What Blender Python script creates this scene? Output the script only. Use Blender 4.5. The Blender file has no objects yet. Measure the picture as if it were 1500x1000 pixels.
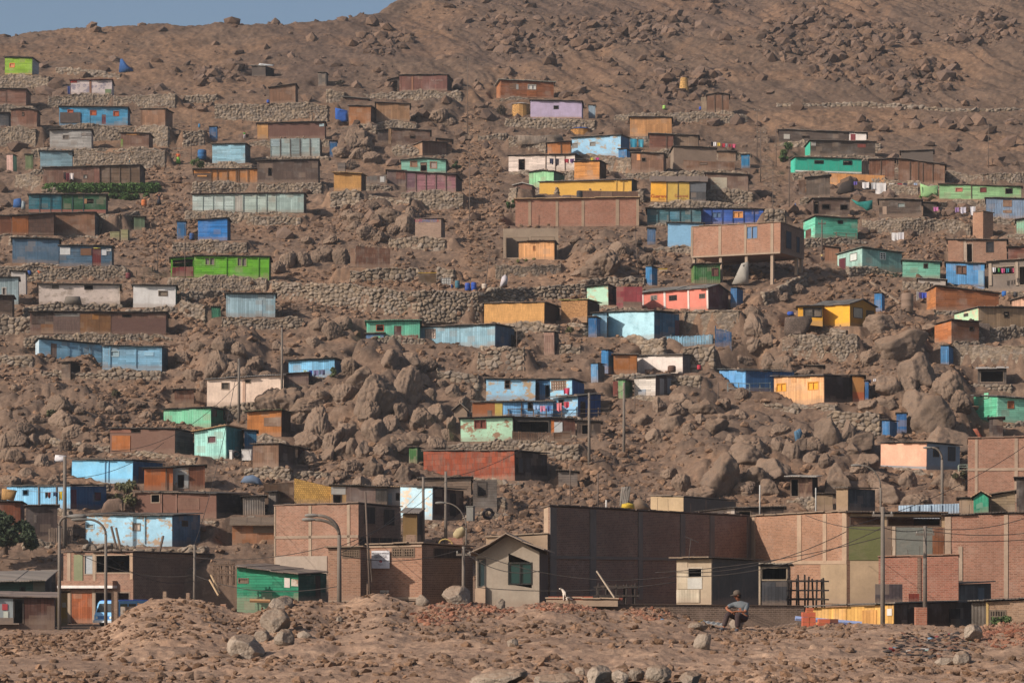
import bpy, bmesh, math, random
import numpy as np
from mathutils import Vector, Matrix
R = random.Random(11)
NR = np.random.RandomState(5)
SC = bpy.context.scene
COL = SC.collection
F, CX, HY = 3500.0, 750.0, 850.0      # focal length and principal point of the photograph

# ------------------------------------------------------------------ noise
def _hash(i, j, s=0):
    h = (i.astype(np.int64) * 374761393 + j.astype(np.int64) * 668265263 + s * 974634541) & 0x7fffffff
    h = ((h ^ (h >> 13)) * 1274126177) & 0x7fffffff
    h = ((h ^ (h >> 16)) * 461845907) & 0x7fffffff
    return ((h ^ (h >> 15)) & 0xffffff) / float(0x1000000)
def vnoise(x, y, s=0):
    i = np.floor(x); j = np.floor(y); fx = x - i; fy = y - j
    fx = fx * fx * (3 - 2 * fx); fy = fy * fy * (3 - 2 * fy)
    a = _hash(i, j, s); b = _hash(i + 1, j, s); c = _hash(i, j + 1, s); d = _hash(i + 1, j + 1, s)
    return (a + (b - a) * fx) * (1 - fy) + (c + (d - c) * fx) * fy
def fbm(x, y, s=0, o=4):
    r = 0; a = .5; t = 0
    for k in range(o):
        r = r + a * vnoise(x * 2 ** k + 17 * k, y * 2 ** k - 9 * k, s + k); t += a; a *= .5
    return r / t
def voro(x, y, s=0, jit=.9):
    i = np.floor(x); j = np.floor(y)
    f1 = np.full(x.shape, 9.); f2 = np.full(x.shape, 9.); idv = np.zeros(x.shape)
    dxb = np.zeros(x.shape); dyb = np.zeros(x.shape)
    for a in (-1, 0, 1):
        for b in (-1, 0, 1):
            ci = i + a; cj = j + b
            dx = ci + .5 + jit * (_hash(ci, cj, s) - .5) - x; dy = cj + .5 + jit * (_hash(ci, cj, s + 50) - .5) - y
            d = np.sqrt(dx * dx + dy * dy)
            m = d < f1
            f2 = np.where(m, f1, np.minimum(f2, d)); idv = np.where(m, _hash(ci, cj, s + 99), idv)
            dxb = np.where(m, dx, dxb); dyb = np.where(m, dy, dyb)
            f1 = np.where(m, d, f1)
    return f1, f2, idv, dxb, dyb
def sstep(a, b, x):
    t = np.clip((x - a) / (b - a), 0, 1); return t * t * (3 - 2 * t)

# ------------------------------------------------------------------ colour and materials
def lin(h):
    h = h.lstrip('#'); v = [int(h[k:k + 2], 16) / 255 for k in (0, 2, 4)]
    return tuple(c / 12.92 if c < .04045 else ((c + .055) / 1.055) ** 2.4 for c in v)
def mul(c, k): return tuple(min(1, x * k) for x in c)
def mixc(a, b, t): return tuple(x + (y - x) * t for x, y in zip(a, b))
_MC = {}
class NT:
    def __init__(s, name):
        s.m = bpy.data.materials.new(name); s.m.use_nodes = True; s.t = s.m.node_tree; s.t.nodes.clear()
        s.out = s.n('ShaderNodeOutputMaterial'); s.b = s.n('ShaderNodeBsdfPrincipled'); s.l(s.b.outputs[0], s.out.inputs[0])
        s.b.inputs['Roughness'].default_value = .9
        if 'Specular IOR Level' in s.b.inputs: s.b.inputs['Specular IOR Level'].default_value = .25
    def n(s, t, **k):
        o = s.t.nodes.new(t)
        for a, v in k.items(): setattr(o, a, v)
        return o
    def l(s, a, b): s.t.links.new(a, b)
    def val(s, sock, v):
        if hasattr(v, 'is_output'): s.l(v, sock)
        elif isinstance(v, (tuple, list)) and len(v) == 3 and sock.type == 'RGBA': sock.default_value = (*v, 1)
        else: sock.default_value = v
    def math(s, op, a, b=0.0, c=None, clamp=False):
        o = s.n('ShaderNodeMath', operation=op); o.use_clamp = clamp
        s.val(o.inputs[0], a); s.val(o.inputs[1], b)
        if c is not None: s.val(o.inputs[2], c)
        return o.outputs[0]
    def mix(s, f, a, b, bt='MIX'):
        o = s.n('ShaderNodeMix', data_type='RGBA', blend_type=bt)
        s.val(o.inputs[0], f); s.val(o.inputs[6], a); s.val(o.inputs[7], b); return o.outputs[2]
    def noise(s, vec, scale, det=3, rough=.55):
        o = s.n('ShaderNodeTexNoise'); o.inputs['Scale'].default_value = scale; o.inputs['Detail'].default_value = det
        o.inputs['Roughness'].default_value = rough; s.l(vec, o.inputs['Vector']); return o.outputs[0]
    def ramp(s, f, a, b):
        o = s.n('ShaderNodeMapRange'); s.val(o.inputs[0], f); o.inputs[1].default_value = a; o.inputs[2].default_value = b
        return o.outputs[0]
    def bump(s, h, st, dist=.05):
        o = s.n('ShaderNodeBump'); o.inputs['Strength'].default_value = st; o.inputs['Distance'].default_value = dist
        s.l(h, o.inputs['Height']); s.l(o.outputs[0], s.b.inputs['Normal'])
    def xyz(s, x, y, z=0.0):
        o = s.n('ShaderNodeCombineXYZ'); s.val(o.inputs[0], x); s.val(o.inputs[1], y); s.val(o.inputs[2], z); return o.outputs[0]
DUST = lin('#8d7868')
def M(kind, hx, hx2=None):
    key = (kind, hx, hx2)
    if key in _MC: return _MC[key]
    t = NT('%s_%s' % (kind, hx.lstrip('#'))); base = lin(hx); _g = sum(base) / 3; base = mixc(base, (_g * 1.02, _g, _g * .96), .09); b2 = lin(hx2) if hx2 else lin('#8d7460')
    tc = t.n('ShaderNodeTexCoord'); sep = t.n('ShaderNodeSeparateXYZ'); t.l(tc.outputs['Object'], sep.inputs[0])
    oi = t.n('ShaderNodeObjectInfo'); rnd = oi.outputs['Random']
    u = t.math('ADD', sep.outputs[0], sep.outputs[1]); v = sep.outputs[2]
    off = t.math('MULTIPLY', rnd, 40.0); uo = t.math('ADD', u, off)
    uv = t.xyz(uo, v, 0.0)
    big = t.noise(uv, .7, 4); fine = t.noise(uv, 5.0, 4, .65); streak = t.noise(t.xyz(t.math('MULTIPLY', uo, 6.0), t.math('MULTIPLY', v, .5)), 1.0, 4, .6)
    h = fine; bs = .3; dust = .45
    def brk(vec, w, hh, mort, c1, c2, cm, bias=0.0):
        o = t.n('ShaderNodeTexBrick'); o.inputs['Scale'].default_value = 1; o.inputs['Brick Width'].default_value = w; o.inputs['Row Height'].default_value = hh
        o.inputs['Mortar Size'].default_value = mort; o.inputs['Mortar Smooth'].default_value = .3; o.inputs['Bias'].default_value = bias; o.offset = .37
        t.val(o.inputs['Color1'], c1); t.val(o.inputs['Color2'], c2); t.val(o.inputs['Mortar'], cm); t.l(vec, o.inputs['Vector']); return o
    if kind == 'plank_h':
        o = brk(uv, 2.1, .2, .014, mul(base, .74), mul(base, 1.14), mul(base, .4)); c = o.outputs[0]; h = o.outputs[1]; bs = -.4
    elif kind == 'plank_v':
        o = brk(t.xyz(v, uo), 2.6, .22, .012, mul(base, .76), mul(base, 1.14), mul(base, .45)); c = o.outputs[0]; h = o.outputs[1]; bs = -.4
    elif kind == 'ply':
        o = brk(t.xyz(v, uo), 2.4, 1.22, .02, mul(base, .82), mul(base, 1.12), mul(base, .45)); c = t.mix(t.ramp(streak, .45, .75), o.outputs[0], mul(base, .7))
    elif kind == 'brick':
        base = mixc(base, lin('#7d6856'), .42)
        o = brk(uv, .26, .105, .018, mul(base, .72), mul(base, 1.2), mixc(base, lin('#a08a78'), .6)); c = o.outputs[0]; h = o.outputs[1]; bs = -.35; dust = .35
        c = t.mix(t.ramp(t.noise(uv, 1.1, 4, .7), .5, .85), c, mixc(base, lin('#b09888'), .55))
    elif kind == 'peel':
        k = t.ramp(t.noise(t.xyz(uo, t.math('MULTIPLY', v, 1.4)), .9, 5, .68), .52, .58)
        c = t.mix(k, base, b2)
    elif kind == 'corr':
        w = t.n('ShaderNodeTexWave'); w.inputs['Scale'].default_value = 1.6; t.l(t.xyz(uo, 0.0), w.inputs['Vector']); h = w.outputs[1]; bs = .6
        c = t.mix(t.ramp(streak, .45, .8), base, b2 if hx2 else mul(base, .75))
        o = brk(uv, .85, 1.9, .012, (1, 1, 1), (.8, .8, .8), (.5, .5, .5)); c = t.mix(1.0, c, o.outputs[0], 'MULTIPLY')
    elif kind == 'rust':
        c = t.mix(t.ramp(t.noise(t.xyz(t.math('MULTIPLY', uo, 3.0), t.math('MULTIPLY', v, .8)), 1.0, 5, .7), .45, .7), base, b2)
        o = brk(uv, .62, .5, .02, (.72, .72, .72), (1.1, 1.1, 1.1), (.55, .55, .55)); c = t.mix(1.0, c, o.outputs[0], 'MULTIPLY')
    elif kind == 'mat':
        o = brk(t.xyz(v, uo), .5, .07, .012, mul(base, .8), mul(base, 1.12), mul(base, .55)); c = o.outputs[0]; h = o.outputs[1]; bs = -.5
    elif kind == 'weave':
        o = brk(uv, .16, .16, .02, mul(base, .7), mul(base, 1.15), mul(base, .5)); c = o.outputs[0]; h = o.outputs[1]; bs = -.5
    elif kind == 'tarp':
        c = t.mix(t.ramp(big, .4, .65), base, mul(base, .75)); h = t.noise(t.xyz(u, t.math('MULTIPLY', v, 2.)), 1.6, 3); bs = 1.0; dust = .2
    else:
        c = base
        c = t.mix(t.ramp(streak, .5, .85), c, mixc(base, DUST, .35))
    if kind in ('plank_h', 'plank_v', 'ply', 'corr'):
        pb = brk(t.xyz(t.math('ADD', uo, 3.3), v), .85, .62, 0.0, (0, 0, 0), (1, 1, 1), (0, 0, 0))
        c = t.mix(t.math('MULTIPLY', t.ramp(pb.outputs[0], .84, .9), .5), c, mixc(base, lin('#8a7767'), .75))
        c = t.mix(t.math('MULTIPLY', t.ramp(pb.outputs[0], .22, .1), .35), c, mul(base, .55))
        c = t.mix(t.math('MULTIPLY', t.ramp(t.noise(uv, .5, 4, .6), .5, .72), .35), c, mixc(base, (.5, .47, .44), .5))
    if kind == 'brick':
        c = t.mix(t.math('MULTIPLY', t.ramp(t.noise(uv, .35, 4, .65), .46, .66), .45), c, mul(base, .6))
    if kind in ('glass',):
        t.val(t.b.inputs['Base Color'], base); t.b.inputs['Roughness'].default_value = .08
        t.b.inputs['Specular IOR Level'].default_value = .6; _MC[key] = t.m; return t.m
    sh = t.ramp(big, .25, .75); sh = t.math('MULTIPLY_ADD', sh, .38, .79); shf = t.math('MULTIPLY_ADD', fine, .4, .8)
    sh = t.math('MULTIPLY', sh, shf)
    cc = t.n('ShaderNodeCombineColor')
    for k in range(3): t.l(sh, cc.inputs[k])
    c = t.mix(1.0, c, cc.outputs[0], 'MULTIPLY')
    if kind not in ('plain',):
        low = t.math('SUBTRACT', t.math('MULTIPLY_ADD', fine, .55, .02), v)
        c = t.mix(t.math('MULTIPLY', t.ramp(low, -.15, .12), dust), c, DUST)
        st = t.ramp(t.noise(uv, .45, 5, .7), .56, .75)
        c = t.mix(t.math('MULTIPLY', st, .28), c, DUST)
    t.val(t.b.inputs['Base Color'], c)
    t.bump(h, abs(bs), .04 if bs > 0 else -.04)
    _MC[key] = t.m; return t.m
def rock_mat(name, c1, c2, c3, attr=None, sc=1.0, speck=0.0):
    t = NT(name); tc = t.n('ShaderNodeTexCoord'); g = t.n('ShaderNodeNewGeometry'); p = g.outputs['Position']
    a = t.noise(p, .35 * sc, 5, .6); b = t.noise(p, 1.7 * sc, 6, .7); f = t.noise(p, 8 * sc, 4, .7)
    c = t.mix(t.ramp(a, .35, .65), lin(c1), lin(c2)); c = t.mix(t.ramp(b, .5, .7), c, lin(c3))
    if speck:
        g2 = t.noise(p, 4.2 * sc, 3, .8); c = t.mix(t.math('MULTIPLY', t.ramp(g2, .55, .64), speck), c, mul(lin(c3), .45))
        g3 = t.noise(p, 27 * sc, 3, .7); f = t.math('MULTIPLY_ADD', g3, .6, t.math('MULTIPLY', f, .45))
    if attr:
        at = t.n('ShaderNodeAttribute'); at.attribute_name = attr
        c = t.mix(1.0, c, at.outputs['Color'], 'MULTIPLY')
    else:
        oi = t.n('ShaderNodeObjectInfo'); k = t.math('MULTIPLY_ADD', oi.outputs['Random'], .35, .8); cc = t.n('ShaderNodeCombineColor')
        for q in range(3): t.l(k, cc.inputs[q])
        c = t.mix(1.0, c, cc.outputs[0], 'MULTIPLY')
        # settled dust on upward faces
        sp = t.n('ShaderNodeSeparateXYZ'); t.l(g.outputs['Normal'], sp.inputs[0])
        up = t.math('ADD', sp.outputs[2], t.math('MULTIPLY_ADD', b, .8, -.4))
        c = t.mix(t.math('MULTIPLY', t.ramp(up, .4, .85), .7), c, lin('#7d6654'))
    k = t.math('MULTIPLY', t.math('MULTIPLY_ADD', f, .9, .55), t.math('MULTIPLY_ADD', b, .5, .75)); cc = t.n('ShaderNodeCombineColor')
    for q in range(3): t.l(k, cc.inputs[q])
    c = t.mix(1.0, c, cc.outputs[0], 'MULTIPLY')
    t.val(t.b.inputs['Base Color'], c); t.b.inputs['Roughness'].default_value = .95
    t.b.inputs['Specular IOR Level'].default_value = .1
    hh = t.math('ADD', t.math('MULTIPLY', b, .8), t.math('MULTIPLY', f, .35)); t.bump(hh, .8, .12)
    return t.m

# ------------------------------------------------------------------ objects
def tag(o, label=None, cat=None, group=None, kind=None):
    if label:
        ws = label.split()
        if len(ws) > 16: label = ' '.join(ws[:16])
        o['label'] = label
    if cat: o['category'] = cat
    if group: o['group'] = group
    if kind: o['kind'] = kind
    return o
def empty(name, loc, rz=0.0):
    o = bpy.data.objects.new(name, None); COL.objects.link(o); o.location = loc; o.rotation_euler = (0, 0, rz); o.empty_display_size = .3; return o
class MB:
    def __init__(s): s.v = []; s.f = []
    def quad(s, a, b, c, d):
        n = len(s.v); s.v += [a, b, c, d]; s.f.append((n, n + 1, n + 2, n + 3))
    def poly(s, pts):
        n = len(s.v); s.v += list(pts); s.f.append(tuple(range(n, n + len(pts))))
    def hexa(s, p):     # 8 points: bottom 4 (ccw from above), top 4
        n = len(s.v); s.v += list(p)
        for q in ((3, 2, 1, 0), (4, 5, 6, 7), (0, 1, 5, 4), (1, 2, 6, 5), (2, 3, 7, 6), (3, 0, 4, 7)): s.f.append(tuple(n + k for k in q))
    def box(s, x0, x1, y0, y1, z0, z1):
        s.hexa([(x0, y0, z0), (x1, y0, z0), (x1, y1, z0), (x0, y1, z0), (x0, y0, z1), (x1, y0, z1), (x1, y1, z1), (x0, y1, z1)])
    def tube(s, pts, r, n=8, r1=None):
        pts = [Vector(p) for p in pts]; rings = []
        for k, p in enumerate(pts):
            d = (pts[min(k + 1, len(pts) - 1)] - pts[max(k - 1, 0)]).normalized()
            a = d.cross(Vector((0, 0, 1)) if abs(d.z) < .9 else Vector((0, 1, 0))).normalized(); b = d.cross(a)
            rr = r if r1 is None else r + (r1 - r) * k / max(1, len(pts) - 1)
            st = len(s.v)
            for q in range(n):
                an = 2 * math.pi * q / n; s.v.append(tuple(p + rr * (math.cos(an) * a + math.sin(an) * b)))
            rings.append(st)
        for k in range(len(rings) - 1):
            for q in range(n):
                q2 = (q + 1) % n; s.f.append((rings[k] + q, rings[k] + q2, rings[k + 1] + q2, rings[k + 1] + q))
        s.f.append(tuple(rings[0] + q for q in range(n))[::-1]); s.f.append(tuple(rings[-1] + q for q in range(n)))
    def lathe(s, prof, c=(0, 0, 0), n=14):
        rings = []
        for r, z in prof:
            st = len(s.v)
            for q in range(n):
                an = 2 * math.pi * q / n; s.v.append((c[0] + r * math.cos(an), c[1] + r * math.sin(an), c[2] + z))
            rings.append(st)
        for k in range(len(rings) - 1):
            for q in range(n):
                q2 = (q + 1) % n; s.f.append((rings[k] + q, rings[k] + q2, rings[k + 1] + q2, rings[k + 1] + q))
        s.f.append(tuple(rings[0] + q for q in range(n))[::-1]); s.f.append(tuple(rings[-1] + q for q in range(n)))
    def build(s, name, mat, parent=None, smooth=False, weld=False):
        me = bpy.data.meshes.new(name); me.from_pydata(s.v, [], s.f)
        if weld:
            bm = bmesh.new(); bm.from_mesh(me); bmesh.ops.remove_doubles(bm, verts=bm.verts, dist=1e-4); bm.to_mesh(me); bm.free()
        me.materials.append(mat)
        if smooth: me.shade_smooth()
        else: me.shade_flat()
        o = bpy.data.objects.new(name, me); COL.objects.link(o)
        if parent: o.parent = parent
        return o
def np_mesh(name, V, Q, mat, smooth=True, cols=None):
    me = bpy.data.meshes.new(name); nv = len(V); nf = len(Q); k = Q.shape[1]
    me.vertices.add(nv); me.vertices.foreach_set('co', np.ascontiguousarray(V, dtype=np.float32).ravel())
    me.loops.add(nf * k); me.loops.foreach_set('vertex_index', np.ascontiguousarray(Q, dtype=np.int32).ravel())
    me.polygons.add(nf); me.polygons.foreach_set('loop_start', np.arange(0, nf * k, k, dtype=np.int32))
    me.update(calc_edges=True)
    if not smooth: me.shade_flat()
    if cols is not None:
        at = me.color_attributes.new('shade', 'FLOAT_COLOR', 'POINT')
        c4 = np.ones((nv, 4), dtype=np.float32); c4[:, :3] = cols; at.data.foreach_set('color', c4.ravel())
    me.materials.append(mat); me.update()
    o = bpy.data.objects.new(name, me); COL.objects.link(o); return o
def gridq(nr, nc, off=0):
    i = np.arange(nr - 1)[:, None] * nc + np.arange(nc - 1)[None, :]; i = i.ravel() + off
    return np.stack([i, i + 1, i + nc + 1, i + nc], 1)

# ------------------------------------------------------------------ ground profile
_prof = [(30, -2.0), (60, -1.9), (75, -1.6), (90, -2.6), (110, -3.2), (150, -3.3), (168, -3.2), (178, -1.6), (188, 2.5), (198, 5.6), (208, 8.9), (225, 13.5), (238, 20.4), (255, 29.1),
         (285, 40.7), (325, 55.7), (360, 72), (380, 81.4), (430, 104.5), (470, 121), (520, 134), (760, 150)]
_TY = np.arange(30, 760, .5)
_TZ = np.interp(_TY, [p[0] for p in _prof], [p[1] for p in _prof])
_k = np.exp(-.5 * (np.arange(-16, 17) * .5 / 2.2) ** 2); _k /= _k.sum()
_TZ = np.convolve(np.pad(_TZ, 16, mode='edge'), _k, mode='valid')
_skx = [-400, -150, 0, 60, 130, 200, 250, 330, 400, 450, 500, 545, 620, 700, 800, 1000, 1900]
_sky = [160, 104, 56, 39, 23, 18, 16, 16, 10, 5, -6, -30, -120, -300, -300, -300, -300]
def H0(X, Y):
    z = np.interp(Y, _TY, _TZ)
    xp = CX + F * X / np.maximum(Y, 1)
    sk_ = np.interp(xp, _skx, _sky); cap = (HY - sk_) / F * 408.0 + 1.2
    cap = cap - np.maximum(Y - 408, 0) * .25 * np.clip((sk_ + 110) / 90, 0, 1) + np.minimum(Y - 408, 0) * .0
    k = 7.0; h = np.clip(.5 + .5 * (cap - z) / k, 0, 1)
    return cap * (1 - h) + z * h - k * h * (1 - h) * .5
_LY = np.arange(150, 460, .25)
def locate(px, py):
    t = (px - CX) / F
    tz = H0(t * _LY, _LY) / _LY
    return float(np.interp((HY - py) / F, np.maximum.accumulate(tz), _LY))
def P(px, py, Y): return ((px - CX) / F * Y, Y, (HY - py) / F * Y)
PADS = []     # (cx, cy, phi, half, front, back, zl, zr)

# ------------------------------------------------------------------ dry stone walls
STONE = rock_mat('dry_stone', '#7b7067', '#8a7d70', '#655d57', attr='shade', sc=1.6)
def stone_wall(label, pts, cell=.32, thick=.55, emb=.7, pad=2.2, Ys=None, name='stone_wall', batter=.08, group='dry stone walls on the hillside', rough=1.0):
    """pts: (px, ytop, ybottom) along the front face, left to right"""
    base = []
    for k, (px, yt, yb) in enumerate(pts):
        Y = Ys[k] if Ys else locate(px, yb); a = P(px, yt, Y); b = P(px, yb, Y); base.append((a[0], Y, b[2], a[2]))
    B = np.array(base)
    if pad:
        for k in range(len(B) - 1):
            a, b = B[k], B[k + 1]; L = math.hypot(b[0] - a[0], b[1] - a[1]); phi = -math.atan2(b[1] - a[1], b[0] - a[0])
            PADS.append(((a[0] + b[0]) / 2, (a[1] + b[1]) / 2, phi, L / 2, -.32, pad, a[3] - .05, b[3] - .05))
    # resample along the front and add the two ends
    seg = np.hypot(np.diff(B[:, 0]), np.diff(B[:, 1])); s = np.concatenate([[0], np.cumsum(seg)]); L = s[-1]
    Ym = B[:, 1].mean(); res = max(.05, min(.12, Ym / 2389 * .75))
    n = max(4, int(L / res)); ss = np.linspace(0, L, n); fx, fy, zb, zt = (np.interp(ss, s, B[:, q]) for q in range(4))
    tx = np.gradient(fx, ss); ty = np.gradient(fy, ss); ln = np.hypot(tx, ty); nx, ny = ty / ln, -tx / ln      # outward, towards the camera
    ne = max(2, int(thick / res)); e = np.linspace(1, 0, ne, endpoint=False)
    ox = np.concatenate([fx[0] - nx[0] * thick * e, fx, (fx[-1] - nx[-1] * thick * e)[::-1]])
    oy = np.concatenate([fy[0] - ny[0] * thick * e, fy, (fy[-1] - ny[-1] * thick * e)[::-1]])
    ob = np.concatenate([np.full(ne, zb[0]), zb, np.full(ne, zb[-1])]) - emb; ot = np.concatenate([np.full(ne, zt[0]), zt, np.full(ne, zt[-1])])
    onx = np.concatenate([np.full(ne, -tx[0] / ln[0]), nx, np.full(ne, tx[-1] / ln[-1])]); ony = np.concatenate([np.full(ne, -ty[0] / ln[0]), ny, np.full(ne, ty[-1] / ln[-1])])
    os_ = np.concatenate([-thick * e, ss, L + thick * e[::-1]])
    hmax = float((ot - ob).max()); nv = max(4, int(hmax / res)); seed = R.randrange(9999)
    v = np.linspace(0, 1, nv)[:, None]; nc = len(ox)
    Z = ob[None] + (ot - ob)[None] * v; S = np.repeat(os_[None], nv, 0) + seed * 3.1
    ntop = max(2, int(thick / res)); w = np.linspace(0, 1, ntop + 1)[1:, None]
    # top cap: from the front line to the back line
    inx = np.concatenate([np.full(ne, fx[0] - nx[0] * thick), fx - nx * thick, np.full(ne, fx[-1] - nx[-1] * thick)])
    iny = np.concatenate([np.full(ne, fy[0] - ny[0] * thick), fy - ny * thick, np.full(ne, fy[-1] - ny[-1] * thick)])
    X = np.concatenate([np.repeat(ox[None], nv, 0), ox[None] + (inx - ox)[None] * w]); Y = np.concatenate([np.repeat(oy[None], nv, 0), oy[None] + (iny - oy)[None] * w])
    Zc = np.concatenate([Z, np.repeat(ot[None], ntop, 0)]); VV = np.concatenate([Z, ot[None] + w * thick]); S = np.concatenate([S, np.repeat(os_[None] + seed * 3.1, ntop, 0)])
    asp = 1.25
    wx = S + .12 * vnoise(S * 3, VV * 3, 3); wy = VV + .1 * vnoise(S * 3, VV * 3, 4)
    f1, f2, idv, dx, dy = voro(wx / (cell * asp), wy / cell, seed % 97)
    big = vnoise(S / 1.7, VV / 1.7, 8)
    d = sstep(0.0, .28, f2 - f1) * (.11 + .06 * big) + (idv - .5) * .13 + (dx * (_hash(np.floor(idv * 9999), np.zeros_like(idv), 1) - .5) + dy * (_hash(np.floor(idv * 9999), np.ones_like(idv), 2) - .3)) * .09
    d = d * rough * cell / .36 + (fbm(S / 2.5, VV / 2.5, 6, 2) - .5) * .35
    upw = np.concatenate([np.zeros((nv, 1)), np.ones((ntop, 1))]) * np.ones((1, nc)); upw[nv - 1] = .6
    lean = batter * (VV - ob[None]).clip(0)
    X = X + onx[None] * (d - lean) * (1 - upw * .8); Y = Y + ony[None] * (d - lean) * (1 - upw * .8)
    crest = (vnoise(S / .5, S * 0 + seed, 9) - .6) * .26 + (vnoise(S / 2.6, S * 0 + seed + 7, 12) - .75).clip(-.6, 0) * .55 + (idv - .5) * .14
    wt = np.concatenate([np.repeat(sstep(.6, 1, np.linspace(0, 1, nv))[:, None], nc, 1), np.ones((ntop, nc))])
    Zc = Zc + d * upw * .5 + crest * wt
    sh = .72 + .5 * idv; sh = sh * (.75 + .25 * sstep(0, .2, f2 - f1))
    hue = _hash(np.floor(idv * 7777), np.zeros_like(idv), 5)
    cols = np.stack([sh * (1 + .08 * hue), sh, sh * (1 - .12 * hue)], -1).reshape(-1, 3)
    o = np_mesh(name, np.stack([X, Y, Zc], -1).reshape(-1, 3), gridq(nv + ntop, nc), STONE, True, cols)
    return tag(o, label, 'wall', group)

# ------------------------------------------------------------------ houses
ROOF = '#54483f'
def H(short, label, xl, xr, yt, yb, kind, hx, side=0, sk=None, wall=0, wl=7, wr=7, win=(), pan=(), bat=0, batc=None, roof=ROOF, rk='corr', rs=0, apex=0, gable=0,
      d=None, Y=None, name='shack', cat='shack', hx2=None, ext=.3, padf=True, swin=(), oh=.24, noroof=False, lift=0, ro=.18, group=None, cell=.32, walllabel=None, spans=None, extra=None, phi=None):
    """a building from its front: pixel corners, colour, then what the photograph shows on it.
    win: (x0,x1,y0,y1,fill,frame,'w'|'d')  pan: (x0,x1,y0,y1,kind,hex)  side: pixels of right (+) or left (-) flank in view"""
    ytl, ytr = yt if isinstance(yt, tuple) else (yt, yt); ybl, ybr = yb if isinstance(yb, tuple) else (yb, yb)
    if not wall and padf and Y is None and xr - xl > 28 and name in ('shack', 'house'): wall, wl, wr = 12, R.uniform(2, 16), R.uniform(2, 22)
    if cell == .32: cell = R.uniform(.27, .46)
    near_r = side >= 0 if phi is None else phi >= 0
    xn, yn = (xr, ybr) if near_r else (xl, ybl)
    Y0 = Y if Y else locate(xn, yn + (wall if wall else 1.5)) + (.75 if wall else 0)
    if d is None: d = min(4.2, max(2.4, (xr - xl) / F * Y0 * .75))
    ta = (xn - CX) / F
    sp = max(-.92, min(.92, side / F * Y0 / d + ta)); phi = math.asin(sp) if phi is None else phi; c, s_ = math.cos(phi), math.sin(phi)
    if near_r:
        FR = (ta * Y0, Y0); tl = (xl - CX) / F; L = (FR[0] - tl * FR[1]) / (c + tl * s_); FL = (FR[0] - L * c, FR[1] + L * s_)
    else:
        FL = (ta * Y0, Y0); tr = (xr - CX) / F; L = (tr * FL[1] - FL[0]) / (c + tr * s_); FR = (FL[0] + L * c, FL[1] - L * s_)
    z = lambda py, yy: (HY - py) / F * yy
    zbl, zbr, ztl, ztr = z(ybl, FL[1]), z(ybr, FR[1]), z(ytl, FL[1]), z(ytr, FR[1])
    z0 = min(zbl, zbr); cen = ((FL[0] + FR[0]) / 2, (FL[1] + FR[1]) / 2)
    root = tag(empty(name, (cen[0], cen[1], z0), -phi), label, cat, group)
    if Y0 > 192 and L < 14: root.rotation_euler = (R.uniform(-.012, .012), R.uniform(-.016, .016), -phi)
    if padf: PADS.append((cen[0], cen[1], phi, L / 2 + .5, .15, d + .4, zbl - .03, zbr - .03))
    if wall:
        def wp(t):      # a point along the front line (in pixels) set a little forward
            lx = t; X = cen[0] + lx * c - .55 * s_ * 0 + (-.75) * s_; YY = cen[1] - lx * s_ - .75 * c; return X, YY
        ppm = F / Y0; a = -L / 2 - wl / ppm; b = L / 2 + wr / ppm; pts = []; Ys = []
        nseg = max(2, int((b - a) / 3))
        for k in range(nseg + 1):
            lx = a + (b - a) * k / nseg; X, YY = wp(lx); f = min(1, max(0, lx / L + .5)); zz = zbl + (zbr - zbl) * f
            drop = wall / F * Y0 * (1 if 0 < k < nseg else .8)
            tp = zz + R.uniform(-.1, .06) - (.25 if k in (0, nseg) else 0)
            pts.append((CX + F * X / YY, HY - F * tp / YY, HY - F * (zz - drop) / YY)); Ys.append(YY)
        stone_wall(walllabel or 'rough dry stone terrace wall under the ' + short, pts, Ys=Ys, pad=0, emb=.9, cell=cell)
        PADS.append((cen[0] - .4 * s_, cen[1] - .4 * c, phi, (b - a) / 2 - .3, -.1, d * .5, zbl - .12, zbr - .12))
    px2u = lambda x: (x - xl) / (xr - xl)
    def ybase(u): return ybl + (ybr - ybl) * u
    def apx(u): return apex * max(0, 1 - abs(u - .5) * 2) if apex else 0
    def ytop(u): return ytl + (ytr - ytl) * u - apx(u)
    def pv(u, y): return (ybase(u) - y) / max(1e-3, ybase(u) - ytop(u))
    zb = lambda u: zbl + (zbr - zbl) * u - z0
    ppm0 = F / ((FL[1] + FR[1]) / 2)
    zt = lambda u: ztl + (ztr - ztl) * u - z0 + apx(u) / ppm0
    def pt(u, v, y): return ((u - .5) * L, y, zb(u) + (zt(u) - zb(u)) * v)
    holes = []
    for w in win:
        x0, x1, y0, y1 = w[:4]; uc = px2u((x0 + x1) / 2); holes.append((px2u(x0), px2u(x1), max(pv(uc, y1), -.02), min(pv(uc, y0), .97)))
    def sheet(mb, u0, u1, v0, v1, y, t, bottom=0.0):
        us = {u0, u1}; vs = {v0, v1}
        if apex and u0 < .5 < u1: us.add(.5)
        hs = []
        for h in holes:
            a, b, cc, dd = max(h[0], u0), min(h[1], u1), max(h[2], v0), min(h[3], v1)
            if b - a > 1e-3 and dd - cc > 1e-3: us |= {a, b}; vs |= {cc, dd}; hs.append((a, b, cc, dd))
        us = sorted(us); vs = sorted(vs)
        solid = lambda i, j: 0 <= i < len(us) - 1 and 0 <= j < len(vs) - 1 and not any(h[0] < (us[i] + us[i + 1]) / 2 < h[1] and h[2] < (vs[j] + vs[j + 1]) / 2 < h[3] for h in hs)
        def q(u, v, yy):
            p = pt(u, v, yy)
            return (p[0], p[1], p[2] - bottom) if (v <= v0 + 1e-6 and bottom) else p
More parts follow.
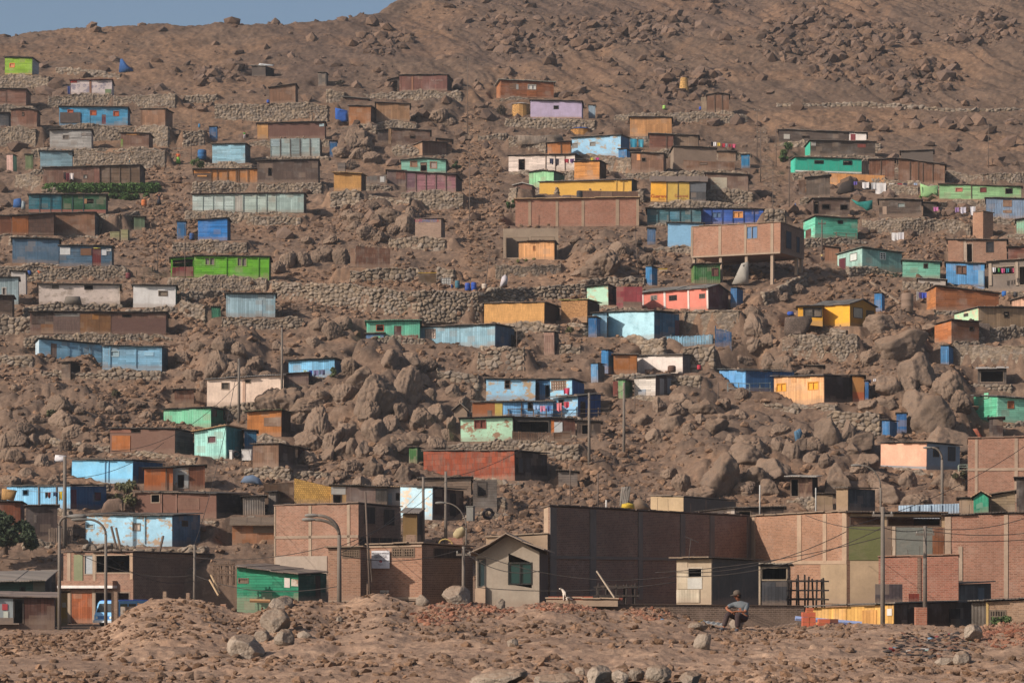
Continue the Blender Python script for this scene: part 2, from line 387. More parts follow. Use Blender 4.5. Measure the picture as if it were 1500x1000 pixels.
        for i in range(len(us) - 1):
            for j in range(len(vs) - 1):
                if not solid(i, j): continue
                a, b, e, f = us[i], us[i + 1], vs[j], vs[j + 1]
                mb.quad(q(a, e, y), q(b, e, y), q(b, f, y), q(a, f, y))
                mb.quad(q(b, e, y + t), q(a, e, y + t), q(a, f, y + t), q(b, f, y + t))
                if not solid(i - 1, j): mb.quad(q(a, e, y + t), q(a, e, y), q(a, f, y), q(a, f, y + t))
                if not solid(i + 1, j): mb.quad(q(b, e, y), q(b, e, y + t), q(b, f, y + t), q(b, f, y))
                if not solid(i, j - 1): mb.quad(q(a, e, y + t), q(b, e, y + t), q(b, e, y), q(a, e, y))
                if not solid(i, j + 1): mb.quad(q(a, f, y), q(b, f, y), q(b, f, y + t), q(a, f, y + t))
    front = MB(); sheet(front, 0, 1, 0, 1, 0, .09, ext)
    wm = M(kind, hx, hx2)
    back_rise = rs / ppm0 if rs else -.12
    bz = lambda u: zt(u) + (0 if gable else back_rise)
    side_mb = MB() if sk else front
    for u, w0, w1 in ((0, 0, .09), (1, -.09, 0)):
        x = (u - .5) * L; zz0 = zb(u) - ext
        pts = [(0.092, zz0), (d, zz0), (d, bz(u))] + ([(d / 2, zt(u) + gable / ppm0)] if gable else []) + [(0.092, zt(u) if not gable else zt(u))]
        pts2 = pts[::-1]
        a = [(x + w0, p[0], p[1]) for p in pts2]; b = [(x + w1, p[0], p[1]) for p in pts]
        (side_mb).poly(a); side_mb.poly(b)
        for k in range(len(pts)):
            p, q = pts[k], pts[(k + 1) % len(pts)]
            side_mb.quad((x + w0, p[0], p[1]), (x + w0, q[0], q[1]), (x + w1, q[0], q[1]), (x + w1, p[0], p[1]))
    side_mb.quad((-L / 2 + .09, d - .1, -ext), (L / 2 - .09, d - .1, -ext), (L / 2 - .09, d - .1, bz(1)), (-L / 2 + .09, d - .1, bz(0)))
    front.quad((-L / 2 + .1, .1, zb(0) - .02), (L / 2 - .1, .1, zb(1) - .02), (L / 2 - .1, d - .11, zb(1) - .02), (-L / 2 + .1, d - .11, zb(0) - .02))
    front.build('wall', wm, root)
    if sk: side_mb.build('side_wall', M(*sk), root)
    for k, pn in enumerate(pan):
        mb = MB(); h2 = None
        if len(pn) > 6 and isinstance(pn[6], str): h2 = pn[6]; pn = pn[:6] + pn[7:]
        x0, x1, y0, y1 = pn[:4]; u0, u1 = px2u(x0), px2u(x1); uc = (u0 + u1) / 2
        v0 = 0 if y1 is None else max(0, pv(uc, y1)); v1 = .995 if y0 is None else min(.995, pv(uc, y0))
        pr = pn[6] if len(pn) > 6 else .035 + .006 * (k % 4)
        sheet(mb, u0, u1, v0, v1, -pr, pr - .002)
        mb.build(pn[7] if len(pn) > 7 else 'wall_panel', M(pn[4], pn[5], h2), root)
    if bat:
        us = [k / bat for k in range(bat + 1)] if isinstance(bat, int) else [px2u(x) for x in bat]
        for u in us:
            hw = .045 / L; u0, u1 = max(0, u - hw), min(1, u + hw)
            if any(h[0] - .01 < u < h[1] + .01 for h in holes): continue
            a, b = pt(u0, 0, 0), pt(u1, .99, 0); mb = MB(); mb.box(a[0], b[0], -.1, -.062, a[2], zt(u) - .03); mb.build('batten', M('paint', batc or '#5d4c40'), root)
    for w, h in zip(win, holes):
        fill = w[4] if len(w) > 4 else None; fr = w[5] if len(w) > 5 else '#4a3b30'; ty = w[6] if len(w) > 6 else 'w'
        a, b = pt(h[0], h[2], 0), pt(h[1], h[3], 0); x0, x1, z0_, z1_ = a[0], b[0], a[2], b[2]; t = .055
        if ty == 'd' and fill and fill != 'open':
            mb = MB(); mb.box(x0 + .003, x1 - .003, .03, .085, z0_ - .02, z1_ - .003); mb.build('door', M(fill[0], fill[1]) if isinstance(fill, tuple) else M('plank_v', fill), root); continue
        mb = MB(); t2 = t
        mb.box(x0 - .03, x0 + t, -.03, .03, z0_ - .03, z1_ + .03); mb.box(x1 - t, x1 + .03, -.03, .03, z0_ - .03, z1_ + .03)
        mb.box(x0 + t, x1 - t, -.03, .03, z1_ - t, z1_ + .03)
        if ty == 'w': mb.box(x0 + t, x1 - t, -.03, .03, z0_ - .03, z0_ + t)
        if ty == 'w' and x1 - x0 > 1.0 and fill != 'open': mb.box((x0 + x1) / 2 - .03, (x0 + x1) / 2 + .03, -.06, .02, z0_ + t, z1_ - t)
        if isinstance(fill, tuple) and fill[0] == 'grid':
            n = fill[2]
            for k in range(1, n): xx = x0 + (x1 - x0) * k / n; mb.box(xx - .035, xx + .035, -.05, .01, z0_ + t, z1_ - t)
            for k in range(1, 3): zz = z0_ + (z1_ - z0_) * k / 3; mb.box(x0 + t, x1 - t, -.045, .005, zz - .03, zz + .03)
            fill = fill[1]
        f = mb.build('window' if ty == 'w' else 'door_frame', M('paint', fr or '#4a3b30'), root)
        if fill and fill != 'open':
            mb = MB(); mb.box(x0 + .002, x1 - .002, .06, .085, z0_ + .002, z1_ - .002); mb.build('pane', M(*fill) if isinstance(fill, tuple) else M('paint', fill), f)
    for (x0, x1, y0, y1, fill, nm) in swin:      # openings and doors on the visible flank
        xs, sgn = (L / 2, 1) if side > 0 else (-L / 2, -1); xc = xr if side > 0 else xl
        sc = abs(side); a, b = abs(x0 - xc) / sc * d, abs(x1 - xc) / sc * d; a, b = min(a, b), max(a, b)
        yb_ = ybr if side > 0 else ybl; zq = lambda y: (yb_ - y) / ppm0 + zb(1 if side > 0 else 0)
        mb = MB()
        if nm in ('window',):
            for q0, q1, r0, r1 in ((a - .05, a, zq(y1) - .05, zq(y0) + .05), (b, b + .05, zq(y1) - .05, zq(y0) + .05), (a, b, zq(y0), zq(y0) + .05), (a, b, zq(y1) - .05, zq(y1))):
                mb.box(min(xs, xs + sgn * .05), max(xs, xs + sgn * .05), q0, q1, r0, r1)
            f = mb.build('window', M('paint', '#51443a'), root); mb = MB()
            mb.box(min(xs, xs + sgn * .02), max(xs, xs + sgn * .02), a, b, zq(y1), zq(y0)); mb.build('pane', M(*fill) if isinstance(fill, tuple) else M('glass', fill), f)
        else:
            mb.box(min(xs, xs + sgn * .04), max(xs, xs + sgn * .04), a, b, zq(y1), zq(y0)); mb.build(nm, M(*fill) if isinstance(fill, tuple) else M('plank_v', fill), root)
    if not noroof:
        mb = MB(); n = max(2, int(L / .85)); us = sorted(set([-ro / L, 1 + ro / L] + [k / n for k in range(1, n)] + ([.5] if apex else [])))
        jz = [R.uniform(-.03, .065) for _ in us]; jy = [R.uniform(-.14, .06) for _ in us]; th = .07
        rows = [(-oh, -oh * back_rise / d if not gable else -oh * 2 * gable / ppm0 / d), (d * .5, back_rise * .5 if not gable else gable / ppm0), (d + .2, back_rise if not gable else -.05)]
        m = len(us)
        for k in range(m - 1):
            zo, yo, tl_ = R.uniform(0, .055), R.uniform(-.16, .05), R.uniform(-.02, .02); G = []
            for r, (yy, dz) in enumerate(rows):
                ln_ = []
                for e, u in ((0, us[k]), (1, us[k + 1])):
                    uc = min(1, max(0, u)); x = (u - .5) * L + (.03 if e else -.03)
                    ln_.append((x, yy + (yo if r == 0 else 0), zt(uc) + dz + .047 + zo + tl_ * (e - .5)))
                G.append(ln_)
            for r in range(2):
                a, b, cc, dd = G[r][0], G[r][1], G[r + 1][1], G[r + 1][0]
                mb.hexa([a, b, cc, dd] + [(p[0], p[1], p[2] + th) for p in (a, b, cc, dd)])
        mb.build('roof', M(rk, roof), root)
    root['_L'] = 0; del root['_L']
    HOUSES[short] = dict(root=root, L=L, d=d, phi=phi, FL=FL, FR=FR, zbl=zbl, zbr=zbr, Y=Y0, ppm=ppm0, pt=pt, px2u=px2u, pv=pv, h=zt)
    return root
HOUSES = {}

def latrine(label, xl, xr, yt, yb, hx, side=0, Y=None, roof='#54483f', sk=None, door=True, kind='plank_v', name='latrine', cat='latrine', group='blue latrines on the hillside', d=1.15):
    return H(label, label, xl, xr, yt, yb, kind, hx, side=side, d=d, sk=sk, Y=Y, name=name, cat=cat, roof=roof, oh=.1, ro=.08, group=group, ext=.4,
             pan=[(xl + (xr - xl) * .14, xr - (xr - xl) * .14, yt + (yb - yt) * .12, yb - 1, kind, hx, .03, 'door')] if door else ())

def lump_mesh(name, seed, sub=3, amp=.28, flat=.0, facet=.0, mat=None, crack=1.0):
    bm = bmesh.new(); bmesh.ops.create_icosphere(bm, subdivisions=sub, radius=1)
    rr = random.Random(seed); pl = []
    for k in range(13):
        v = Vector((rr.gauss(0, 1), rr.gauss(0, 1), rr.gauss(0, 1))).normalized(); pl.append((v, rr.uniform(.55, .93)))
    from mathutils import noise as mn
    for v in bm.verts:
        p = v.co.copy(); r = 1.0
        for n_, dd in pl:
            q = p.dot(n_)
            if q > 1e-4: r = min(r, dd / q) if facet > .5 else r * 1 if q < dd else r * (1 - facet) + facet * min(r, dd / q)
        o = Vector((seed * 3.3, 0, 0)); r *= 1 + amp * mn.noise(p * 1.1 + o) + amp * .4 * mn.noise(p * 2.7 + o) + amp * .18 * mn.noise(p * 6.5 + o)
        q3 = Vector((p.x * 1.9, p.y * 1.9, p.z * .9)) + o * 2; cr = max(0, 1 - abs(mn.noise(q3)) * 6); r *= 1 - .13 * crack * cr * cr
        dv, _pt = mn.voronoi(Vector((p.x * 2.1, p.y * 2.1, p.z * 1.3)) + o); e = min(1, (dv[1] - dv[0]) * 4.5); r *= 1 - crack * (.1 - .1 * e * (2 - e) - .05 * (dv[0] - .3))
        r *= 1 - (.02 + .03 * crack) * abs(mn.noise(p * 6 + o)) - .02 * abs(mn.noise(p * 13 + o))
        v.co = p * r
    me = bpy.data.meshes.new(name); bm.to_mesh(me); bm.free(); me.shade_smooth(); me.materials.append(mat); return me
BR = '#8a6553'; DB = '#5d4a40'
# ---- top rows, left
H('lime shack', 'lime green shack with one orange framed window on the top left terrace', 7, 47, 85, 109, 'plank_h', '#86ad1c', side=10, sk=('plank_h', '#a9aeb0'), wall=21, wl=12, wr=28, win=((14, 21, 93, 99, '#c98a5a', '#e0743a'),), pan=((7, 47, 108, 109, 'paint', '#c7a04a'),), roof='#3d3631')
H('plank shack at the top left edge', 'brown plank shack below the lime green shack, cut by the left edge', -14, 38, 131, 154, 'plank_h', '#7a5546', side=7, wall=0, pan=((8, 10, 131, 154, 'paint', '#5d4438'),))
H('mural shack', 'white shack with a worn painted mural and a red roof edge near the hilltop', 104, 164, 118, 138, 'peel', '#c4b5b2', hx2='#8f8793', side=3, wall=17, wl=32, wr=1, pan=((131, 134, 118, 138, 'paint', '#8a5f48'), (104, 113, 118, 121, 'paint', '#b03328'), (154, 163, 131, 138, 'paint', '#6d7d5c')), roof='#6d2f2a')
H('arched brown shack', 'small brown shack with arched roof and narrow dark opening on the upper left', 16, 54, 162, 185, 'plank_v', '#754f3e', side=5, apex=3, wall=30, wl=16, wr=0, win=((32, 35, 165, 170, 'open', '#3a2c24'),))
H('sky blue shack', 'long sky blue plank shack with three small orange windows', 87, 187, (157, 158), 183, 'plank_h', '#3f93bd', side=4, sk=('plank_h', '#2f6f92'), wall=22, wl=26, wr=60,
  win=((99, 107, 161, 165.5, '#b4572f', '#9c4a2b'), (132, 141, 162, 169, '#b4572f', '#9c4a2b'), (166, 174, 163, 170, '#b4572f', '#9c4a2b'), (149, 155, 168, 182, '#6b3040', '#3c5a70', 'd')), pan=((88, 118, 165, 180, 'paint', '#554843', .12), (131, 132, 169, 182, 'paint', '#357796')))
H('planks shack east of the sky blue one', 'brown plank shack with a wide dark flank right of the sky blue shack', 206, 242, (161, 160), 185, 'plank_v', '#86624a', side=11, wall=30, wl=4, wr=8, pan=((206, 208, 161, 185, 'paint', '#5f4636'),))
H('greyish white shack', 'pale grey white patched shack behind a rickety rail fence', 73, 134, 191, 218, 'plank_h', '#aaa5a0', side=3, wall=12, wl=26, wr=55, win=((92, 101, 198, 204, '#6d625a', '#8a8078'),), pan=((104, 119, 193, 201, 'plank_h', '#b9b5b0'), (120, 133, 195, 199, 'plank_h', '#8d8580')), roof='#4b413a')
H('low brown shack with green board', 'low brown shack with a green stained board at its left end', 177, 218, 196, 216, 'plank_v', '#6e4f40', side=6, wall=16, wl=10, wr=26, pan=((177, 180, 204, 216, 'paint', '#6f7f3c'), (185, 204, 196, 198, 'paint', '#a8743e')))
latrine('pink latrine with mint green flank and open dark top on the left slope', 10, 19, 227, 251, '#c39d92', side=6, sk=('paint', '#7fae90'), group='coloured latrines')
latrine('narrow olive green latrine beside the pink one', 37, 48, 227, 249, '#6d7a52', side=1, group='coloured latrines')
H('pale blue plank shack', 'pale blue weathered plank shack above the long brown shack', 59, 106, (222, 223), 247, 'plank_h', '#7fa0ad', side=1, roof='#3b4247', win=())
H('long brown shack over the hedge', 'long brown plank shack standing just above the green hedge', 64, 146, (246, 245), 271, 'plank_v', '#7d5b4c', side=2, padf=True, win=((122, 128, 256, 262, '#9a948c', '#6b5448'),), pan=((138, 146, 246, 271, 'plank_v', '#8a5e50'),), d=3)
H('battened brown shack over the hedge', 'dark brown battened shack at the right end above the green hedge', 146, 205, (244, 243), 271, 'plank_h', '#65503f', side=8, sk=('plank_h', '#4a3b32'), bat=4, roof='#453a33')
H('dark shack at the left edge', 'dark grey blue lean-to shack cut by the left edge', -12, 13, 166, 187, 'plank_h', '#4a4a4e', side=3)
# ---- upper middle
H('black tarp shack', 'charcoal tarpaper shack alone on the upper slope with white boards on top', 369, 389, (97, 98), 112, 'tarp', '#4a413c', side=13, sk=('tarp', '#1d1b1a'), roof='#8d8a86')
latrine('grey wooden latrine alone on the upper slope', 466, 478, 107, 126, '#5d554f', side=3, group='grey latrines')
H('slanted roof brown shack', 'small brown plank shack with slanted roof on the highest stone terrace', 395, 433, (129, 124), 151, 'plank_v', '#7d5b45', side=4, wall=27, wl=80, wr=48)
H('two storey brown shack', 'long shack with dark brown upper wall and an orange tan panel', 377, 476, (181, 180), 203, 'paint', '#69493f', side=2, pan=((377, 393, 181, 205, 'ply', '#bd8a52'), (468, 475, 182, 186, 'paint', '#9fb3b8')), roof='#3d342e', d=2.6, Y=None)
H('pale battened lower storey', 'pale blue grey battened wall shack under the dark brown one', 396, 469, 203, 229, 'plank_h', '#93a3a2', side=3, sk=('plank_h', '#544c45'), bat=5, wall=6, wl=20, wr=14, noroof=True, d=2.4, pan=((427, 439, 204, 228, 'plank_h', '#7d8a8a'), (397, 411, 204, 214, 'plank_h', '#8d9ea3')))
latrine('blue latrine beside the pale battened shack', 483, 494, 207, 230, '#2a5f8f', side=0)
latrine('blue latrine with white notice above the pale blue shack by the stairs', 307, 318, 186, 206, '#2f6394', side=1)
H('light blue shack by the stairs', 'light blue plank shack with grey eave just right of the long stairs', 311, 359, (212, 211), 238, 'plank_h', '#86b3c6', side=8, sk=('plank_h', '#4d5a62'), roof='#555049', rs=2, wall=10, wl=9, wr=12)
H('orange plank shack', 'low orange plank shack with batten strips above the long white shack', 284, 377, (249, 248), 266, 'ply', '#b9793d', side=0, bat=[309, 318, 333, 346, 349, 363], pan=((284, 309, 254, 266, 'plank_h', '#5f4a3e'), (289, 303, 257, 259, 'paint', '#c68a4a', .1)), wall=16, wl=2, wr=2, noroof=False)
H('near black shack', 'large dark brown board shack with a small black window', 377, 466, (236, 235), 267, 'ply', '#594840', side=3, win=((393, 398, 246, 257, 'open', '#2a211c'),), wall=17, wl=0, wr=6)
H('bamboo hut', 'small golden bamboo hut with thatched roof on a tall stone plinth', 489, 529, (254, 255), 279, 'mat', '#bd8a4a', side=7, sk=('mat', '#5d4a35'), roof='#a88452', rk='mat', rs=1, oh=.35, wall=27, wl=3, wr=0, cell=.5)
H('orange brown board shack', 'orange brown board shack with a raised dark back part', 511, 543, 156, 183, 'ply', '#8a5a35', side=8, sk=('plank_v', '#55402f'), pan=((517, 543, 150, 156, 'plank_h', '#5a4336'),), roof='#4c4039')
H('raised dark back part', 'dark brown shack wall rising behind the orange brown board shack', 503, 540, (143, 146), 157, 'plank_v', '#6a4838', side=0, Y=locate(520, 157) + 3, padf=False, roof='#7d7873')
H('tan plank shack', 'tan vertical plank shack right of the orange brown board shack', 551, 600, (151, 153), 177, 'plank_v', '#96704f', side=0, wall=12, wl=4, wr=10)
H('long dark brown hilltop shack', 'long dark brown shack with faint white writing on the hilltop terrace', 585, 655, (111, 110), 133, 'plank_v', '#70493f', side=7, sk=('plank_v', '#3c2c27'), wall=16, wl=60, wr=22, pan=((619, 655, 112, 133, 'plank_v', '#744d45'), (603, 605, 112, 133, 'paint', '#8a6046')), roof='#443a34')
H('lean-to by the hilltop shack', 'open lean-to shelter with blue cloth against the long dark brown hilltop shack', 569, 584, (118, 113), 132, 'tarp', '#57483f', win=((571, 582, 119, 132, 'open', '#4a3d35', 'd'),), d=2, padf=False)
H('saggy brown shack', 'dark brown shack with sagging roof and a small black window', 574, 630, (189, 192), 213, 'plank_h', '#62483b', side=0, win=((601, 608, 198, 203, 'open', '#2c221d'),), pan=((569, 573, 189, 211, 'plank_v', '#8a6a4c'),), wall=12, wl=0, wr=0)
H('tiny dark hut', 'tiny dark hut left of the sagging brown shack', 553, 569, (192, 190), 209, 'plank_v', '#463833', side=0, d=2)
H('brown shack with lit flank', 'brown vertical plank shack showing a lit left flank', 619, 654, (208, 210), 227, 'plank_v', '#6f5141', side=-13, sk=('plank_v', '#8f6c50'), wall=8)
H('mint laundry house', 'mint green house with low arched roof and washing hung across the front', 588, 653, (235, 235), 254, 'plank_h', '#79b39f', side=2, apex=2.5, win=((616, 625, 238, 251, 'open', '#5a4a40'), (601, 611, 236, 244, '#8a6a55', '#9a6a50'), (630, 640, 237, 247, '#9a8a80', '#9a6a50')), roof='#5a6058', rs=1)
H('dusty pink shack', 'long dusty pink battened shack below the mint green laundry house', 595, 668, (252, 257), 280, 'plank_h', '#8d5f66', side=9, sk=('plank_h', '#4a3838'), bat=5, wall=28, wl=6, wr=12, roof='#4c4240', pan=((595, 609, 252, 278, 'plank_h', '#6a4c55'),))
H('grey patched lean-to', 'grey brown patched lean-to shack at the left of the dusty pink shack', 567, 594, (250, 251), 273, 'plank_v', '#6f5a55', pan=((580, 594, 251, 263, 'rust', '#75483f'),), padf=True)
H('scrap sheet shelter', 'low shelter of scrap sheets between the bamboo hut and the pink shack', 537, 566, (258, 257), 268, 'rust', '#77706a', hx2='#5e4336', pan=((557, 563, 259, 267, 'tarp', '#c9c6c2'),), noroof=True, d=1.6)
H('red brown plank shack', 'red brown plank shack with two white windows on the upper centre slope', 733, 811, (118, 121), 143, 'plank_h', '#8c5330', side=-6, sk=('plank_v', '#a5663a'), win=((756, 759, 124, 131, '#d6d2cc', '#a9a39a'), (773, 785, 124, 131, '#d6d2cc', '#a9a39a')), pan=((746, 755, 123, 130, 'plank_h', '#7d5a42'), (772, 786, 133, 143, 'plank_h', '#9c5a2c')), roof='#9fa398', wall=5, ro=.3)
H('lavender shack', 'lavender shack with flat dark roof and one small black window', 777, 852, (148, 149), 173, 'paint', '#a999b4', side=2, win=((811, 818, 155, 160, 'open', '#3a3d42'),), pan=((777, 852, 172, 173.5, 'paint', '#b58a70'),), wall=16, wl=36, wr=20, roof='#3f3733')
latrine('small pale blue latrine right of the lavender shack', 862, 872, 155, 173, '#8e9fac', side=0, group='pale latrines')
H('tan plank shack right of centre', 'tan vertical plank shack with dark flat roof right of the upper centre', 923, 984, (172, 173), 199, 'plank_v', '#b5814f', side=1, wall=0, roof='#4a3f38')
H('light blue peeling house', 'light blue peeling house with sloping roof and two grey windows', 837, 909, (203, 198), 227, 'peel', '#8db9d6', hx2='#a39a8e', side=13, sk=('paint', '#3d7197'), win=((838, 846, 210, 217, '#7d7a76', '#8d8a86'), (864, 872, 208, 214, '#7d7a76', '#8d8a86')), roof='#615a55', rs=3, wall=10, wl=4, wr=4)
H('orange plywood shack', 'orange plywood shack left of the light blue peeling house', 802, 836, (210, 208), 228, 'ply', '#b5713a', bat=[822])
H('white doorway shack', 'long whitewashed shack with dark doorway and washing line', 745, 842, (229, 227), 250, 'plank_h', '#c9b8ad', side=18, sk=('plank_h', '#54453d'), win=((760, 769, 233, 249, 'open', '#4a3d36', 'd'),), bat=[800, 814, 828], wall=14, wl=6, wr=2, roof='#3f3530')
H('orange slat shack', 'orange slatted shack with dark brown flank below the washing', 841, 878, (238, 236), 262, 'plank_h', '#c07f3c', side=10, sk=('plank_h', '#5f4430'), roof='#4a3b30')
H('mint gable shack', 'mint green gabled shack beside the long yellow shack', 775, 811, (253, 252), 271, 'plank_v', '#86bd8c', side=16, sk=('plank_v', '#55705a'), apex=2, roof='#4c443e')
H('yellow canvas shack', 'long yellow canvas walled shack with grey sheet roof', 790, 925, (268, 263), (291, 279), 'tarp', '#d6a441', side=8, sk=('tarp', '#5d4c3c'), rs=4, roof='#66625f', bat=[903, 913], batc='#b08a45')
H('small round roofed shack', 'small dark brown shack with rounded roof left of the yellow canvas shack', 753, 779, (273, 273), 291, 'paint', '#6a4a3f', side=5, apex=4, roof='#b9b4ae', d=2.2)
H('low brown screen', 'low dark brown screen shack behind the big brick wall top', 848, 935, (279, 281), 294, 'mat', '#6e5243', pan=((880, 897, 280, 293, 'mat', '#7d6250'),), noroof=True, d=1.2)
latrine('blue latrine at the right corner of the light blue peeling house', 906, 918, 219, 241, '#3a76a8', side=5)
latrine('blue box latrine in front of the brown slat shack', 929, 938, 239, 256, '#2c6ca8', side=7)
H('brown slat shack', 'brown slat shack with small orange framed window', 925, 972, (224, 226), 252, 'plank_v', '#7d5c48', side=4, win=((940, 946, 231, 237, 'open', '#55463c'),), pan=((933, 938, 226, 235, 'paint', '#d08a50'),))
H('rust brown slat shack', 'rust brown slatted shack under the tan plank shack', 951, 986, (197, 198), 219, 'plank_h', '#73493a', bat=[976], roof='#6a625b')
H('grey brown flat shack', 'grey brown board shack right of the rust brown slatted shack', 987, 1023, (198, 200), 218, 'ply', '#75604f', side=1)
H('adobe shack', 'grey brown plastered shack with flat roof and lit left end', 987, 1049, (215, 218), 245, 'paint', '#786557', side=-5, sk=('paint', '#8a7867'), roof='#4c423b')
H('low slatted shelter', 'low brown slatted shelter in front of the plastered shack', 1001, 1076, (235, 238), 249, 'plank_v', '#75543f', win=((1025, 1036, 238, 242, 'open', '#4a3628'),), pan=((1041, 1074, 237, 249, 'plank_v', '#664733'),), noroof=True, d=1.8)
H('advert shack', 'long shack fronted with yellow advertising panels and dark boards', 953, 1034, (267, 266), 296, 'ply', '#4c4a4b', side=0, pan=((953, 976, 267, 296, 'paint', '#e0a01c'), (977, 1010, 267, 296, 'paint', '#b8963f'), (1010, 1034, 267, 281, 'paint', '#585b60')), roof='#75655a', rs=15, wall=11, wl=2, wr=60, rk='tarp', bat=[976.5, 993, 1010])
H('brown shack by the advert panels', 'brown board shack with one pale patch right of the yellow panels', 1034, 1096, (254, 257), 279, 'ply', '#6e5548', side=1, pan=((1041, 1065, 260, 277, 'peel', '#a09684'), (1012, 1034, 255, 266, 'ply', '#70594b'),) [:1], wall=18)
latrine('blue latrine alone beside the upper right stairs', 1086, 1098, 227, 246, '#2a7cab', side=0)
# ---- upper right
H('dark long shack top right', 'long dark grey brown board shack with white end and red door', 1141, 1269, (191, 195), 208, 'plank_h', '#544740', pan=((1244, 1269, 195, 208, 'paint', '#d3cac4'), (1246, 1253, 196, 207, 'paint', '#7a2f36', .07, 'door'), (1148, 1157, 197, 204, 'paint', '#9a968e')), win=((1175, 1186, 199, 203, 'open', '#332a25'),), roof='#6a6059')
H('dark board shack with teal end', 'dark weathered board shack with a turquoise left end', 1187, 1282, (207, 208), 228, 'plank_h', '#55483f', side=-8, sk=('paint', '#2fae93'), pan=((1256, 1268, 211, 216, 'paint', '#7a3a32'), (1188, 1195, 208, 214, 'paint', '#9a9690')), roof='#5d534b')
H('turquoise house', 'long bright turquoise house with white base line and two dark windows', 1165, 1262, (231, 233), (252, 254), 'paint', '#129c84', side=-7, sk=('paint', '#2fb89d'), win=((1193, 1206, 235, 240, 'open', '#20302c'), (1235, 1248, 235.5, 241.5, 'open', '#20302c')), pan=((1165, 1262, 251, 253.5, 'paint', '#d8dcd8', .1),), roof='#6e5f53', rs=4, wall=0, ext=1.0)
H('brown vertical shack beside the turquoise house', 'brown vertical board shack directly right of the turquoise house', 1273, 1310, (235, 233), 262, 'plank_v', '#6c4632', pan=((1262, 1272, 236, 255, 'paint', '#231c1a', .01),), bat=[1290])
H('long brown vertical shack', 'long brown vertical board shack with sloping top on the upper right', 1316, 1384, (233, 242), (264, 268), 'plank_v', '#73503c', bat=[1333, 1345, 1352, 1366], wall=10, wl=16, wr=0)
H('orange plywood row', 'low row of orange plywood sheets under the turquoise house', 1216, 1296, (254, 257), (268, 272), 'ply', '#bd834a', noroof=True, d=1.2, padf=False)
H('grey gable hut', 'small grey gabled hut with tin roof below the turquoise house', 1181, 1216, (261, 257), (287, 289), 'plank_v', '#62544a', side=0, roof='#4a443f', rs=2, pan=((1170, 1180, 264, 285, 'plank_v', '#5a4233'),))
H('pale green wavy shack', 'long pale green shack with wavy stony roof and dark red windows', 1376, 1496, (270, 274), (290, 292), 'plank_h', '#82ac78', win=((1400, 1410, 275, 281, '#b0604f', '#a06a58'), (1436, 1445, 274.5, 282, '#6a2a28', '#5a3a30'), (1473, 1483, 276, 284, 'open', '#332a26')), roof='#6a5a4d', rs=4, wall=16, wl=0, wr=10, bat=[1423])
H('blue corrugated shack', 'blue grey corrugated shack at the right edge under the pale green one', 1444, 1520, (291, 292), 319, 'corr', '#7189a6', hx2='#6a5c55', pan=((1469, 1482, 293, 303, 'rust', '#80604d'), (1469, 1482, 308, 312, 'rust', '#7d6250')), roof='#4c4641')
H('dark brown windowed shack', 'dark brown shack with black doorway and two black windows', 1191, 1245, (291, 292), (314, 318), 'plank_h', '#614c41', side=-8, win=((1204, 1216, 299, 307, 'open', '#3a2e28'), (1231, 1242, 300, 308, 'open', '#3a2e28'), (1192, 1199, 295, 313, 'open', '#3a2e28', 'd')), roof='#57493f', wall=4)
H('dark brown shack with pane', 'dark brown shack with one pale grey pane behind the washing lines', 1288, 1350, (292, 294), (317, 316), 'plank_h', '#55463d', win=((1315, 1326, 297, 304, '#7d8684', '#6a5f57'),), pan=((1293, 1299, 302, 314, 'paint', '#9a8270'),), roof='#5d5046', wall=0)
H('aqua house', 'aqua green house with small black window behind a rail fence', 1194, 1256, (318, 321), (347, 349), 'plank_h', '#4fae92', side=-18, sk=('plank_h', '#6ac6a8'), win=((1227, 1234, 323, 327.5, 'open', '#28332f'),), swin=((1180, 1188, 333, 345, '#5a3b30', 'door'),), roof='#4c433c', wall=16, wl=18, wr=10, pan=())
H('brick tower', 'narrow unfinished brick tower above the brick house on the right', 1425, 1440, (312, 310), 350, 'brick', '#a36b4c', side=13, sk=('brick', '#8a5a42'), roof='#8a7462', oh=.02, ro=.02, d=1.6, name='brick_tower', cat='tower', ext=.8)
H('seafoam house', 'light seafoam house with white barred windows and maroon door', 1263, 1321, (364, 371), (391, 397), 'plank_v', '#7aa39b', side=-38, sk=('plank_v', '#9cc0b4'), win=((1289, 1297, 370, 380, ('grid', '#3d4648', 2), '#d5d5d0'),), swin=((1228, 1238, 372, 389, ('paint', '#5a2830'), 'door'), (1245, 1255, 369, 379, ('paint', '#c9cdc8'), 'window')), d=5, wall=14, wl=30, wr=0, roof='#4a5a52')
H('sea green shack', 'sea green plank shack with one dark window right of the seafoam house', 1322, 1377, (382, 385), (405, 407), 'plank_h', '#66a68f', win=((1353, 1359, 386, 393, 'open', '#3a3a35'),), wall=8, wl=0, wr=0, roof='#4f5a50')
H('azure shack', 'azure blue shack with a brown shutter and patched pale door', 1386, 1442, (385, 387), (410, 420), 'plank_v', '#4d8ec2', pan=((1416, 1442, 387, 420, 'plank_v', '#4a8dc4'), (1433, 1441, 396, 419, 'paint', '#7c9cb5', .08, 'door')), win=((1401, 1416, 389, 402, '#6a4c3d', '#5a463c'),), roof='#47443f', wall=3, d=3)
H('brick house on the right slope', 'small brick house with grey columns, dark doorway and one black window', 1389, 1475, (351, 353), (383, 387), 'brick', '#8f5d49', win=((1416, 1425, 356, 384, 'open', '#a08a78', 'd'), (1445, 1456, 354, 370, '#22242a', '#3a3432')), pan=((1412, 1416, 352, 384, 'conc', '#a08c7b'), (1389, 1411, 351, 383, 'brick', '#a3664a')), side=0, roof='#3f3733', name='brick_house', cat='house', wall=0, rs=1)
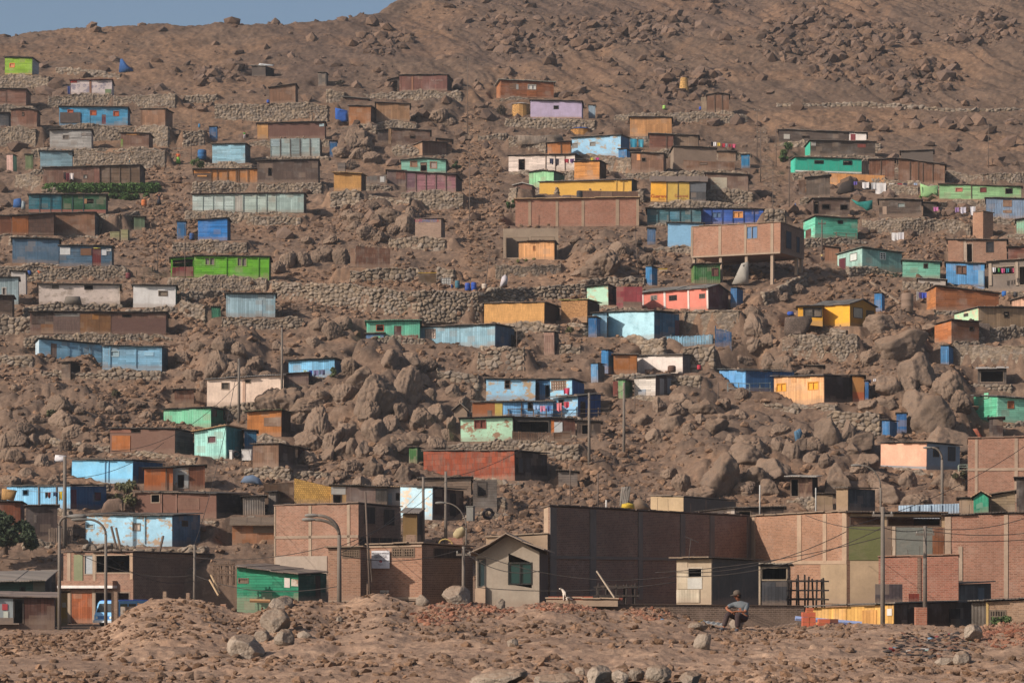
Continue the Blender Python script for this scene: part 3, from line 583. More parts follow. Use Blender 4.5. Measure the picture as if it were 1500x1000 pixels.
H('concrete frame house', 'unfinished grey concrete ground floor with washing under it at the right edge', 1448, 1520, (384, 380), 425, 'conc', '#7d7066', win=((1454, 1487, 390, 402, 'open', '#9a8876'), (1493, 1512, 390, 418, 'open', '#9a8876')), pan=((1449, 1453, 385, 418, 'conc', '#a39180', .12), (1488, 1492, 384, 418, 'conc', '#a39180', .12)), roof='#6e5a4a', name='house', cat='house')
H('tawny shack by the aqua house', 'tawny board shack left of the seafoam house', 1208, 1229, (361, 364), 386, 'ply', '#8a6148', d=2.4)
H('long orange slat shack', 'long orange brown slatted shack sloping down to the right', 1371, 1463, (420, 430), (452, 455), 'plank_h', '#8f552f', side=-14, sk=('plank_h', '#b5713a'), roof='#5a4a40', wall=0, d=3.4)
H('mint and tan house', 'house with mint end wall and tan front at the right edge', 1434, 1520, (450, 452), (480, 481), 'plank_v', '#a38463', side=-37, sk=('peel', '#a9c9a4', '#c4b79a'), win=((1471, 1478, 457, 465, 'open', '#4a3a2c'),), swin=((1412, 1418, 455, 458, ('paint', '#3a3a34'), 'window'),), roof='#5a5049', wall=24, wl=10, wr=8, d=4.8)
H('orange lattice shack', 'brown slat shack with orange left end beside the right stone wall', 1394, 1434, (470, 472), (499, 502), 'plank_h', '#75492f', side=-26, sk=('plank_h', '#b06a39'), win=((1420, 1426, 478, 484, 'open', '#33241a'),), pan=(), wall=24, wl=0, wr=16, d=3.2)
H('grey lattice lean-to', 'grey lattice lean-to at the right of the brown slat shack with orange end', 1434, 1450, (472, 474), (502, 503), 'weave', '#6a5c54', noroof=True, d=2, padf=False)
H('salmon gable shack', 'salmon pink gabled shack cut by the right edge', 1482, 1520, (441, 436), 452, 'plank_v', '#d3a184', apex=3, roof='#5f554d', d=2.6)
# ---- middle left
H('teal and green shack', 'long shack half teal half dark green with rust red base', 42, 155, (286, 285), 312, 'plank_h', '#1d6675', side=3, sk=('plank_h', '#2c3a34'), pan=((90, 155, 285, 312, 'plank_h', '#2a5a3c'), (42, 155, 307, 312, 'paint', '#8a5044', .06), (123, 127, 291, 298, 'paint', '#9a6e4c', .07)), win=((127, 137, 291, 298, 'open', '#33302a'),), bat=[58, 74, 90, 106, 122, 138], batc='#24444a', roof='#5d5650')
H('ochre board shack', 'row of ochre and brown boards forming a shack on the left', 18, 79, (317, 313), 344, 'ply', '#8a5433', pan=((18, 41.5, 317, 344, 'ply', '#9c5a28'), (42, 79, 315, 344, 'rust', '#5f4438', '#54463f')), wall=0, d=3)
H('brown board shack on the left', 'brown vertical board shack with a blue grey flank on the left slope', 79, 139, (313, 312), 344, 'ply', '#7a563f', side=7, sk=('plank_h', '#4c4f50'), wall=5, roof='#4a3e36')
H('rusty shack at the far left', 'rusty brown board shack cut by the left edge beside the ochre boards', -16, 17, (316, 317), 344, 'ply', '#7a4c34', d=3)
H('steel blue shack', 'tall steel blue board shack with black roof edge', 18, 86, (350, 351), 384, 'ply', '#4d6c86', side=1, wall=0, roof='#2f2d2c')
H('poster shack', 'steel blue plank shack with maroon door and pasted white posters', 87, 164, (360, 361), 389, 'plank_h', '#4a6880', side=3, sk=('plank_h', '#38424a'), win=((135, 148, 364, 389, '#6e2c2c', '#7a3a34', 'd'),), pan=((88, 103, 362, 373, 'paint', '#c9c9c9'), (118, 134, 364, 374, 'paint', '#75523c'), (137, 147, 363, 369, 'paint', '#cfc04a', .09), (149, 156, 365, 374, 'paint', '#c4c6ca'), (155, 163, 364, 368, 'paint', '#ccc8c4')), rs=3, roof='#5c554f', wall=20, wl=88, wr=24)
H('mint white long shack', 'long mint white plank shack in three sections with a thin dark roof', 282, 445, (286, 283), (309, 311), 'plank_h', '#aebfb6', side=4, sk=('plank_h', '#4c4a45'), pan=((282, 342, 287, 309, 'plank_h', '#b3c2bd'), (344, 356, 286, 310, 'plank_v', '#b5b0a6'), (404, 445, 284, 311, 'plank_v', '#9fb5b0')), bat=[297, 312, 327, 343, 356, 375, 390, 404], batc='#93a39c', roof='#4a3b35', rs=2, wall=0)
H('bright blue shack', 'plain bright blue shack with slanted black roof', 290, 333, (323, 320), 351, 'plank_h', '#0f72bd', side=5, sk=('plank_h', '#174a70'), roof='#38322e', wall=20, wl=36, wr=30)
latrine('blue latrine with small white notice left of the bright blue shack', 259, 272, 325, 350, '#2c6a9c', side=1)
H('lime long house', 'long lime green battened house with two grey windows', 284, 394, (376, 376), (405, 407), 'plank_h', '#62a81c', side=3, sk=('plank_h', '#3a5a20'), bat=[300, 315, 331, 347, 361, 378, 394], batc='#5aa01a', win=((300, 314, 378, 389, '#7d706c', '#7aa040'), (347, 361, 377, 390, '#7a6e66', '#7aa040')), roof='#5a5048', wall=20, wl=36, wr=14)
H('lime verandah', 'open verandah shack with maroon picket front at the left end of the lime house', 250, 284, (379, 376), 405, 'plank_h', '#5aa01c', win=((252, 283, 380, 391, 'open', '#4f8f1c'),), pan=((252, 283, 391, 405, 'plank_v', '#7a3434'),), roof='#574d46', padf=True, d=3)
H('graffiti block hut', 'small pinkish block hut with painted red and blue lettering band', 608, 646, (321, 321), 347, 'brick', '#9a7d70', side=6, sk=('brick', '#4c403a'), noroof=False, roof='#7d665a', oh=.03, wall=20, wl=36, wr=8, cell=.5)
H('rust sheet shack', 'low rusty sheet shack on the boulder terrace left of the stairs', 521, 571, (361, 364), 391, 'rust', '#64402f', hx2='#7a6a60', side=0, pan=((513, 520, 364, 391, 'plank_v', '#8a6a55', .02),), wall=22, wl=8, wr=50, noroof=True, d=1.8, cell=.55)
H('white long house', 'long whitewashed house with two dark windows high in the wall', 57, 176, (416, 419), 445, 'peel', '#cbb9ae', hx2='#a8988c', win=((77, 86, 416.5, 422, '#6d6156', '#5a4f46'), (124, 136, 417.5, 424, 'open', '#3a322c')), roof='#4c4540', wall=12, wl=20, wr=4)
H('white plaster house', 'clean white house with single wide window and mint corner', 195, 257, (419, 419), 449, 'paint', '#d6d2cf', side=2, sk=('paint', '#4a7a66'), win=((232, 245, 426, 433, '#8a7a6a', '#6a5a4c'),), roof='#544c46', wall=12, wl=10, wr=20)
H('dark patchwork shack', 'long dark brown patchwork shack of mats and boards on the left', 44, 243, (458, 458), 489, 'plank_v', '#6a4c40', side=4, pan=((46, 78, 458, 475, 'plank_v', '#4c3b33'), (60, 78, 475, 489, 'ply', '#7d5433'), (78, 117, 459, 489, 'mat', '#6f5850'), (80, 116, 459, 464, 'plank_h', '#77706a'), (117, 162, 460, 489, 'ply', '#75502f'), (135, 144, 460, 468, 'ply', '#96642c'), (163, 243, 466, 489, 'tarp', '#664a42')), win=((179, 192, 460.5, 464, 'open', '#2a211c'),), roof='#40362f', wall=10, wl=6, wr=20)
H('powder blue long house', 'long powder blue plank house with sagging roof line and grey mid door', 150, 237, (507, 508), (537, 539), 'plank_h', '#76aac9', side=9, sk=('plank_h', '#3a5a6c'), win=((162, 174, 514, 522, '#8aa4b0', '#9ab0b8'),), pan=((211, 225, 515, 521, 'paint', '#8ab4cc'),), bat=[161, 199], batc='#6a9ab4', rs=5, roof='#655d58', wall=10)
H('powder blue left wing', 'powder blue plank wing with brown doorway left of the sagging roof house', 57, 149, (497, 505), (519, 535), 'plank_h', '#72a4c2', win=((74, 83, 503, 524, '#6a5850', '#5a4a42', 'd'), (121, 130, 516, 531, '#8fb4c8', '#84a8ba', 'd')), bat=[99, 115, 131], batc='#5f8ca6', roof='#3f3a37', side=-5, sk=('paint', '#a4b8c4'), d=3)
H('tiny dark pen', 'tiny dark square shack on rubble below the powder blue wing', 90, 103, (532, 531), 556, 'plank_h', '#57463b', side=15, sk=('plank_h', '#2f2722'), d=2.0, roof='#5a4c41')
H('pale blue house in the middle left', 'pale blue plank house with peeling base on a small stone terrace', 331, 403, (431, 431), 463, 'plank_v', '#96b4c0', pan=((372, 384, 439, 463, 'plank_v', '#9ab9c6', .03, 'door'),), side=0, roof='#3b3733', wall=19, wl=6, wr=42, oh=.3)
latrine('green corrugated latrine left of the pale blue house with rail fence', 310, 323, 450, 478, '#3c7a5f', kind='corr', side=0, group='green latrines')
H('pale blue edge house', 'pale blue grey house with small window cut by the left edge', -16, 27, (407, 407), 445, 'plank_v', '#93a7ac', win=((3, 9, 421, 432, '#7d7068', '#c4bdb4'),), side=1, roof='#39332f', wall=0)
H('narrow white hut', 'narrow white hut with slanted roof squeezed beside the pale blue edge house', 17, 38, (397, 399), 434, 'paint', '#bdb4ae', side=2, roof='#433c37', d=2, Y=locate(30, 446) + 4)
H('dark slatted hut', 'dark slatted hut at the left edge under the pale blue edge house', -10, 18, (434, 434), 462, 'plank_h', '#4f3f37', side=3, d=2.4, wall=26, wl=0, wr=8)
# ---- middle and right of the slope
H('long brick hall', 'long brick hall with grey concrete columns above open concrete frames', 755, 935, (293, 290), (333, 331), 'brick', '#a5563f', side=0, pan=((774, 778, 294, 333, 'conc', '#98806a', .05), (814, 818, 294, 333, 'conc', '#98806a', .05), (852, 856, 293, 333, 'conc', '#98806a', .05), (902, 907, 292, 333, 'conc', '#98806a', .05), (932, 936, 291, 333, 'conc', '#98806a', .05), (755, 936, 332, 334.5, 'conc', '#8a7663', .06)), roof='#b5946e', rk='paint', oh=.25, name='brick_house', cat='house', wall=0, ext=.2, d=4.5)
H('concrete arch base', 'grey concrete base with two dark square arches under the long brick hall', 737, 818, (335, 334), (378, 376), 'conc', '#93806d', win=((741, 774, 348, 377, 'open', '#7d6a58', 'd'), (778, 812, 347, 377, 'open', '#7d6a58', 'd')), noroof=True, name='concrete_base', cat='foundation', d=2.5, Y=locate(780, 378) + .2)
H('peach plywood shack', 'peach plywood shack with tiny window under the concrete frames', 760, 812, (355, 354), (379, 380), 'plank_v', '#d69a62', win=((781, 784, 360, 367, '#b07c4c', '#a06c40'),), side=4, sk=('plank_v', '#5a4432'), roof='#4a3b30', d=2, Y=locate(780, 380) - 2)
H('long teal panel shack', 'long shack with dark teal grey panels behind the brick house on stilts', 948, 1027, (306, 307), 329, 'plank_h', '#3f6a74', bat=[964, 980, 996, 1012], batc='#2c4a52', pan=((981, 996, 310, 322, 'plank_h', '#3f7a90'),), roof='#3b3633', wall=3)
H('royal blue panel shack', 'royal blue panelled shack with an orange window shutter', 1027, 1118, (306, 307), 328, 'plank_h', '#2f57a6', bat=[1042, 1058, 1073, 1089, 1104], batc='#24407a', win=((1043, 1056, 311, 319, '#4f6a8a', '#3a5a90'), (1074, 1088, 310, 319, '#c98a4a', '#c98a4a')), roof='#3b3633', wall=3)
H('sky blue tarp shack', 'sky blue tarpaulin shack with dusty hem left of the brick house on stilts', 978, 1030, (327, 328), 360, 'tarp', '#7fb2d6', roof='#5a5450', wall=12, wl=34, wr=0, rs=1, pan=((978, 1012, 353, 360, 'peel', '#8ab0c8', ), ) [:0])
latrine('slate blue latrine left of the sky blue tarpaulin shack', 948, 960, 335, 358, '#4d6a8c', side=0)
latrine('tall blue latrine above the crimson shack', 946, 955, 391, 418, '#2a74a8', side=8)
latrine('dark blue latrine right of the coral house', 1070, 1079, 422, 447, '#31608c', side=9)
# brick house on stilts
H('brick house on stilts', 'brick house with grey columns standing on concrete stilts', 1013, 1143, (333, 326), (376, 369), 'brick', '#a96a4e', side=34, sk=('brick', '#6e4538'), win=((1094, 1110, 331, 350, ('tarp', '#5f7fa6'), '#8a7664'),), swin=((1151, 1158, 336, 360, ('paint', '#26384a'), 'window'), (1166, 1170, 340, 362, ('paint', '#26384a'), 'window')),
  pan=((1012, 1015, 333, 376, 'conc', '#8f7b69', .05), (1053, 1057, 330, 374, 'conc', '#98836f', .05), (1091, 1094, 328, 372, 'conc', '#98836f', .05), (1129, 1133, 327, 370, 'conc', '#98836f', .05), (1013, 1143, 374.5, 376, 'conc', '#a08c78', .06)), roof='#8a7562', rk='conc', oh=.04, ro=.05, padf=False, ext=.05, name='brick_house', cat='house', d=6, Y=locate(1100, 420) - 3.0)
_h = HOUSES['brick house on stilts']
for (lx, ly, zb_) in ((-.5, .2, 418), (-.185, .2, 416), (.115, .2, 424), (.41, .2, 436), (.49, 4.5, 430), (.49, 5.7, 420)):
    mb = MB(); z1 = _h['pt'](lx + .5, 0, 0)[2]; z0_ = (HY - zb_) / F * _h['Y'] - _h['root'].location.z - .6; xx = lx * _h['L'] * .97
    mb.box(xx - .16, xx + .16, ly, ly + .32, z0_, z1 - .03); mb.build('stilt', M('conc', '#a08c78'), _h['root'])
H('green ground floor room', 'green panelled room tucked under the brick house on stilts', 1017, 1055, (388, 387), (414, 413), 'corr', '#2f6a30', hx2='#285a2c', win=((1043, 1052, 393, 404, '#6a4038', '#5a3a34'),), name='room', cat='room', noroof=False, d=2.6, Y=locate(1100, 420) - 2.0, side=-4, sk=('plank_v', '#5a7a3c'))
# middle band
H('coral house', 'coral red house with white corner pilasters and barred windows', 942, 1037, (428, 423), (453, 453), 'paint', '#d57866', side=30, sk=('plank_v', '#6a3c3c'), win=((954, 963, 432, 439, ('grid', '#6a7f8c', 2), '#8a8078'), (981, 992, 432.5, 440, ('grid', '#22201f', 3), '#3a3230'), (1025, 1033, 431, 437.5, ('grid', '#9a938c', 2), '#5a504a')), pan=((941.5, 943.5, 428, 453, 'paint', '#d8c8c0', .06), (973, 976, 426, 453, 'paint', '#d8c8c0', .06), (1008, 1010.5, 425, 453, 'paint', '#d8c8c0', .06), (1035.5, 1038, 423, 453, 'paint', '#d8c8c0', .06)), gable=8, roof='#6b6864', wall=0, d=5, name='house', cat='house')
H('crimson shack', 'plain crimson board shack between the coral house and mint shack', 903, 941, (420, 420), (451, 452), 'ply', '#8e3a40', pan=((913, 940, 442, 452, 'paint', '#6a5448'),), noroof=True, d=2.5)
H('mint square shack', 'small pale mint square shack with a dark right flank', 860, 891, (421, 418), 446, 'peel', '#a5cdb4', hx2='#b5a88c', side=12, sk=('plank_v', '#332a28'), roof='#403933', d=2.6)
H('tan matting shack', 'long tan reed matting shack with ragged top edge', 709, 797, (446, 443), (472, 473), 'mat', '#d09a58', side=23, sk=('mat', '#4c3b30'), roof='#5c4f45', wall=14, wl=6, wr=24, oh=.1, cell=.5)
H('basket weave shack', 'brown woven bamboo shack right of the tan matting shack', 822, 860, (441, 440), 468, 'weave', '#a87a4c', side=18, sk=('weave', '#4c3a30'), roof='#8a7f40', oh=.15, wall=14, wl=2, wr=4, cell=.5)
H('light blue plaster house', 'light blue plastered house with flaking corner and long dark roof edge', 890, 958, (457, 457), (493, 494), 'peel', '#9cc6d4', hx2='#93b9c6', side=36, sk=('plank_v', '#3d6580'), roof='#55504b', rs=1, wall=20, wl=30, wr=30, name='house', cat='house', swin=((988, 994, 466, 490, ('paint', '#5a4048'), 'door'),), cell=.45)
H('pale blue annex', 'narrow pale blue annex behind the blue latrine at the plastered house', 868, 889, (460, 458), 493, 'plank_v', '#8ab4cc', d=2.5)
latrine('dark blue latrine at the left of the light blue plastered house', 862, 874, 465, 493, '#205a8c', side=6, Y=locate(870, 494) - 1.0)
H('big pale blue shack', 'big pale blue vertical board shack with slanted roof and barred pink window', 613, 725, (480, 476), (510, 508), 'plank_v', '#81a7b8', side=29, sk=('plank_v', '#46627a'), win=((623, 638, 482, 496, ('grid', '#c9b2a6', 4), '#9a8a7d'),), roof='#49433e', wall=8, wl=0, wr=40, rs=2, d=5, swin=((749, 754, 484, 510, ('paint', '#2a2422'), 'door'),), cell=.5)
H('seafoam terrace house', 'seafoam green house with black window, open doorway and red railing', 537, 615, (472, 470), (492, 494), 'plank_v', '#5fb89a', win=((551, 562, 476, 485, 'open', '#b05c3c'), (577, 588, 477, 496, ('plank_v', '#4a2c2a'), '#3f6a58', 'd')), roof='#4d8a74', side=0, sk=('plank_v', '#2f7a66'), wall=10)
H('white low hut', 'low white peeling hut with rounded dark roof among boulders', 524, 560, (506, 505), 523, 'peel', '#c7bab0', hx2='#a89a90', side=24, sk=('plank_v', '#5f5550'), roof='#575049', d=3.0, rs=2, swin=((561, 569, 506, 522, ('paint', '#54303a'), 'door'), (574, 578, 507, 512, ('paint', '#3a302c'), 'window')))
H('patched crate hut', 'tiny patched blue and green hut under the seafoam terrace house', 536, 562, (490, 489), 501, 'plank_v', '#5f7fa6', pan=((547, 557, 492, 501, 'paint', '#6fb48c'),), d=1.4, roof='#6a5a4a')
latrine('brown corrugated latrine right of the big pale blue shack', 797, 812, 487, 519, '#8a6a5c', kind='corr', side=7, sk=('corr', '#332a27'), group='brown latrines')
latrine('blue latrine at the left of the orange board shack', 881, 891, 513, 541, '#2a72a8', side=8)
latrine('light blue latrine with grey flank on the slope below the orange boards', 866, 876, 533, 560, '#4a86b4', side=10, sk=('plank_v', '#5a5a58'))
H('orange flat shack', 'flat orange board shack left of the white shack with grey end', 899, 933, (520, 520), (545, 546), 'ply', '#a0622c', roof='#756a61', rs=1, d=3)
H('white grey end shack', 'white board shack with a shaded grey right end', 934, 1000, (522, 520), (546, 545), 'paint', '#d5c8bf', side=26, sk=('plank_v', '#5a5656'), roof='#6f665f', d=4, rs=1, wall=6)
H('white and green shack', 'patched white shack with green and maroon left panels and wavy roof', 929, 960, (554, 552), (580, 578), 'plank_h', '#c9bfb6', side=24, sk=('plank_v', '#5a4a46'), rs=7, roof='#6a655f', pan=((935, 946, 570, 579, 'paint', '#8a929c'),), d=3.5, swin=((966, 972, 553, 577, ('paint', '#97928c'), 'wall_panel'), (977, 984, 551, 574, ('paint', '#8a8a8c'), 'wall_panel')), name='shack')
H('green corner hut', 'small green corner hut with maroon panel by the patched white shack', 906, 916, (556, 556), 583, 'plank_v', '#6f9a68', side=11, sk=('plank_v', '#3f6a3a'), roof='#6a625b', d=2.2, pan=((898, 905, 558, 580, 'plank_v', '#6e3a30', .02),))
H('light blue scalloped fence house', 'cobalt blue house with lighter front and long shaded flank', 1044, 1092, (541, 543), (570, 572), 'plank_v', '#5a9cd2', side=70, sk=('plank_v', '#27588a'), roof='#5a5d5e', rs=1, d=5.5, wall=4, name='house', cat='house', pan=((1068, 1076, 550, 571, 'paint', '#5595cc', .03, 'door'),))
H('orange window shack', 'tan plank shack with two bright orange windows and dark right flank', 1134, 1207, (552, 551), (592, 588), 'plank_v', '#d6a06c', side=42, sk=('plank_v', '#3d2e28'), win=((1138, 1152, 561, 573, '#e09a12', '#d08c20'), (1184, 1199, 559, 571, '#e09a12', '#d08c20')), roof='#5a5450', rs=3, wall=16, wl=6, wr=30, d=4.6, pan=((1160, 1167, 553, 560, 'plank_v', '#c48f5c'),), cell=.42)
H('amber end shack', 'amber and rust board shack behind the tan shack with orange windows', 1249, 1266, (550, 552), (589, 588), 'paint', '#8f602c', pan=((1249, 1266, 574, 589, 'paint', '#94481f'),), roof='#4c423b', d=2.4, Y=locate(1250, 590) + 1)
latrine('blue latrine behind the amber end of the tan shack with orange windows', 1267, 1272, 558, 588, '#23588c', side=1, door=False)
H('golden house', 'golden yellow house with dark verandah and grey gabled roof', 1190, 1245, (449, 446), (475, 477), 'paint', '#dda012', side=36, sk=('paint', '#a87412'), gable=9, roof='#625e5a', d=4.6, win=(), swin=((1250, 1262, 450, 464, ('paint', '#a59c8c'), 'window'), (1268, 1278, 452, 466, ('paint', '#5a4a34'), 'window')), wall=26, wl=32, wr=0, name='house', cat='house', cell=.42)
H('golden house verandah', 'dark open verandah at the left end of the golden yellow house', 1169, 1205, (450, 449), (470, 474), 'paint', '#d09414', win=((1177, 1204, 450.5, 465, ('plank_v', '#57504a'), '#3c352f'),), noroof=False, roof='#625e5a', d=2.2, Y=HOUSES['golden house']['Y'] + .4, padf=False)
latrine('blue latrine behind the golden yellow house', 1281, 1292, 430, 456, '#2c74ac', side=4)
latrine('large blue latrine below the orange lattice shack at the right', 1378, 1390, 507, 535, '#3a6f9c', side=6)
latrine('front one of the paired blue latrines above the pink house', 1292, 1303, 616, 645, '#2a6698', side=10)
latrine('rear one of the paired blue latrines above the pink house', 1313, 1328, 606, 634, '#215a90', side=0)
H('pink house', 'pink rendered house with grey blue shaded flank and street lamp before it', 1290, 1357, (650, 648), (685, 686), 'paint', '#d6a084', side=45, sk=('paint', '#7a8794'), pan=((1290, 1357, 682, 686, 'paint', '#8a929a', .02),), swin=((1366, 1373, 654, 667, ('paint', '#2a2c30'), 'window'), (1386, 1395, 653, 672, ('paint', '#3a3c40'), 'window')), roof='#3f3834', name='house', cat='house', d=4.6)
H('mint edge house', 'mint green house with rust shutter and grey roof cut by the right edge', 1461, 1520, (581, 586), (616, 620), 'plank_h', '#84cdae', side=-36, sk=('plank_h', '#58b890'), win=((1476, 1485, 587, 598, '#9a5a30', '#a05c34'),), swin=((1441, 1448, 573, 581, ('paint', '#7ac29c'), 'window'),), roof='#6f6e6c', rs=5, d=4.5, name='house', cat='house')
H('dark hut at the right', 'small dark brown hut with junk in front under the mint edge house', 1449, 1469, (614, 612), 642, 'plank_v', '#3f2e28', d=2)
# twin terrace houses
H('flaking blue house', 'upper flaking light blue house with lattice window and deep doorway', 712, 784, (556, 556), (584, 583), 'peel', '#8fbfdc', hx2='#b49a7c', win=((739, 747, 556.5, 569, 'open', '#6a5a50'),), side=0, roof='#48423e', name='house', cat='house', d=3.5)
H('lattice window wing', 'light blue wing with wide barred window beside the flaking blue house', 806, 838, (556, 556), 583, 'peel', '#8ec4e0', hx2='#c0b8a8', side=18, sk=('plank_v', '#3a67a0'), win=((808, 829, 557.5, 571, ('grid', '#c9bcae', 6), '#8a6a55'),), roof='#48423e', d=3.2)
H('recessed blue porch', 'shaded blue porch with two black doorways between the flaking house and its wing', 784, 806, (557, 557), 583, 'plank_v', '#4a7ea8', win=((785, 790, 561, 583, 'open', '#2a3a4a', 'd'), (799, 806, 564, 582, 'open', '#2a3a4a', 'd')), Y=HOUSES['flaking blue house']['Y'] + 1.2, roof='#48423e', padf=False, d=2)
H('blue middle row house', 'sky blue lower house with orange left end, yellow strip and dark doorway', 692, 810, (590, 588), (611, 611), 'plank_v', '#6aa6d8', pan=((692, 725, 590, 611, 'paint', '#98592f'), (725, 736, 590, 611, 'paint', '#b8a04a'), (714, 720, 601, 611, 'paint', '#6a5a50', .07)), win=((773, 780, 588.5, 601, 'open', '#2a2c30'),), bat=[764], roof='#5f5a55', rs=4, name='house', cat='house', d=3.4)
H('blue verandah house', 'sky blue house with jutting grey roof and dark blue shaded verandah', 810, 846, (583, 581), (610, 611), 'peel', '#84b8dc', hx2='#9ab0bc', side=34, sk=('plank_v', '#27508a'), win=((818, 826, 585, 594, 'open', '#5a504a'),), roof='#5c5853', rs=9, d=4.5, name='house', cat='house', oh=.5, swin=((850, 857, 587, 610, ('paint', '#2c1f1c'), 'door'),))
H('pale mint peeling house', 'pale mint peeling house with rust red shutter on a stone terrace', 675, 751, (613, 612), (645, 644), 'peel', '#aed6b6', hx2='#9a7a62', win=((695, 712, 615, 627, ('plank_v', '#7a4034'), '#8a5244'),), side=1, roof='#3f3833', wall=16, wl=28, wr=95, name='house', cat='house', d=3.5)
H('open workshop', 'open dark workshop shed with orange door posts right of the pale mint house', 752, 807, (612, 613), 637, 'plank_v', '#33302e', win=((757, 804, 616, 634, 'open', '#4a4440'),), roof='#4a443e', d=3)
H('brown door shed', 'brown shed with white door right of the open workshop', 807, 843, (613, 614), 637, 'plank_v', '#54342a', pan=((807, 812, 615, 637, 'paint', '#b8672a'), (812, 824, 618, 636, 'paint', '#b5babc', .06, 'door')), roof='#4a443e', d=3)
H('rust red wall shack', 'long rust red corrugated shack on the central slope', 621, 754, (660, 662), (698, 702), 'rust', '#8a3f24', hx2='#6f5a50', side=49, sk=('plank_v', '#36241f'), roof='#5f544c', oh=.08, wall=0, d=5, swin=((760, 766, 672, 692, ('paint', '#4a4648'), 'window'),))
latrine('dark green latrine on boulders left of the rust red shack', 599, 611, 656, 678, '#3f6a38', side=9, group='green latrines')
H('mud hut', 'small mud hut with conical roof left of the orange end house', 665, 684, (603, 603), 614, 'paint', '#8a7562', apex=11, roof='#8f7f70', d=2.2, rk='paint', side=4)
# left lower slope
H('peach house', 'peach pink plastered house with sloping grey roof behind a boulder', 303, 415, (557, 549), (594, 590), 'paint', '#ecd0ba', win=((324, 335, 561, 570, '#5a5046', '#8a7664'), (358, 366.5, 556, 560.5, 'open', '#8a7664')), pan=((355, 359, 556, 592, 'paint', '#c9a48c'),), roof='#8f8986', rs=3, name='house', cat='house', d=4)
H('dark end annex', 'mauve brown shed wall at the right end of the peach house', 416, 452, (549, 546), 562, 'plank_v', '#6a5350', noroof=False, roof='#4a423d', d=2.5)
H('blue laundry shack', 'bright light blue shack with black roof and washing in front', 423, 490, (529, 526), (549, 551), 'plank_v', '#6fb0d8', side=17, sk=('plank_v', '#2c5a82'), roof='#332e2b', d=3.2, oh=.35)
H('mint long shack', 'mint green corrugated shack with dark green shaded flank', 240, 309, (600, 598), (626, 625), 'corr', '#6dbd96', hx2='#8ab8a0', side=33, sk=('plank_v', '#2f6a54'), roof='#3f3934', d=4, wall=3, swin=((312, 317, 601, 609, ('paint', '#5a5450'), 'window'), (328, 333, 601, 612, ('paint', '#22302a'), 'window')))
H('patch tarp shack', 'brown tarpaper shack with a large orange door panel', 161, 256, (629, 628), (661, 662), 'tarp', '#735548', side=28, sk=('plank_h', '#5a5250'), pan=((164, 191, 638, 661, 'ply', '#a5602a', .06, 'door'), (161, 192, 629, 634, 'paint', '#7a5040')), win=((193, 205, 628.5, 633.5, 'open', '#2c2320'),), roof='#4c4642', wall=12, wl=4, wr=28, d=4)
H('aqua slant house', 'pale aqua house with slanting roof, small window and deep teal flank', 285, 331, (633, 624), (673, 669), 'plank_v', '#9ad6cb', side=27, sk=('plank_v', '#2f7d80'), win=((304, 317, 639, 648, ('paint', '#5f3f44'), '#9ab8b0'),), roof='#b58a5c', wall=8, wl=2, wr=10, d=4.2, name='house', cat='house')
H('teal rear annex', 'deep blue teal annex behind the pale aqua slanting house', 358, 376, (630, 632), 658, 'plank_v', '#285a7a', Y=HOUSES['aqua slant house']['Y'] + 2.5, padf=False, roof='#4c433c', d=2.5)
H('orange rag roof shack', 'orange board shack with ragged green edged roof beside the outcrop', 362, 412, (604, 601), (636, 638), 'ply', '#a8682f', side=14, sk=('plank_v', '#3d2f28'), pan=((387, 412, 611, 624, 'ply', '#7d6250'),), roof='#4f5238', oh=.35)
H('brown picket shack', 'brown vertical plank shack on a stone wall right of the aqua house', 370, 408, (652, 650), (681, 683), 'plank_v', '#7a5b47', side=25, sk=('plank_v', '#4c3a30'), roof='#57493f', wall=20, wl=6, wr=24, d=3.4)
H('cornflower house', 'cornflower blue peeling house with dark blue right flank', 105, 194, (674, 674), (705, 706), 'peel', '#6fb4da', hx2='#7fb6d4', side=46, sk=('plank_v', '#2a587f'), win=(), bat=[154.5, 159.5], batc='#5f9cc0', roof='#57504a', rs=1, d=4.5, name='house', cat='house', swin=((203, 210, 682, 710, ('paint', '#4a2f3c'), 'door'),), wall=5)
H('bright orange shack', 'bright orange board shack with weathered white doorway panel', 211, 253, (687, 685), (716, 717), 'ply', '#b5622a', side=0, roof='#3f3834', d=3, bat=[243])
H('weathered door shack', 'brown shack with weathered white door frame beside the bright orange boards', 253, 300, (685, 682), (716, 713), 'plank_v', '#75452f', pan=((253, 276, 685, 716, 'peel', '#9a9a98'),), win=((260, 270, 695, 714, 'open', '#4a4442', 'd'),), roof='#46403a', d=3)
H('brown wide shack', 'wide brown tarpaper shack with square black window', 198, 317, (721, 724), (756, 757), 'tarp', '#6e4d40', side=53, sk=('plank_h', '#332826'), win=((222, 235, 723, 736, 'open', '#8a7664'),), pan=((258, 293, 729, 746, 'mat', '#755547'),), bat=[222, 238, 260], batc='#7d5d50', roof='#57504b', rs=3, d=5)
H('blue washing house', 'bright blue house hung with washing and a shaded blue right flank', 10, 103, (712, 712), (742, 744), 'plank_v', '#74b4dc', side=56, sk=('plank_v', '#2d628f'), win=((34, 42, 717, 725, 'open', '#2f5a78'),), roof='#57524d', rs=3, d=5, name='house', cat='house', swin=((104, 112, 717, 745, ('paint', '#5a2c40'), 'door'), (141, 149, 720, 730, ('paint', '#5a2c40'), 'window')), bat=[58, 84])
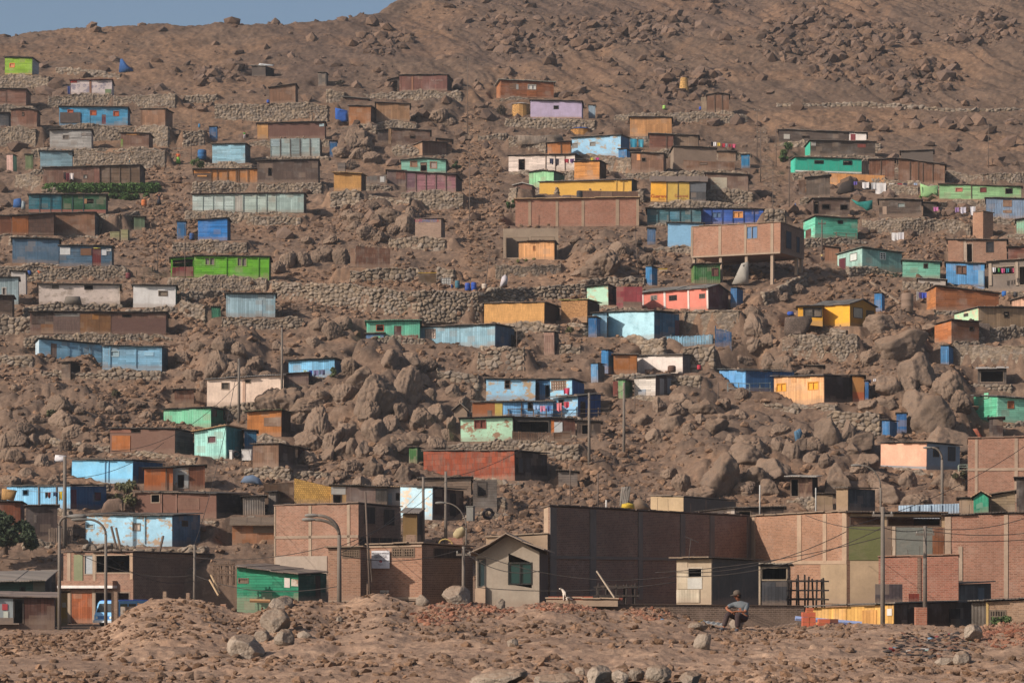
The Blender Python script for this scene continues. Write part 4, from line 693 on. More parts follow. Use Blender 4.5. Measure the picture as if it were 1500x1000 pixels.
H('peeling sky house', 'large peeling light blue house with long wavy roof near the foot of the hill', 125, 252, (755, 756), (793, 797), 'peel', '#92c0d8', hx2='#a58f78', side=43, sk=('plank_v', '#4a6a84'), win=((195, 206, 766, 777, ('paint', '#b8a698'), '#6a6460'), (126, 138, 767, 774, '#8a8a84', '#8ab0c4')), bat=[138, 213], batc='#7fa8bc', roof='#5c5752', rs=5, name='house', cat='house', d=5, wall=12, wl=4, wr=2, swin=((267, 275, 762, 769, ('paint', '#3a342f'), 'window'),))
H('small orange brown shed', 'small orange brown shed half hidden by trees at the left edge', -8, 30, (735, 736), 778, 'plank_v', '#75412a', side=6, d=2.6, roof='#46403a')
H('grey dark shed', 'dark grey brown shed below the blue washing house', 38, 84, (741, 741), 790, 'plank_v', '#4a3d3a', d=3, roof='#6a615b', win=((50, 53, 754, 765, '#b8b4b0', '#6a5f58'),))
H('yellow matting enclosure', 'curved yellow matting shack beside dark brown boards', 431, 485, (700, 713), 737, 'weave', '#c99a4a', noroof=True, d=2.5, pan=())
H('brown board yard', 'dark brown boarded shack left of the yellow matting', 387, 430, (708, 706), 735, 'ply', '#4f3a2a', d=2, noroof=True)
H('ochre grey shack', 'ochre shack with grey doors behind the tall brick house', 485, 567, (712, 713), 740, 'plank_v', '#b08a5a', pan=((485, 506, 713, 724, 'paint', '#a09c96'), (507, 550, 713, 740, 'ply', '#6e5a52'), (550, 567, 714, 740, 'plank_v', '#46403c')), win=((488, 500, 725, 740, 'open', '#2c2622'),), roof='#544a42', d=2.5)
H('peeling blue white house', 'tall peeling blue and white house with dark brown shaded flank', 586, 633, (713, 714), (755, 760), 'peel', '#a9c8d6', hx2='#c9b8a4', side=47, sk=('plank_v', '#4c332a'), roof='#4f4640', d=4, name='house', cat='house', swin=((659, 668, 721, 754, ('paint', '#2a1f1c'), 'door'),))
H('white window shed', 'small white shed with black window left of the peeling blue white house', 567, 586, (715, 714), 742, 'paint', '#b5aca4', win=((580, 585, 722, 732, 'open', '#5a5048'),), pan=((568, 574, 722, 740, 'paint', '#9aa4a8', .04, 'door'),), roof='#a8896a', d=2)
H('hidden grey house', 'shadowed grey house under the rust red corrugated shack', 614, 690, (702, 700), 722, 'plank_h', '#7d6858', roof='#5f544c', d=2.4)
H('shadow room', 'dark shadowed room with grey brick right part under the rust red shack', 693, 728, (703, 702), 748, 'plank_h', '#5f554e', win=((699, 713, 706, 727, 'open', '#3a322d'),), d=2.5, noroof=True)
H('brown gabled shack', 'brown vertical plank gabled shack on the upper terrace below the bamboo tower', 1036, 1068, (140, 140), 164, 'plank_v', '#775642', apex=3, side=0, bat=[1047, 1058], pan=((1027, 1035, 142, 163, 'plank_v', '#8f7a64', .02),), d=3)
H('grey tarp ruin', 'low grey tarpaper ruin on the slope above the long brown vertical shack', 1320, 1367, (222, 221), 243, 'tarp', '#5f544d', roof='#4c4440', d=2.5)
H('mint scrap hut', 'small mint scrap hut at the right edge beside the brick tower', 1489, 1520, (323, 322), 341, 'corr', '#8cc4a4', hx2='#a0b49c', apex=2, d=2.4)
H('rust brown small shack', 'small rust brown shack at the right edge beside the small brick house', 1477, 1520, (363, 362), 386, 'plank_h', '#6e4335', d=3, roof='#40352f')
H('white tarp hut', 'low white tarpaulin hut tucked under the sea green and azure shacks', 1345, 1385, (409, 411), 423, 'tarp', '#a89c92', roof='#7d756e', d=2, Y=locate(1365, 424) - .2)
H('brown board shed', 'narrow brown board shed behind the orange rag roof shack', 411, 436, (652, 655), 680, 'plank_v', '#4f3f36', d=2.4, side=0)
H('grey tin shack', 'grey tin sheet shack above the thatched roof hut', 356, 388, (728, 727), 752, 'corr', '#6a625b', hx2='#57483f', d=2.5)
H('ochre plank hut', 'small ochre plank hut beside the shadow room under the rust wall', 667, 692, (706, 705), 720, 'plank_h', '#7d5c3c', d=2)
H('low dark lean-to', 'low dark lean-to hut between the twin blue houses and the open workshop', 845, 880, (616, 618), 640, 'plank_v', '#43362f', d=2.6, win=((852, 866, 621, 636, 'open', '#5a4a3e'),))
H('patched brown hut by the stairs', 'patched brown hut beside the top of the central stairs', 640, 662, (204, 206), 224, 'plank_h', '#6f5240', d=2.4)
H('maroon tin shack', 'maroon tin shack in shade right of the brown picket shack', 432, 452, (655, 658), 676, 'corr', '#5f3030', hx2='#4f3a34', d=2.2)

H('pale roofed shelter', 'open shelter with a pale tarpaulin roof at the far right of the middle slope', 1432, 1474, (541, 540), 561, 'tarp', '#4f4640', win=((1436, 1470, 543, 560, 'open', '#5f5348'),), roof='#a79f99', rk='tarp', rs=5, oh=.4, d=2.6)
H('tawny lean-to', 'tawny board lean-to between the adobe plaster shack and the upper right latrine', 1052, 1078, (222, 223), 236, 'ply', '#7f614a', d=2)
H('dark scrap hut', 'dark scrap board hut right of the brown windowed shack on the right', 1352, 1372, (297, 298), 316, 'plank_v', '#4f4138', d=2)
H('faded green hut', 'small faded green hut beside the crates left of the long stairs', 196, 212, (318, 318), 336, 'plank_v', '#5f6f56', d=2)
H('small rusty hut', 'small rusty sheet hut between the peach house and the mint long shack', 256, 284, (572, 571), 590, 'rust', '#6f4a38', hx2='#75655a', d=2.2)
H('grey plank hut', 'grey plank hut on the stony gully right of the rust red shack', 818, 846, (690, 692), 712, 'plank_h', '#6c6058', d=2.4)
H('brown hen house', 'low brown hut below the golden house stone wall', 1180, 1206, (536, 537), 551, 'plank_v', '#5f4a3c', d=2)
H('tan sheet hut', 'tan sheet hut left of the small tan shed under the boulders', 1196, 1220, (724, 724), 746, 'ply', '#8a735a', d=2.2)
# ---- the town at the foot of the hill
B = dict(padf=False, ext=3.0)
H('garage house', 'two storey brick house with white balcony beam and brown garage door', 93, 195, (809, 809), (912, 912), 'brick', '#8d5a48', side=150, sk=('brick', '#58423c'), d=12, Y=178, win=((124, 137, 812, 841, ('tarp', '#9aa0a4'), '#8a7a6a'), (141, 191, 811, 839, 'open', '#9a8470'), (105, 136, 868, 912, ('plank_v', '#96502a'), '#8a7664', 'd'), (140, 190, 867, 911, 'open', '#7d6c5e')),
  pan=((99, 104, 809, 912, 'conc', '#98836f', .05), (109, 122, 812, 851, 'paint', '#75795c', .06), (137, 141, 809, 852, 'conc', '#98836f', .05), (91, 172, 850, 857, 'brick', '#96604a', .55, 'balcony'), (91, 172, 857, 861, 'paint', '#d6ccc6', .58, 'balcony_beam'), (136, 140, 862, 911, 'conc', '#98836f', .05), (191, 195, 808, 848, 'conc', '#a88a70', .06)), roof='#5a4c45', rk='conc', oh=.15, name='brick_house', cat='house', padf=False, ext=1.0)
H('dark green cabin', 'dark green cabin with broad light tin roof at the lower left', -40, 66, (853, 850), 878, 'plank_h', '#2c4a42', side=16, sk=('plank_h', '#2a2a2a'), rs=14, roof='#857a70', Y=168, d=5, win=((29, 37, 859, 868, 'open', '#26322e'),), oh=.6, **B)
H('poster kiosk', 'shabby roadside kiosk with rusty roof and grey red posters', -30, 80, (874, 876), 914, 'plank_v', '#5a3a30', Y=160, d=4, rs=6, roof='#7d6f68', rk='rust', win=((20, 34, 877, 912, 'open', '#35302e', 'd'),), pan=((-30, 19, 876, 914, 'paint', '#8d9496'), (3, 11, 884, 893, 'paint', '#b03a42', .07, 'poster'), (5, 12, 895, 905, 'paint', '#b9bdb0', .07, 'poster'), (-30, 28, 904, 914, 'conc', '#84756a', .5, 'counter')), side=2, **B)
H('yellow cabin', 'yellow orange wooden cabin between the kiosk and the garage door', 68, 99, (872, 868), 912, 'plank_v', '#bf8a2c', Y=172, d=3, apex=2, pan=((91, 97, 882, 889, 'paint', '#b5a084', .05, 'notice'),), roof='#8a6a3c', side=0, **B)
H('green board house', 'emerald green board house with lean tin roof and posters on the corner', 347, 437, (830, 842), 880, 'plank_h', '#23805f', side=43, sk=('plank_h', '#1c4c40'), d=5, Y=172, rs=3, roof='#75655a', win=((349, 364, 846, 854, ('plank_v', '#7a6654'), '#6a5a4c'),), pan=((417, 425, 846, 860, 'paint', '#c4b8b0', .05, 'poster'), (427, 437, 848, 858, 'peel', '#b5a89a', .05, 'poster')), swin=((463, 470, 843, 876, ('paint', '#33241f'), 'door'),), oh=.5, **B)
H('tall brick house', 'tall brick house with two black windows on its shaded side', 402, 525, (741, 738), (842, 842), 'brick', '#9a634e', side=65, sk=('brick', '#5a403a'), d=6.5, Y=181, pan=((402, 404, 741, 838, 'conc', '#98836f', .05), (453, 457, 740, 830, 'conc', '#98836f', .05), (509, 513, 739, 800, 'conc', '#98836f', .05), (402, 525, 784, 788, 'conc', '#927d6b', .05), (404, 480, 814, 842, 'conc', '#9a8a7c', .06)), swin=((534, 549, 743, 766, ('paint', '#2c2422'), 'window'), (564, 579, 745, 767, ('paint', '#2c2422'), 'window'), (527, 588, 787, 800, ('paint', '#2a2322'), 'gap_shade_panel')), roof='#7a665a', rk='conc', oh=.05, ro=.05, name='brick_house', cat='house', **B)  # dark flank strip paints the shade of an open gap onto the wall
H('ochre back shed', 'small ochre and grey shed between the tall brick house and a utility pole', 590, 611, (752, 753), 790, 'paint', '#6e5530', side=8, sk=('plank_v', '#3a3230'), Y=180, d=3, roof='#7a7068', rs=8, **B)
H('library left wing', 'narrow brick wing with grille left of the white library banner', 481, 528, (803, 802), (881, 881), 'brick', '#9c6a50', side=9, sk=('brick', '#5a4238'), d=2.0, Y=139, win=((502, 526, 805, 816, ('grid', '#4c4038', 7), '#6a5848'),), pan=((481, 528, 799, 804, 'conc', '#8a7664', .06), (481, 528, 879, 882, 'conc', '#9a8470', .06)), roof='#8a7664', rk='conc', oh=.1, name='brick_house', cat='house', **B)
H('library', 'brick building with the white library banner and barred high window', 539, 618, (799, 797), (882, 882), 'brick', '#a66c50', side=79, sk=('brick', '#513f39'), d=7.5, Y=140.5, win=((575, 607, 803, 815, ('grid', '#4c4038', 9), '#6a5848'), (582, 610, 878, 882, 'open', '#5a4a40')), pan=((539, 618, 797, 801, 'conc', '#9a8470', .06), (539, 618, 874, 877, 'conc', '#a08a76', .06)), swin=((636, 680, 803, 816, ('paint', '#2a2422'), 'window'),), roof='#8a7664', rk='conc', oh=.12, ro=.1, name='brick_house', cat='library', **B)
H('cream house', 'cream plastered house with gabled front and big dark green window', 697, 790, (815, 808), (888, 888), 'conc', '#988a7a', side=13, sk=('conc', '#5a4a42'), d=4, Y=137, apex=28, win=((745, 779, 817, 858, ('glass', '#1c3c3a'), '#2a2a28'), (700, 711, 821, 858, ('glass', '#20343a'), '#4a4642')), pan=((697, 712, 860, 888, 'conc', '#ab9078', .3),), roof='#8f7c6c', rk='conc', oh=.7, ro=.35, name='house', cat='house', **B)
H('cream parapet', 'plain cream upper storey block behind the gable of the cream house', 712, 802, (788, 783), 840, 'conc', '#a68c72', Y=141, d=4, side=2, roof='#9a8570', rk='conc', oh=.02, ro=.02, name='house', cat='house', **B)
_D = ((805, 813), (857, 865), (924, 930), (986, 993), (1032, 1039), (1093, 1100))
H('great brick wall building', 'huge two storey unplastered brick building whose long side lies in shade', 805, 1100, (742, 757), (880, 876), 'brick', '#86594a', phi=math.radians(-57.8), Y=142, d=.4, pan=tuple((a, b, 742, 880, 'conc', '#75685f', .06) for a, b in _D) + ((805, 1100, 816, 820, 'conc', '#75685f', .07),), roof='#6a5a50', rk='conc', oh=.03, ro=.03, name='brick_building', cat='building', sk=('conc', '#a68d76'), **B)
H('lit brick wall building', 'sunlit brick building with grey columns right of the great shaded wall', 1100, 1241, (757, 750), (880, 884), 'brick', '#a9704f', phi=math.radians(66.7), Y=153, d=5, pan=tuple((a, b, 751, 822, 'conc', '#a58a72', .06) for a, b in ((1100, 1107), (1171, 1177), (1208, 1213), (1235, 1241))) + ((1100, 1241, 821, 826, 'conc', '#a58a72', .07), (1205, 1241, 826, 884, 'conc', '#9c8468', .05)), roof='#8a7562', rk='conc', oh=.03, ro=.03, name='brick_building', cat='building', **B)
H('tarp front building', 'unfinished building closed with olive and grey tarpaulins on the upper floor', 1242, 1384, (752, 753), (884, 884), 'conc', '#9c8468', Y=152, d=6, win=((1245, 1292, 753.5, 770, 'open', '#4a3c34'), (1300, 1378, 755, 771, 'open', '#4a3c34')), pan=((1242, 1292, 771, 820, 'tarp', '#5f6038', .05, 'tarpaulin'), (1313, 1366, 772, 815, 'tarp', '#6a6c66', .05, 'tarpaulin'), (1366, 1383, 772, 814, 'plank_v', '#7a4c30', .05, 'door'), (1307, 1312, 770, 816, 'conc', '#a89480', .09), (1292, 1306, 770, 818, 'conc', '#6f5c4e', .03)), roof='#4c4039', oh=.5, name='building', cat='building', **B)
H('red brick front wall', 'low red brick building with rough half built column in front of tarpaulins', 1287, 1404, (817, 814), (886, 886), 'brick', '#a5503c', Y=140, d=4, pan=((1344, 1349, 815, 886, 'brick', '#5f4038', .06), (1404, 1404.5, 815, 886, 'conc', '#a08a76', .05)) [:1], roof='#9a6a55', rk='brick', oh=.02, ro=.02, name='brick_building', cat='building', **B)
H('right brick building', 'large salmon brick building with thin grey columns at the lower right', 1384, 1540, (756, 750), (884, 884), 'brick', '#a3624c', Y=147, d=6, pan=((1384, 1393, 756, 815, 'conc', '#9c8470', .05), (1404, 1410, 800, 850, 'conc', '#a08a76', .05), (1471, 1477, 752, 884, 'conc', '#a08874', .05)), roof='#4a403a', oh=.1, name='brick_building', cat='building', **B)
H('upper right brick house', 'tall brick house with grey columns at the right edge below the mint house', 1418, 1540, (643, 640), (735, 735), 'brick', '#a36650', Y=196, d=6, pan=((1428, 1432, 643, 735, 'conc', '#a08874', .05), (1486, 1491, 641, 735, 'conc', '#a08874', .05), (1418, 1540, 685, 689, 'conc', '#a08874', .06)), roof='#8f7260', rk='conc', oh=.02, ro=.02, side=-1, name='brick_house', cat='house', **B)
H('green gable shed', 'small green gabled door shed at the lower right', 1426, 1448, (730, 729), 754, 'plank_v', '#2f9a78', apex=9, Y=172, d=2, roof='#b08a6a', win=(), pan=((1430, 1440, 736, 744, 'paint', '#5f9078', .02),), **B)
H('slanted plank shed', 'tan horizontal plank shed with slanted roof beside the green gable shed', 1447, 1487, (727, 719), 754, 'plank_h', '#8f7a60', Y=174, d=3, roof='#6a5a4c', rk='paint', **B)
H('black plank shed at the right edge', 'black brown plank shed cut by the right edge above the salmon brick building', 1489, 1530, (701, 701), 754, 'plank_v', '#3a2e2a', Y=172, d=3, roof='#332b28', **B)
H('small tan board box', 'small tan board hut left of the green gable shed', 1405, 1424, (731, 730), 754, 'ply', '#8f7660', Y=173, d=2, roof='#3a332e', **B)
H('blue white sheet fence shack', 'low shack of pale blue corrugated sheets behind the tarpaulin building', 1316, 1405, (740, 737), 756, 'corr', '#9fb4c8', hx2='#8aa0b5', Y=170, d=2.5, bat=[1332, 1345, 1363, 1379], batc='#8a9cab', roof='#7d7670', noroof=True, **B)
H('tan block with grey flank', 'tan concrete block with long grey shaded flank behind the great brick wall', 953, 1001, (727, 728), 758, 'conc', '#a8906f', side=77, sk=('conc', '#61564e'), Y=180, d=7, roof='#75685c', rk='conc', oh=.02, ro=.02, name='house', cat='house', **B)
H('low white wall shed', 'low shed with whitewashed wall and dark roof behind the great brick wall', 1020, 1076, (751, 744), 758, 'peel', '#c4b5a8', hx2='#a08a78', Y=171, d=3, roof='#4a403a', **B)
H('dark rooftop shed', 'dark low shed with posts behind the corner of the great brick wall', 1078, 1148, (745, 744), 760, 'plank_v', '#4a3d36', win=((1082, 1100, 748, 759, 'open', '#6a5a4c'),), Y=174, d=3, roof='#5a4e46', **B)
H('tan blue shed', 'small tan shed with dark blue grey flank below the big boulders', 1225, 1242, (715, 716), 748, 'conc', '#8f765c', side=38, sk=('plank_v', '#3c4248'), Y=188, d=4, roof='#5f564e', rs=1, padf=False, ext=2)
H('tin shelter', 'rickety tin sheet shelter on posts below the rounded boulders', 1158, 1190, (699, 700), 728, 'rust', '#5a3f34', win=((1158.5, 1170, 701, 727, 'open', '#5a4a3e'),), side=8, sk=('plank_v', '#2f2724'), roof='#a39c94', oh=.5, rs=3, d=3, ro=.4)
H('thatch bundle hut', 'orange board hut under a shaggy brown thatched roof', 340, 402, (770, 769), 801, 'ply', '#9a6744', rs=12, roof='#7d6956', rk='mat', oh=.5, d=4, Y=190, pan=((371, 402, 769, 780, 'tarp', '#7d6a5a'),), ext=1.5)
H('grey shutter hut', 'grey shuttered hut between dark board shacks above the thatched hut', 393, 404, (722, 721), 750, 'plank_v', '#7a7068', side=9, sk=('plank_v', '#54504c'), d=2, roof='#4a423c')
H('concrete shed', 'grey concrete shed with pale boarded front and flat roof before the great wall', 991, 1042, (819, 818), (884, 884), 'conc', '#9c8a74', side=68, sk=('conc', '#54504c'), d=4.2, Y=138, win=((1008, 1029, 831, 845, 'open', '#a89a88'),), pan=((993, 1008, 822, 862, 'ply', '#b5a48c', .04), (1008, 1029, 846, 862, 'paint', '#aaa69e', .04), (992, 1026, 863, 882, 'plank_v', '#b0a38e', .07)), roof='#7d6a58', oh=.4, ro=.2, name='shed', cat='shed', **B)
H('open timber shed', 'open dark timber shed with pale corner post right of the concrete shed', 1113, 1155, (828, 827), (888, 888), 'plank_v', '#4a4442', Y=147, d=3, win=((1115, 1153, 831, 849, 'open', '#8a7a66'), ), pan=((1109, 1114, 826, 888, 'paint', '#a8957e', .1), (1116, 1153, 852, 886, 'plank_v', '#3c3c40')), roof='#8f8578', side=3, name='shed', cat='shed', **B)
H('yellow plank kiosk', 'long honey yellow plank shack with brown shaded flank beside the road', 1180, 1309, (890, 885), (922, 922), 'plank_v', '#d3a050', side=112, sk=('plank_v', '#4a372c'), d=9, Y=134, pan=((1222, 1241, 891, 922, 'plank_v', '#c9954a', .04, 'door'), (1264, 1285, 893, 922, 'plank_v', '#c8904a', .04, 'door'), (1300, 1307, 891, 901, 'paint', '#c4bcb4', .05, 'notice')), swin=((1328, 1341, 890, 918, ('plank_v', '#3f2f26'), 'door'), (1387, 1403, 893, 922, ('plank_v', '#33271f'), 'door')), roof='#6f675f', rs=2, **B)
H('grey corrugated end shed', 'grey corrugated end of the plank shack beside the small brick building', 1423, 1444, (882, 881), 924, 'corr', '#625a52', Y=136, d=3, roof='#6f675f', **B)
H('patched roof shack', 'patched shack with pale blue door and grey flank before the red brick wall', 1358, 1404, (858, 857), 890, 'plank_v', '#80624a', side=44, sk=('plank_v', '#5a5450'), d=3.6, Y=143, pan=((1358, 1380, 860, 890, 'plank_v', '#9fb0b0', .04, 'door'),), roof='#7d7268', rs=3, oh=.35, swin=((1430, 1438, 861, 888, ('paint', '#626a70'), 'wall_panel'),), **B)
H('small right brick house', 'small tan brick house with grey gate and flat roof at the lower right edge', 1446, 1540, (881, 877), 922, 'brick', '#a07c60', Y=133, d=4, win=((1450, 1473, 894, 920, ('grid', '#54483f', 6), '#6a5c4e'),), pan=((1444.5, 1448, 881, 922, 'paint', '#b0925a', .05),), roof='#5f5650', name='brick_house', cat='house', **B)
H('dark maroon yard wall', 'dark grey brick yard wall running low behind the seated man', 905, 1178, (884, 886), (912, 914), 'brick', '#56453e', Y=128, d=.6, noroof=True, phi=math.radians(-14), pan=((905, 1178, 880, 885.5, 'conc', '#6a5c52', .08),), name='wall', cat='wall', **B)
H('concrete slab base', 'thick pale concrete slab resting above a dark opening by the rubble', 800, 905, (878, 879), (886, 887), 'conc', '#a08871', Y=125, d=2.6, noroof=False, roof='#a58d76', rk='conc', oh=.02, ro=.02, name='concrete_slab', cat='slab', padf=False, ext=.03)
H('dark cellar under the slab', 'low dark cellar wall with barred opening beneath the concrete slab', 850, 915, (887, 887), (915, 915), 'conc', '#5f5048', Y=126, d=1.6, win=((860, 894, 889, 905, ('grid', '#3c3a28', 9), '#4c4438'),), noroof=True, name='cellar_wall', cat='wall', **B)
# ---- free standing terrace walls
def W(label, *pts, **k): return stone_wall(label, list(pts), **k)
W('sandy coloured stone terrace wall right of the mural shack', (166, 138, 157), (210, 139, 158), (257, 138, 159))
W('stone terrace wall edge left of the long stairs below the hedge', (146, 318, 338), (176, 314, 340), (206, 308, 329))
W('great rubble stone terrace wall running under the row of water barrels', (398, 410, 436), (470, 414, 446), (540, 420, 458), (612, 424, 464), (700, 426, 462), (780, 418, 440), (858, 411, 436), cell=.42, pad=3.5, rough=1.4)
W('pale plastered stone wall below the peach plywood shack', (726, 388, 408), (775, 385, 406), (822, 383, 402), rough=.6)
W('dark flat stone wall left of the tall blue latrine above the crimson shack', (836, 415, 428), (890, 404, 420), (944, 407, 419), cell=.5)
W('earth faced terrace wall below the coral house', (1000, 455, 488), (1045, 455, 492), (1084, 452, 494), rough=.4)
W('tall stone retaining wall in front of the golden yellow house', (1146, 492, 520), (1200, 491, 527), (1256, 490, 531))
W('grey dirty block wall under the brown slat shack with orange end', (1395, 503, 530), (1450, 504, 537), (1520, 506, 548), rough=.4)
W('rough stone wall at the left edge under the dark slatted hut', (-20, 464, 490), (46, 465, 492), cell=.5)
W('low stone wall at the left edge below the powder blue wing', (-20, 519, 536), (48, 517, 538), cell=.5)
W('stone wall right of the big pale blue shack', (700, 513, 543), (735, 510, 546), (768, 509, 549), cell=.5)
W('short stone wall beside the brown corrugated latrine', (820, 502, 518), (850, 503, 519), cell=.5)
W('long rubble wall running behind the washing lines on the right slope', (1262, 321, 342), (1320, 322, 346), (1372, 320, 344), (1422, 327, 346))
W('low tumbled stone wall crossing the upper right hillside', (1138, 150, 156), (1230, 149, 156), (1330, 153, 159), (1420, 158, 164), (1500, 157, 163), cell=.6, pad=1.2)
W('dry stone wall below the woven tower on the upper slope', (900, 167, 178), (960, 163, 180), (1030, 165, 181), (1095, 168, 180))
W('dark shaded stone wall below the amber end of the tan shack', (1210, 600, 626), (1255, 603, 636), (1288, 606, 640), cell=.5)
W('rubble stone wall below the peeling sky blue house near the hill foot', (122, 799, 810), (210, 799, 812), (300, 800, 815), cell=.5)
W('stone terrace wall above the dark hut at the left side of the stairs', (268, 190, 214), (300, 188, 212), cell=.45)
W('low stone wall left of the olive latrine on the upper left', (22, 256, 276), (60, 254, 280))
W('stone wall between the pale blue shacks on the upper left', (108, 220, 246), (176, 221, 247), (242, 219, 247))
W('stone terrace wall right of the steel blue poster shack', (246, 404, 420), (300, 408, 424), (390, 409, 428), cell=.42)
W('broken stone wall below the central orange board shack', (430, 690, 702), (480, 690, 700), cell=.5)
W('low wall of stones above the paired blue latrines', (1200, 578, 590), (1130, 596, 606), cell=.5) if False else None
W('steep stone wall above the light blue scalloped fence', (1000, 508, 536), (1046, 509, 540), cell=.45)
W('narrow stone wall below the royal blue panel shack', (1120, 308, 330), (1150, 306, 330), cell=.45)
W('low boulder wall beside the right rail fence', (1120, 586, 598), (1170, 597, 606), cell=.5)
W('stone wall right of the saggy dark brown shack', (575, 214, 228), (618, 214, 230), cell=.45)
W('tall stone wall edge at the right of the central stairs', (745, 276, 296), (756, 275, 300), cell=.45)
W('stone wall terrace between the sky blue shack and the plank shacks', (188, 186, 200), (230, 187, 202), (252, 186, 204))
W('grey dry stone wall under the tan shack on the upper centre', (745, 200, 222), (800, 200, 224)) 
W('stone wall right of the white doorway shack', (842, 231, 252), (905, 230, 256), (924, 232, 258))
W('stone wall behind the bright blue latrine on the upper right', (1050, 222, 236), (1100, 224, 238))
W('dry stone wall under the brown vertical shacks at the upper right', (1300, 268, 284), (1345, 270, 286))
W('low dry stone wall under the long brown vertical board shack', (1385, 250, 266), (1440, 254, 270), (1500, 252, 268))
W('stone wall under the azure shack at the right', (1322, 412, 428), (1362, 414, 430))
W('boulder wall climbing left of the golden house', (1120, 430, 448), (1150, 418, 436), (1186, 398, 416), cell=.5)
W('thick dry stone wall between the bamboo hut and the dusty pink shack', (532, 284, 304), (575, 288, 308), (600, 290, 312), cell=.45)
W('long terrace wall above the mint white long shack', (282, 270, 284), (360, 268, 281), (470, 268, 284))
W('dry stone wall below the mint white long shack', (300, 313, 327), (370, 313, 330), (440, 314, 330), cell=.4)
W('stone wall stepping beside the left stairs at the white house', (262, 440, 462), (300, 448, 470), cell=.4)
W('low stone wall below the long powder blue wing', (60, 541, 553), (140, 543, 557), (235, 545, 560), cell=.45)
W('stone wall left of the big rubble terrace', (246, 430, 446), (330, 425, 436), cell=.4)
W('dry stone wall under the peach house', (300, 597, 607), (360, 596, 606), cell=.4)
W('stone wall below the pale mint peeling house at the right', (760, 652, 672), (812, 650, 676), (848, 648, 678), cell=.42)
W('stone wall below the orange flat shack', (898, 549, 562), (990, 550, 566), (1026, 549, 570), cell=.42)
W('low stone wall left of the twin blue houses', (640, 540, 556), (700, 548, 562), cell=.5)
W('rough stone wall on the left boulder slope', (66, 640, 654), (120, 646, 662), (160, 648, 664), cell=.45)
W('dry stone wall between the cornflower house and the blue washing house', (104, 709, 720), (160, 710, 722), cell=.4)
W('stone wall under the brown tarpaper shack with orange panel', (256, 664, 680), (286, 666, 684), cell=.4)
W('stone wall in the gully below the rust red shack', (690, 726, 752), (740, 728, 756), cell=.45)
W('hillside stone wall near the top below the black tarp shack', (265, 140, 151), (318, 136, 150), cell=.45)
W('low stone wall right of the lime green shack', (82, 98, 108), (130, 102, 112), (176, 106, 116), cell=.5)
W('stone wall right of the slanted brown shack', (478, 132, 150), (505, 134, 150), cell=.4)
W('stone wall below the red brown plank shack at the left', (700, 196, 208), (742, 194, 207), cell=.45)
W('short stone wall at the foot of the stairs gully', (640, 392, 412), (664, 394, 414), cell=.5)
# ------------------------------------------------------------------ terrain
TC = np.linspace(-.264, .264, 900)
YR = np.concatenate([np.geomspace(38, 95, 420), np.linspace(95.4, 180, 150), np.linspace(180.36, 440, 720), np.linspace(441, 520, 60)])
_sx = [-400, 0, 80, 130, 160, 190, 225, 290, 330, 365, 400, 440, 480, 500, 530, 555, 585, 610, 650, 700, 740, 800, 850, 900, 960, 1000, 1060, 1100, 1180, 1300, 1420, 1440, 1470, 1500, 1900]
_sy = [913, 914, 914, 911, 914, 896, 884, 886, 896, 906, 890, 880, 889, 893, 884, 875, 884, 893, 882, 885, 889, 880, 887, 897, 898, 909, 921, 921, 919, 919, 925, 924, 922, 916, 916]
T, YY = np.meshgrid(TC, YR); X = T * YY; PX = CX + F * T
Z = H0(X, YY)
PY0 = HY - F * Z / YY
# the rubble bank in front of the town
_fx = np.arange(-420, 1920, 4.0); _fy = np.interp(_fx, _sx, _sy); _g = np.exp(-.5 * (np.arange(-9, 10) / 3.2) ** 2); _fy = np.convolve(np.pad(_fy, 9, mode='edge'), _g / _g.sum(), mode='valid')
crest = (HY - np.interp(PX, _fx, _fy)) / F * 74.0 + .02 - .24 * (1 - sstep(120, 190, PX))
foot = -1.72 - .06 * fbm(X / 4, YY / 4, 21)
u = np.clip((YY - 44) / 30.0, 0, 1)
front = foot + (crest - foot) * (u ** 1.25)
ub = sstep(74, 92, YY); bank = np.where(YY < 74, front, crest + (-2.9 - crest) * ub)
Z = np.where(YY < 100, np.where(YY < 92, bank, np.minimum(-2.9 + 0 * Z, -2.9)), Z)
for (mx, my, mY, rx, ry) in ((555, 889, 65, 1.25, 2.6), (545, 874, 71, 2.0, 2.6), (225, 884, 72, 1.5, 4), (670, 905, 66, 1.6, 2.2), (1010, 925, 66, 1.5, 2.0), (1150, 940, 62, 2.6, 3.5), (430, 900, 66, 1.2, 3), (820, 905, 66, 1.8, 2.2), (300, 940, 60, 2, 3), (1330, 950, 60, 2.2, 3), (1480, 930, 62, 1.6, 3.0)):
    xx = (mx - CX) / F * mY; zt = (HY - my) / F * mY
    j = int(np.argmin(abs(TC - xx / mY))); i = int(np.argmin(abs(YR - mY))); dz = max(.1, zt - Z[i, j])
    Z = Z + dz * np.exp(-((X - xx) / rx) ** 2 - ((YY - mY) / ry) ** 2) * (YY < 95)
far = sstep(175, 190, YY)
PADS.append(((205 - CX) / F * 175, 174.0, 0.0, 7.2, 9.0, 9.0, -3.25, -3.25))
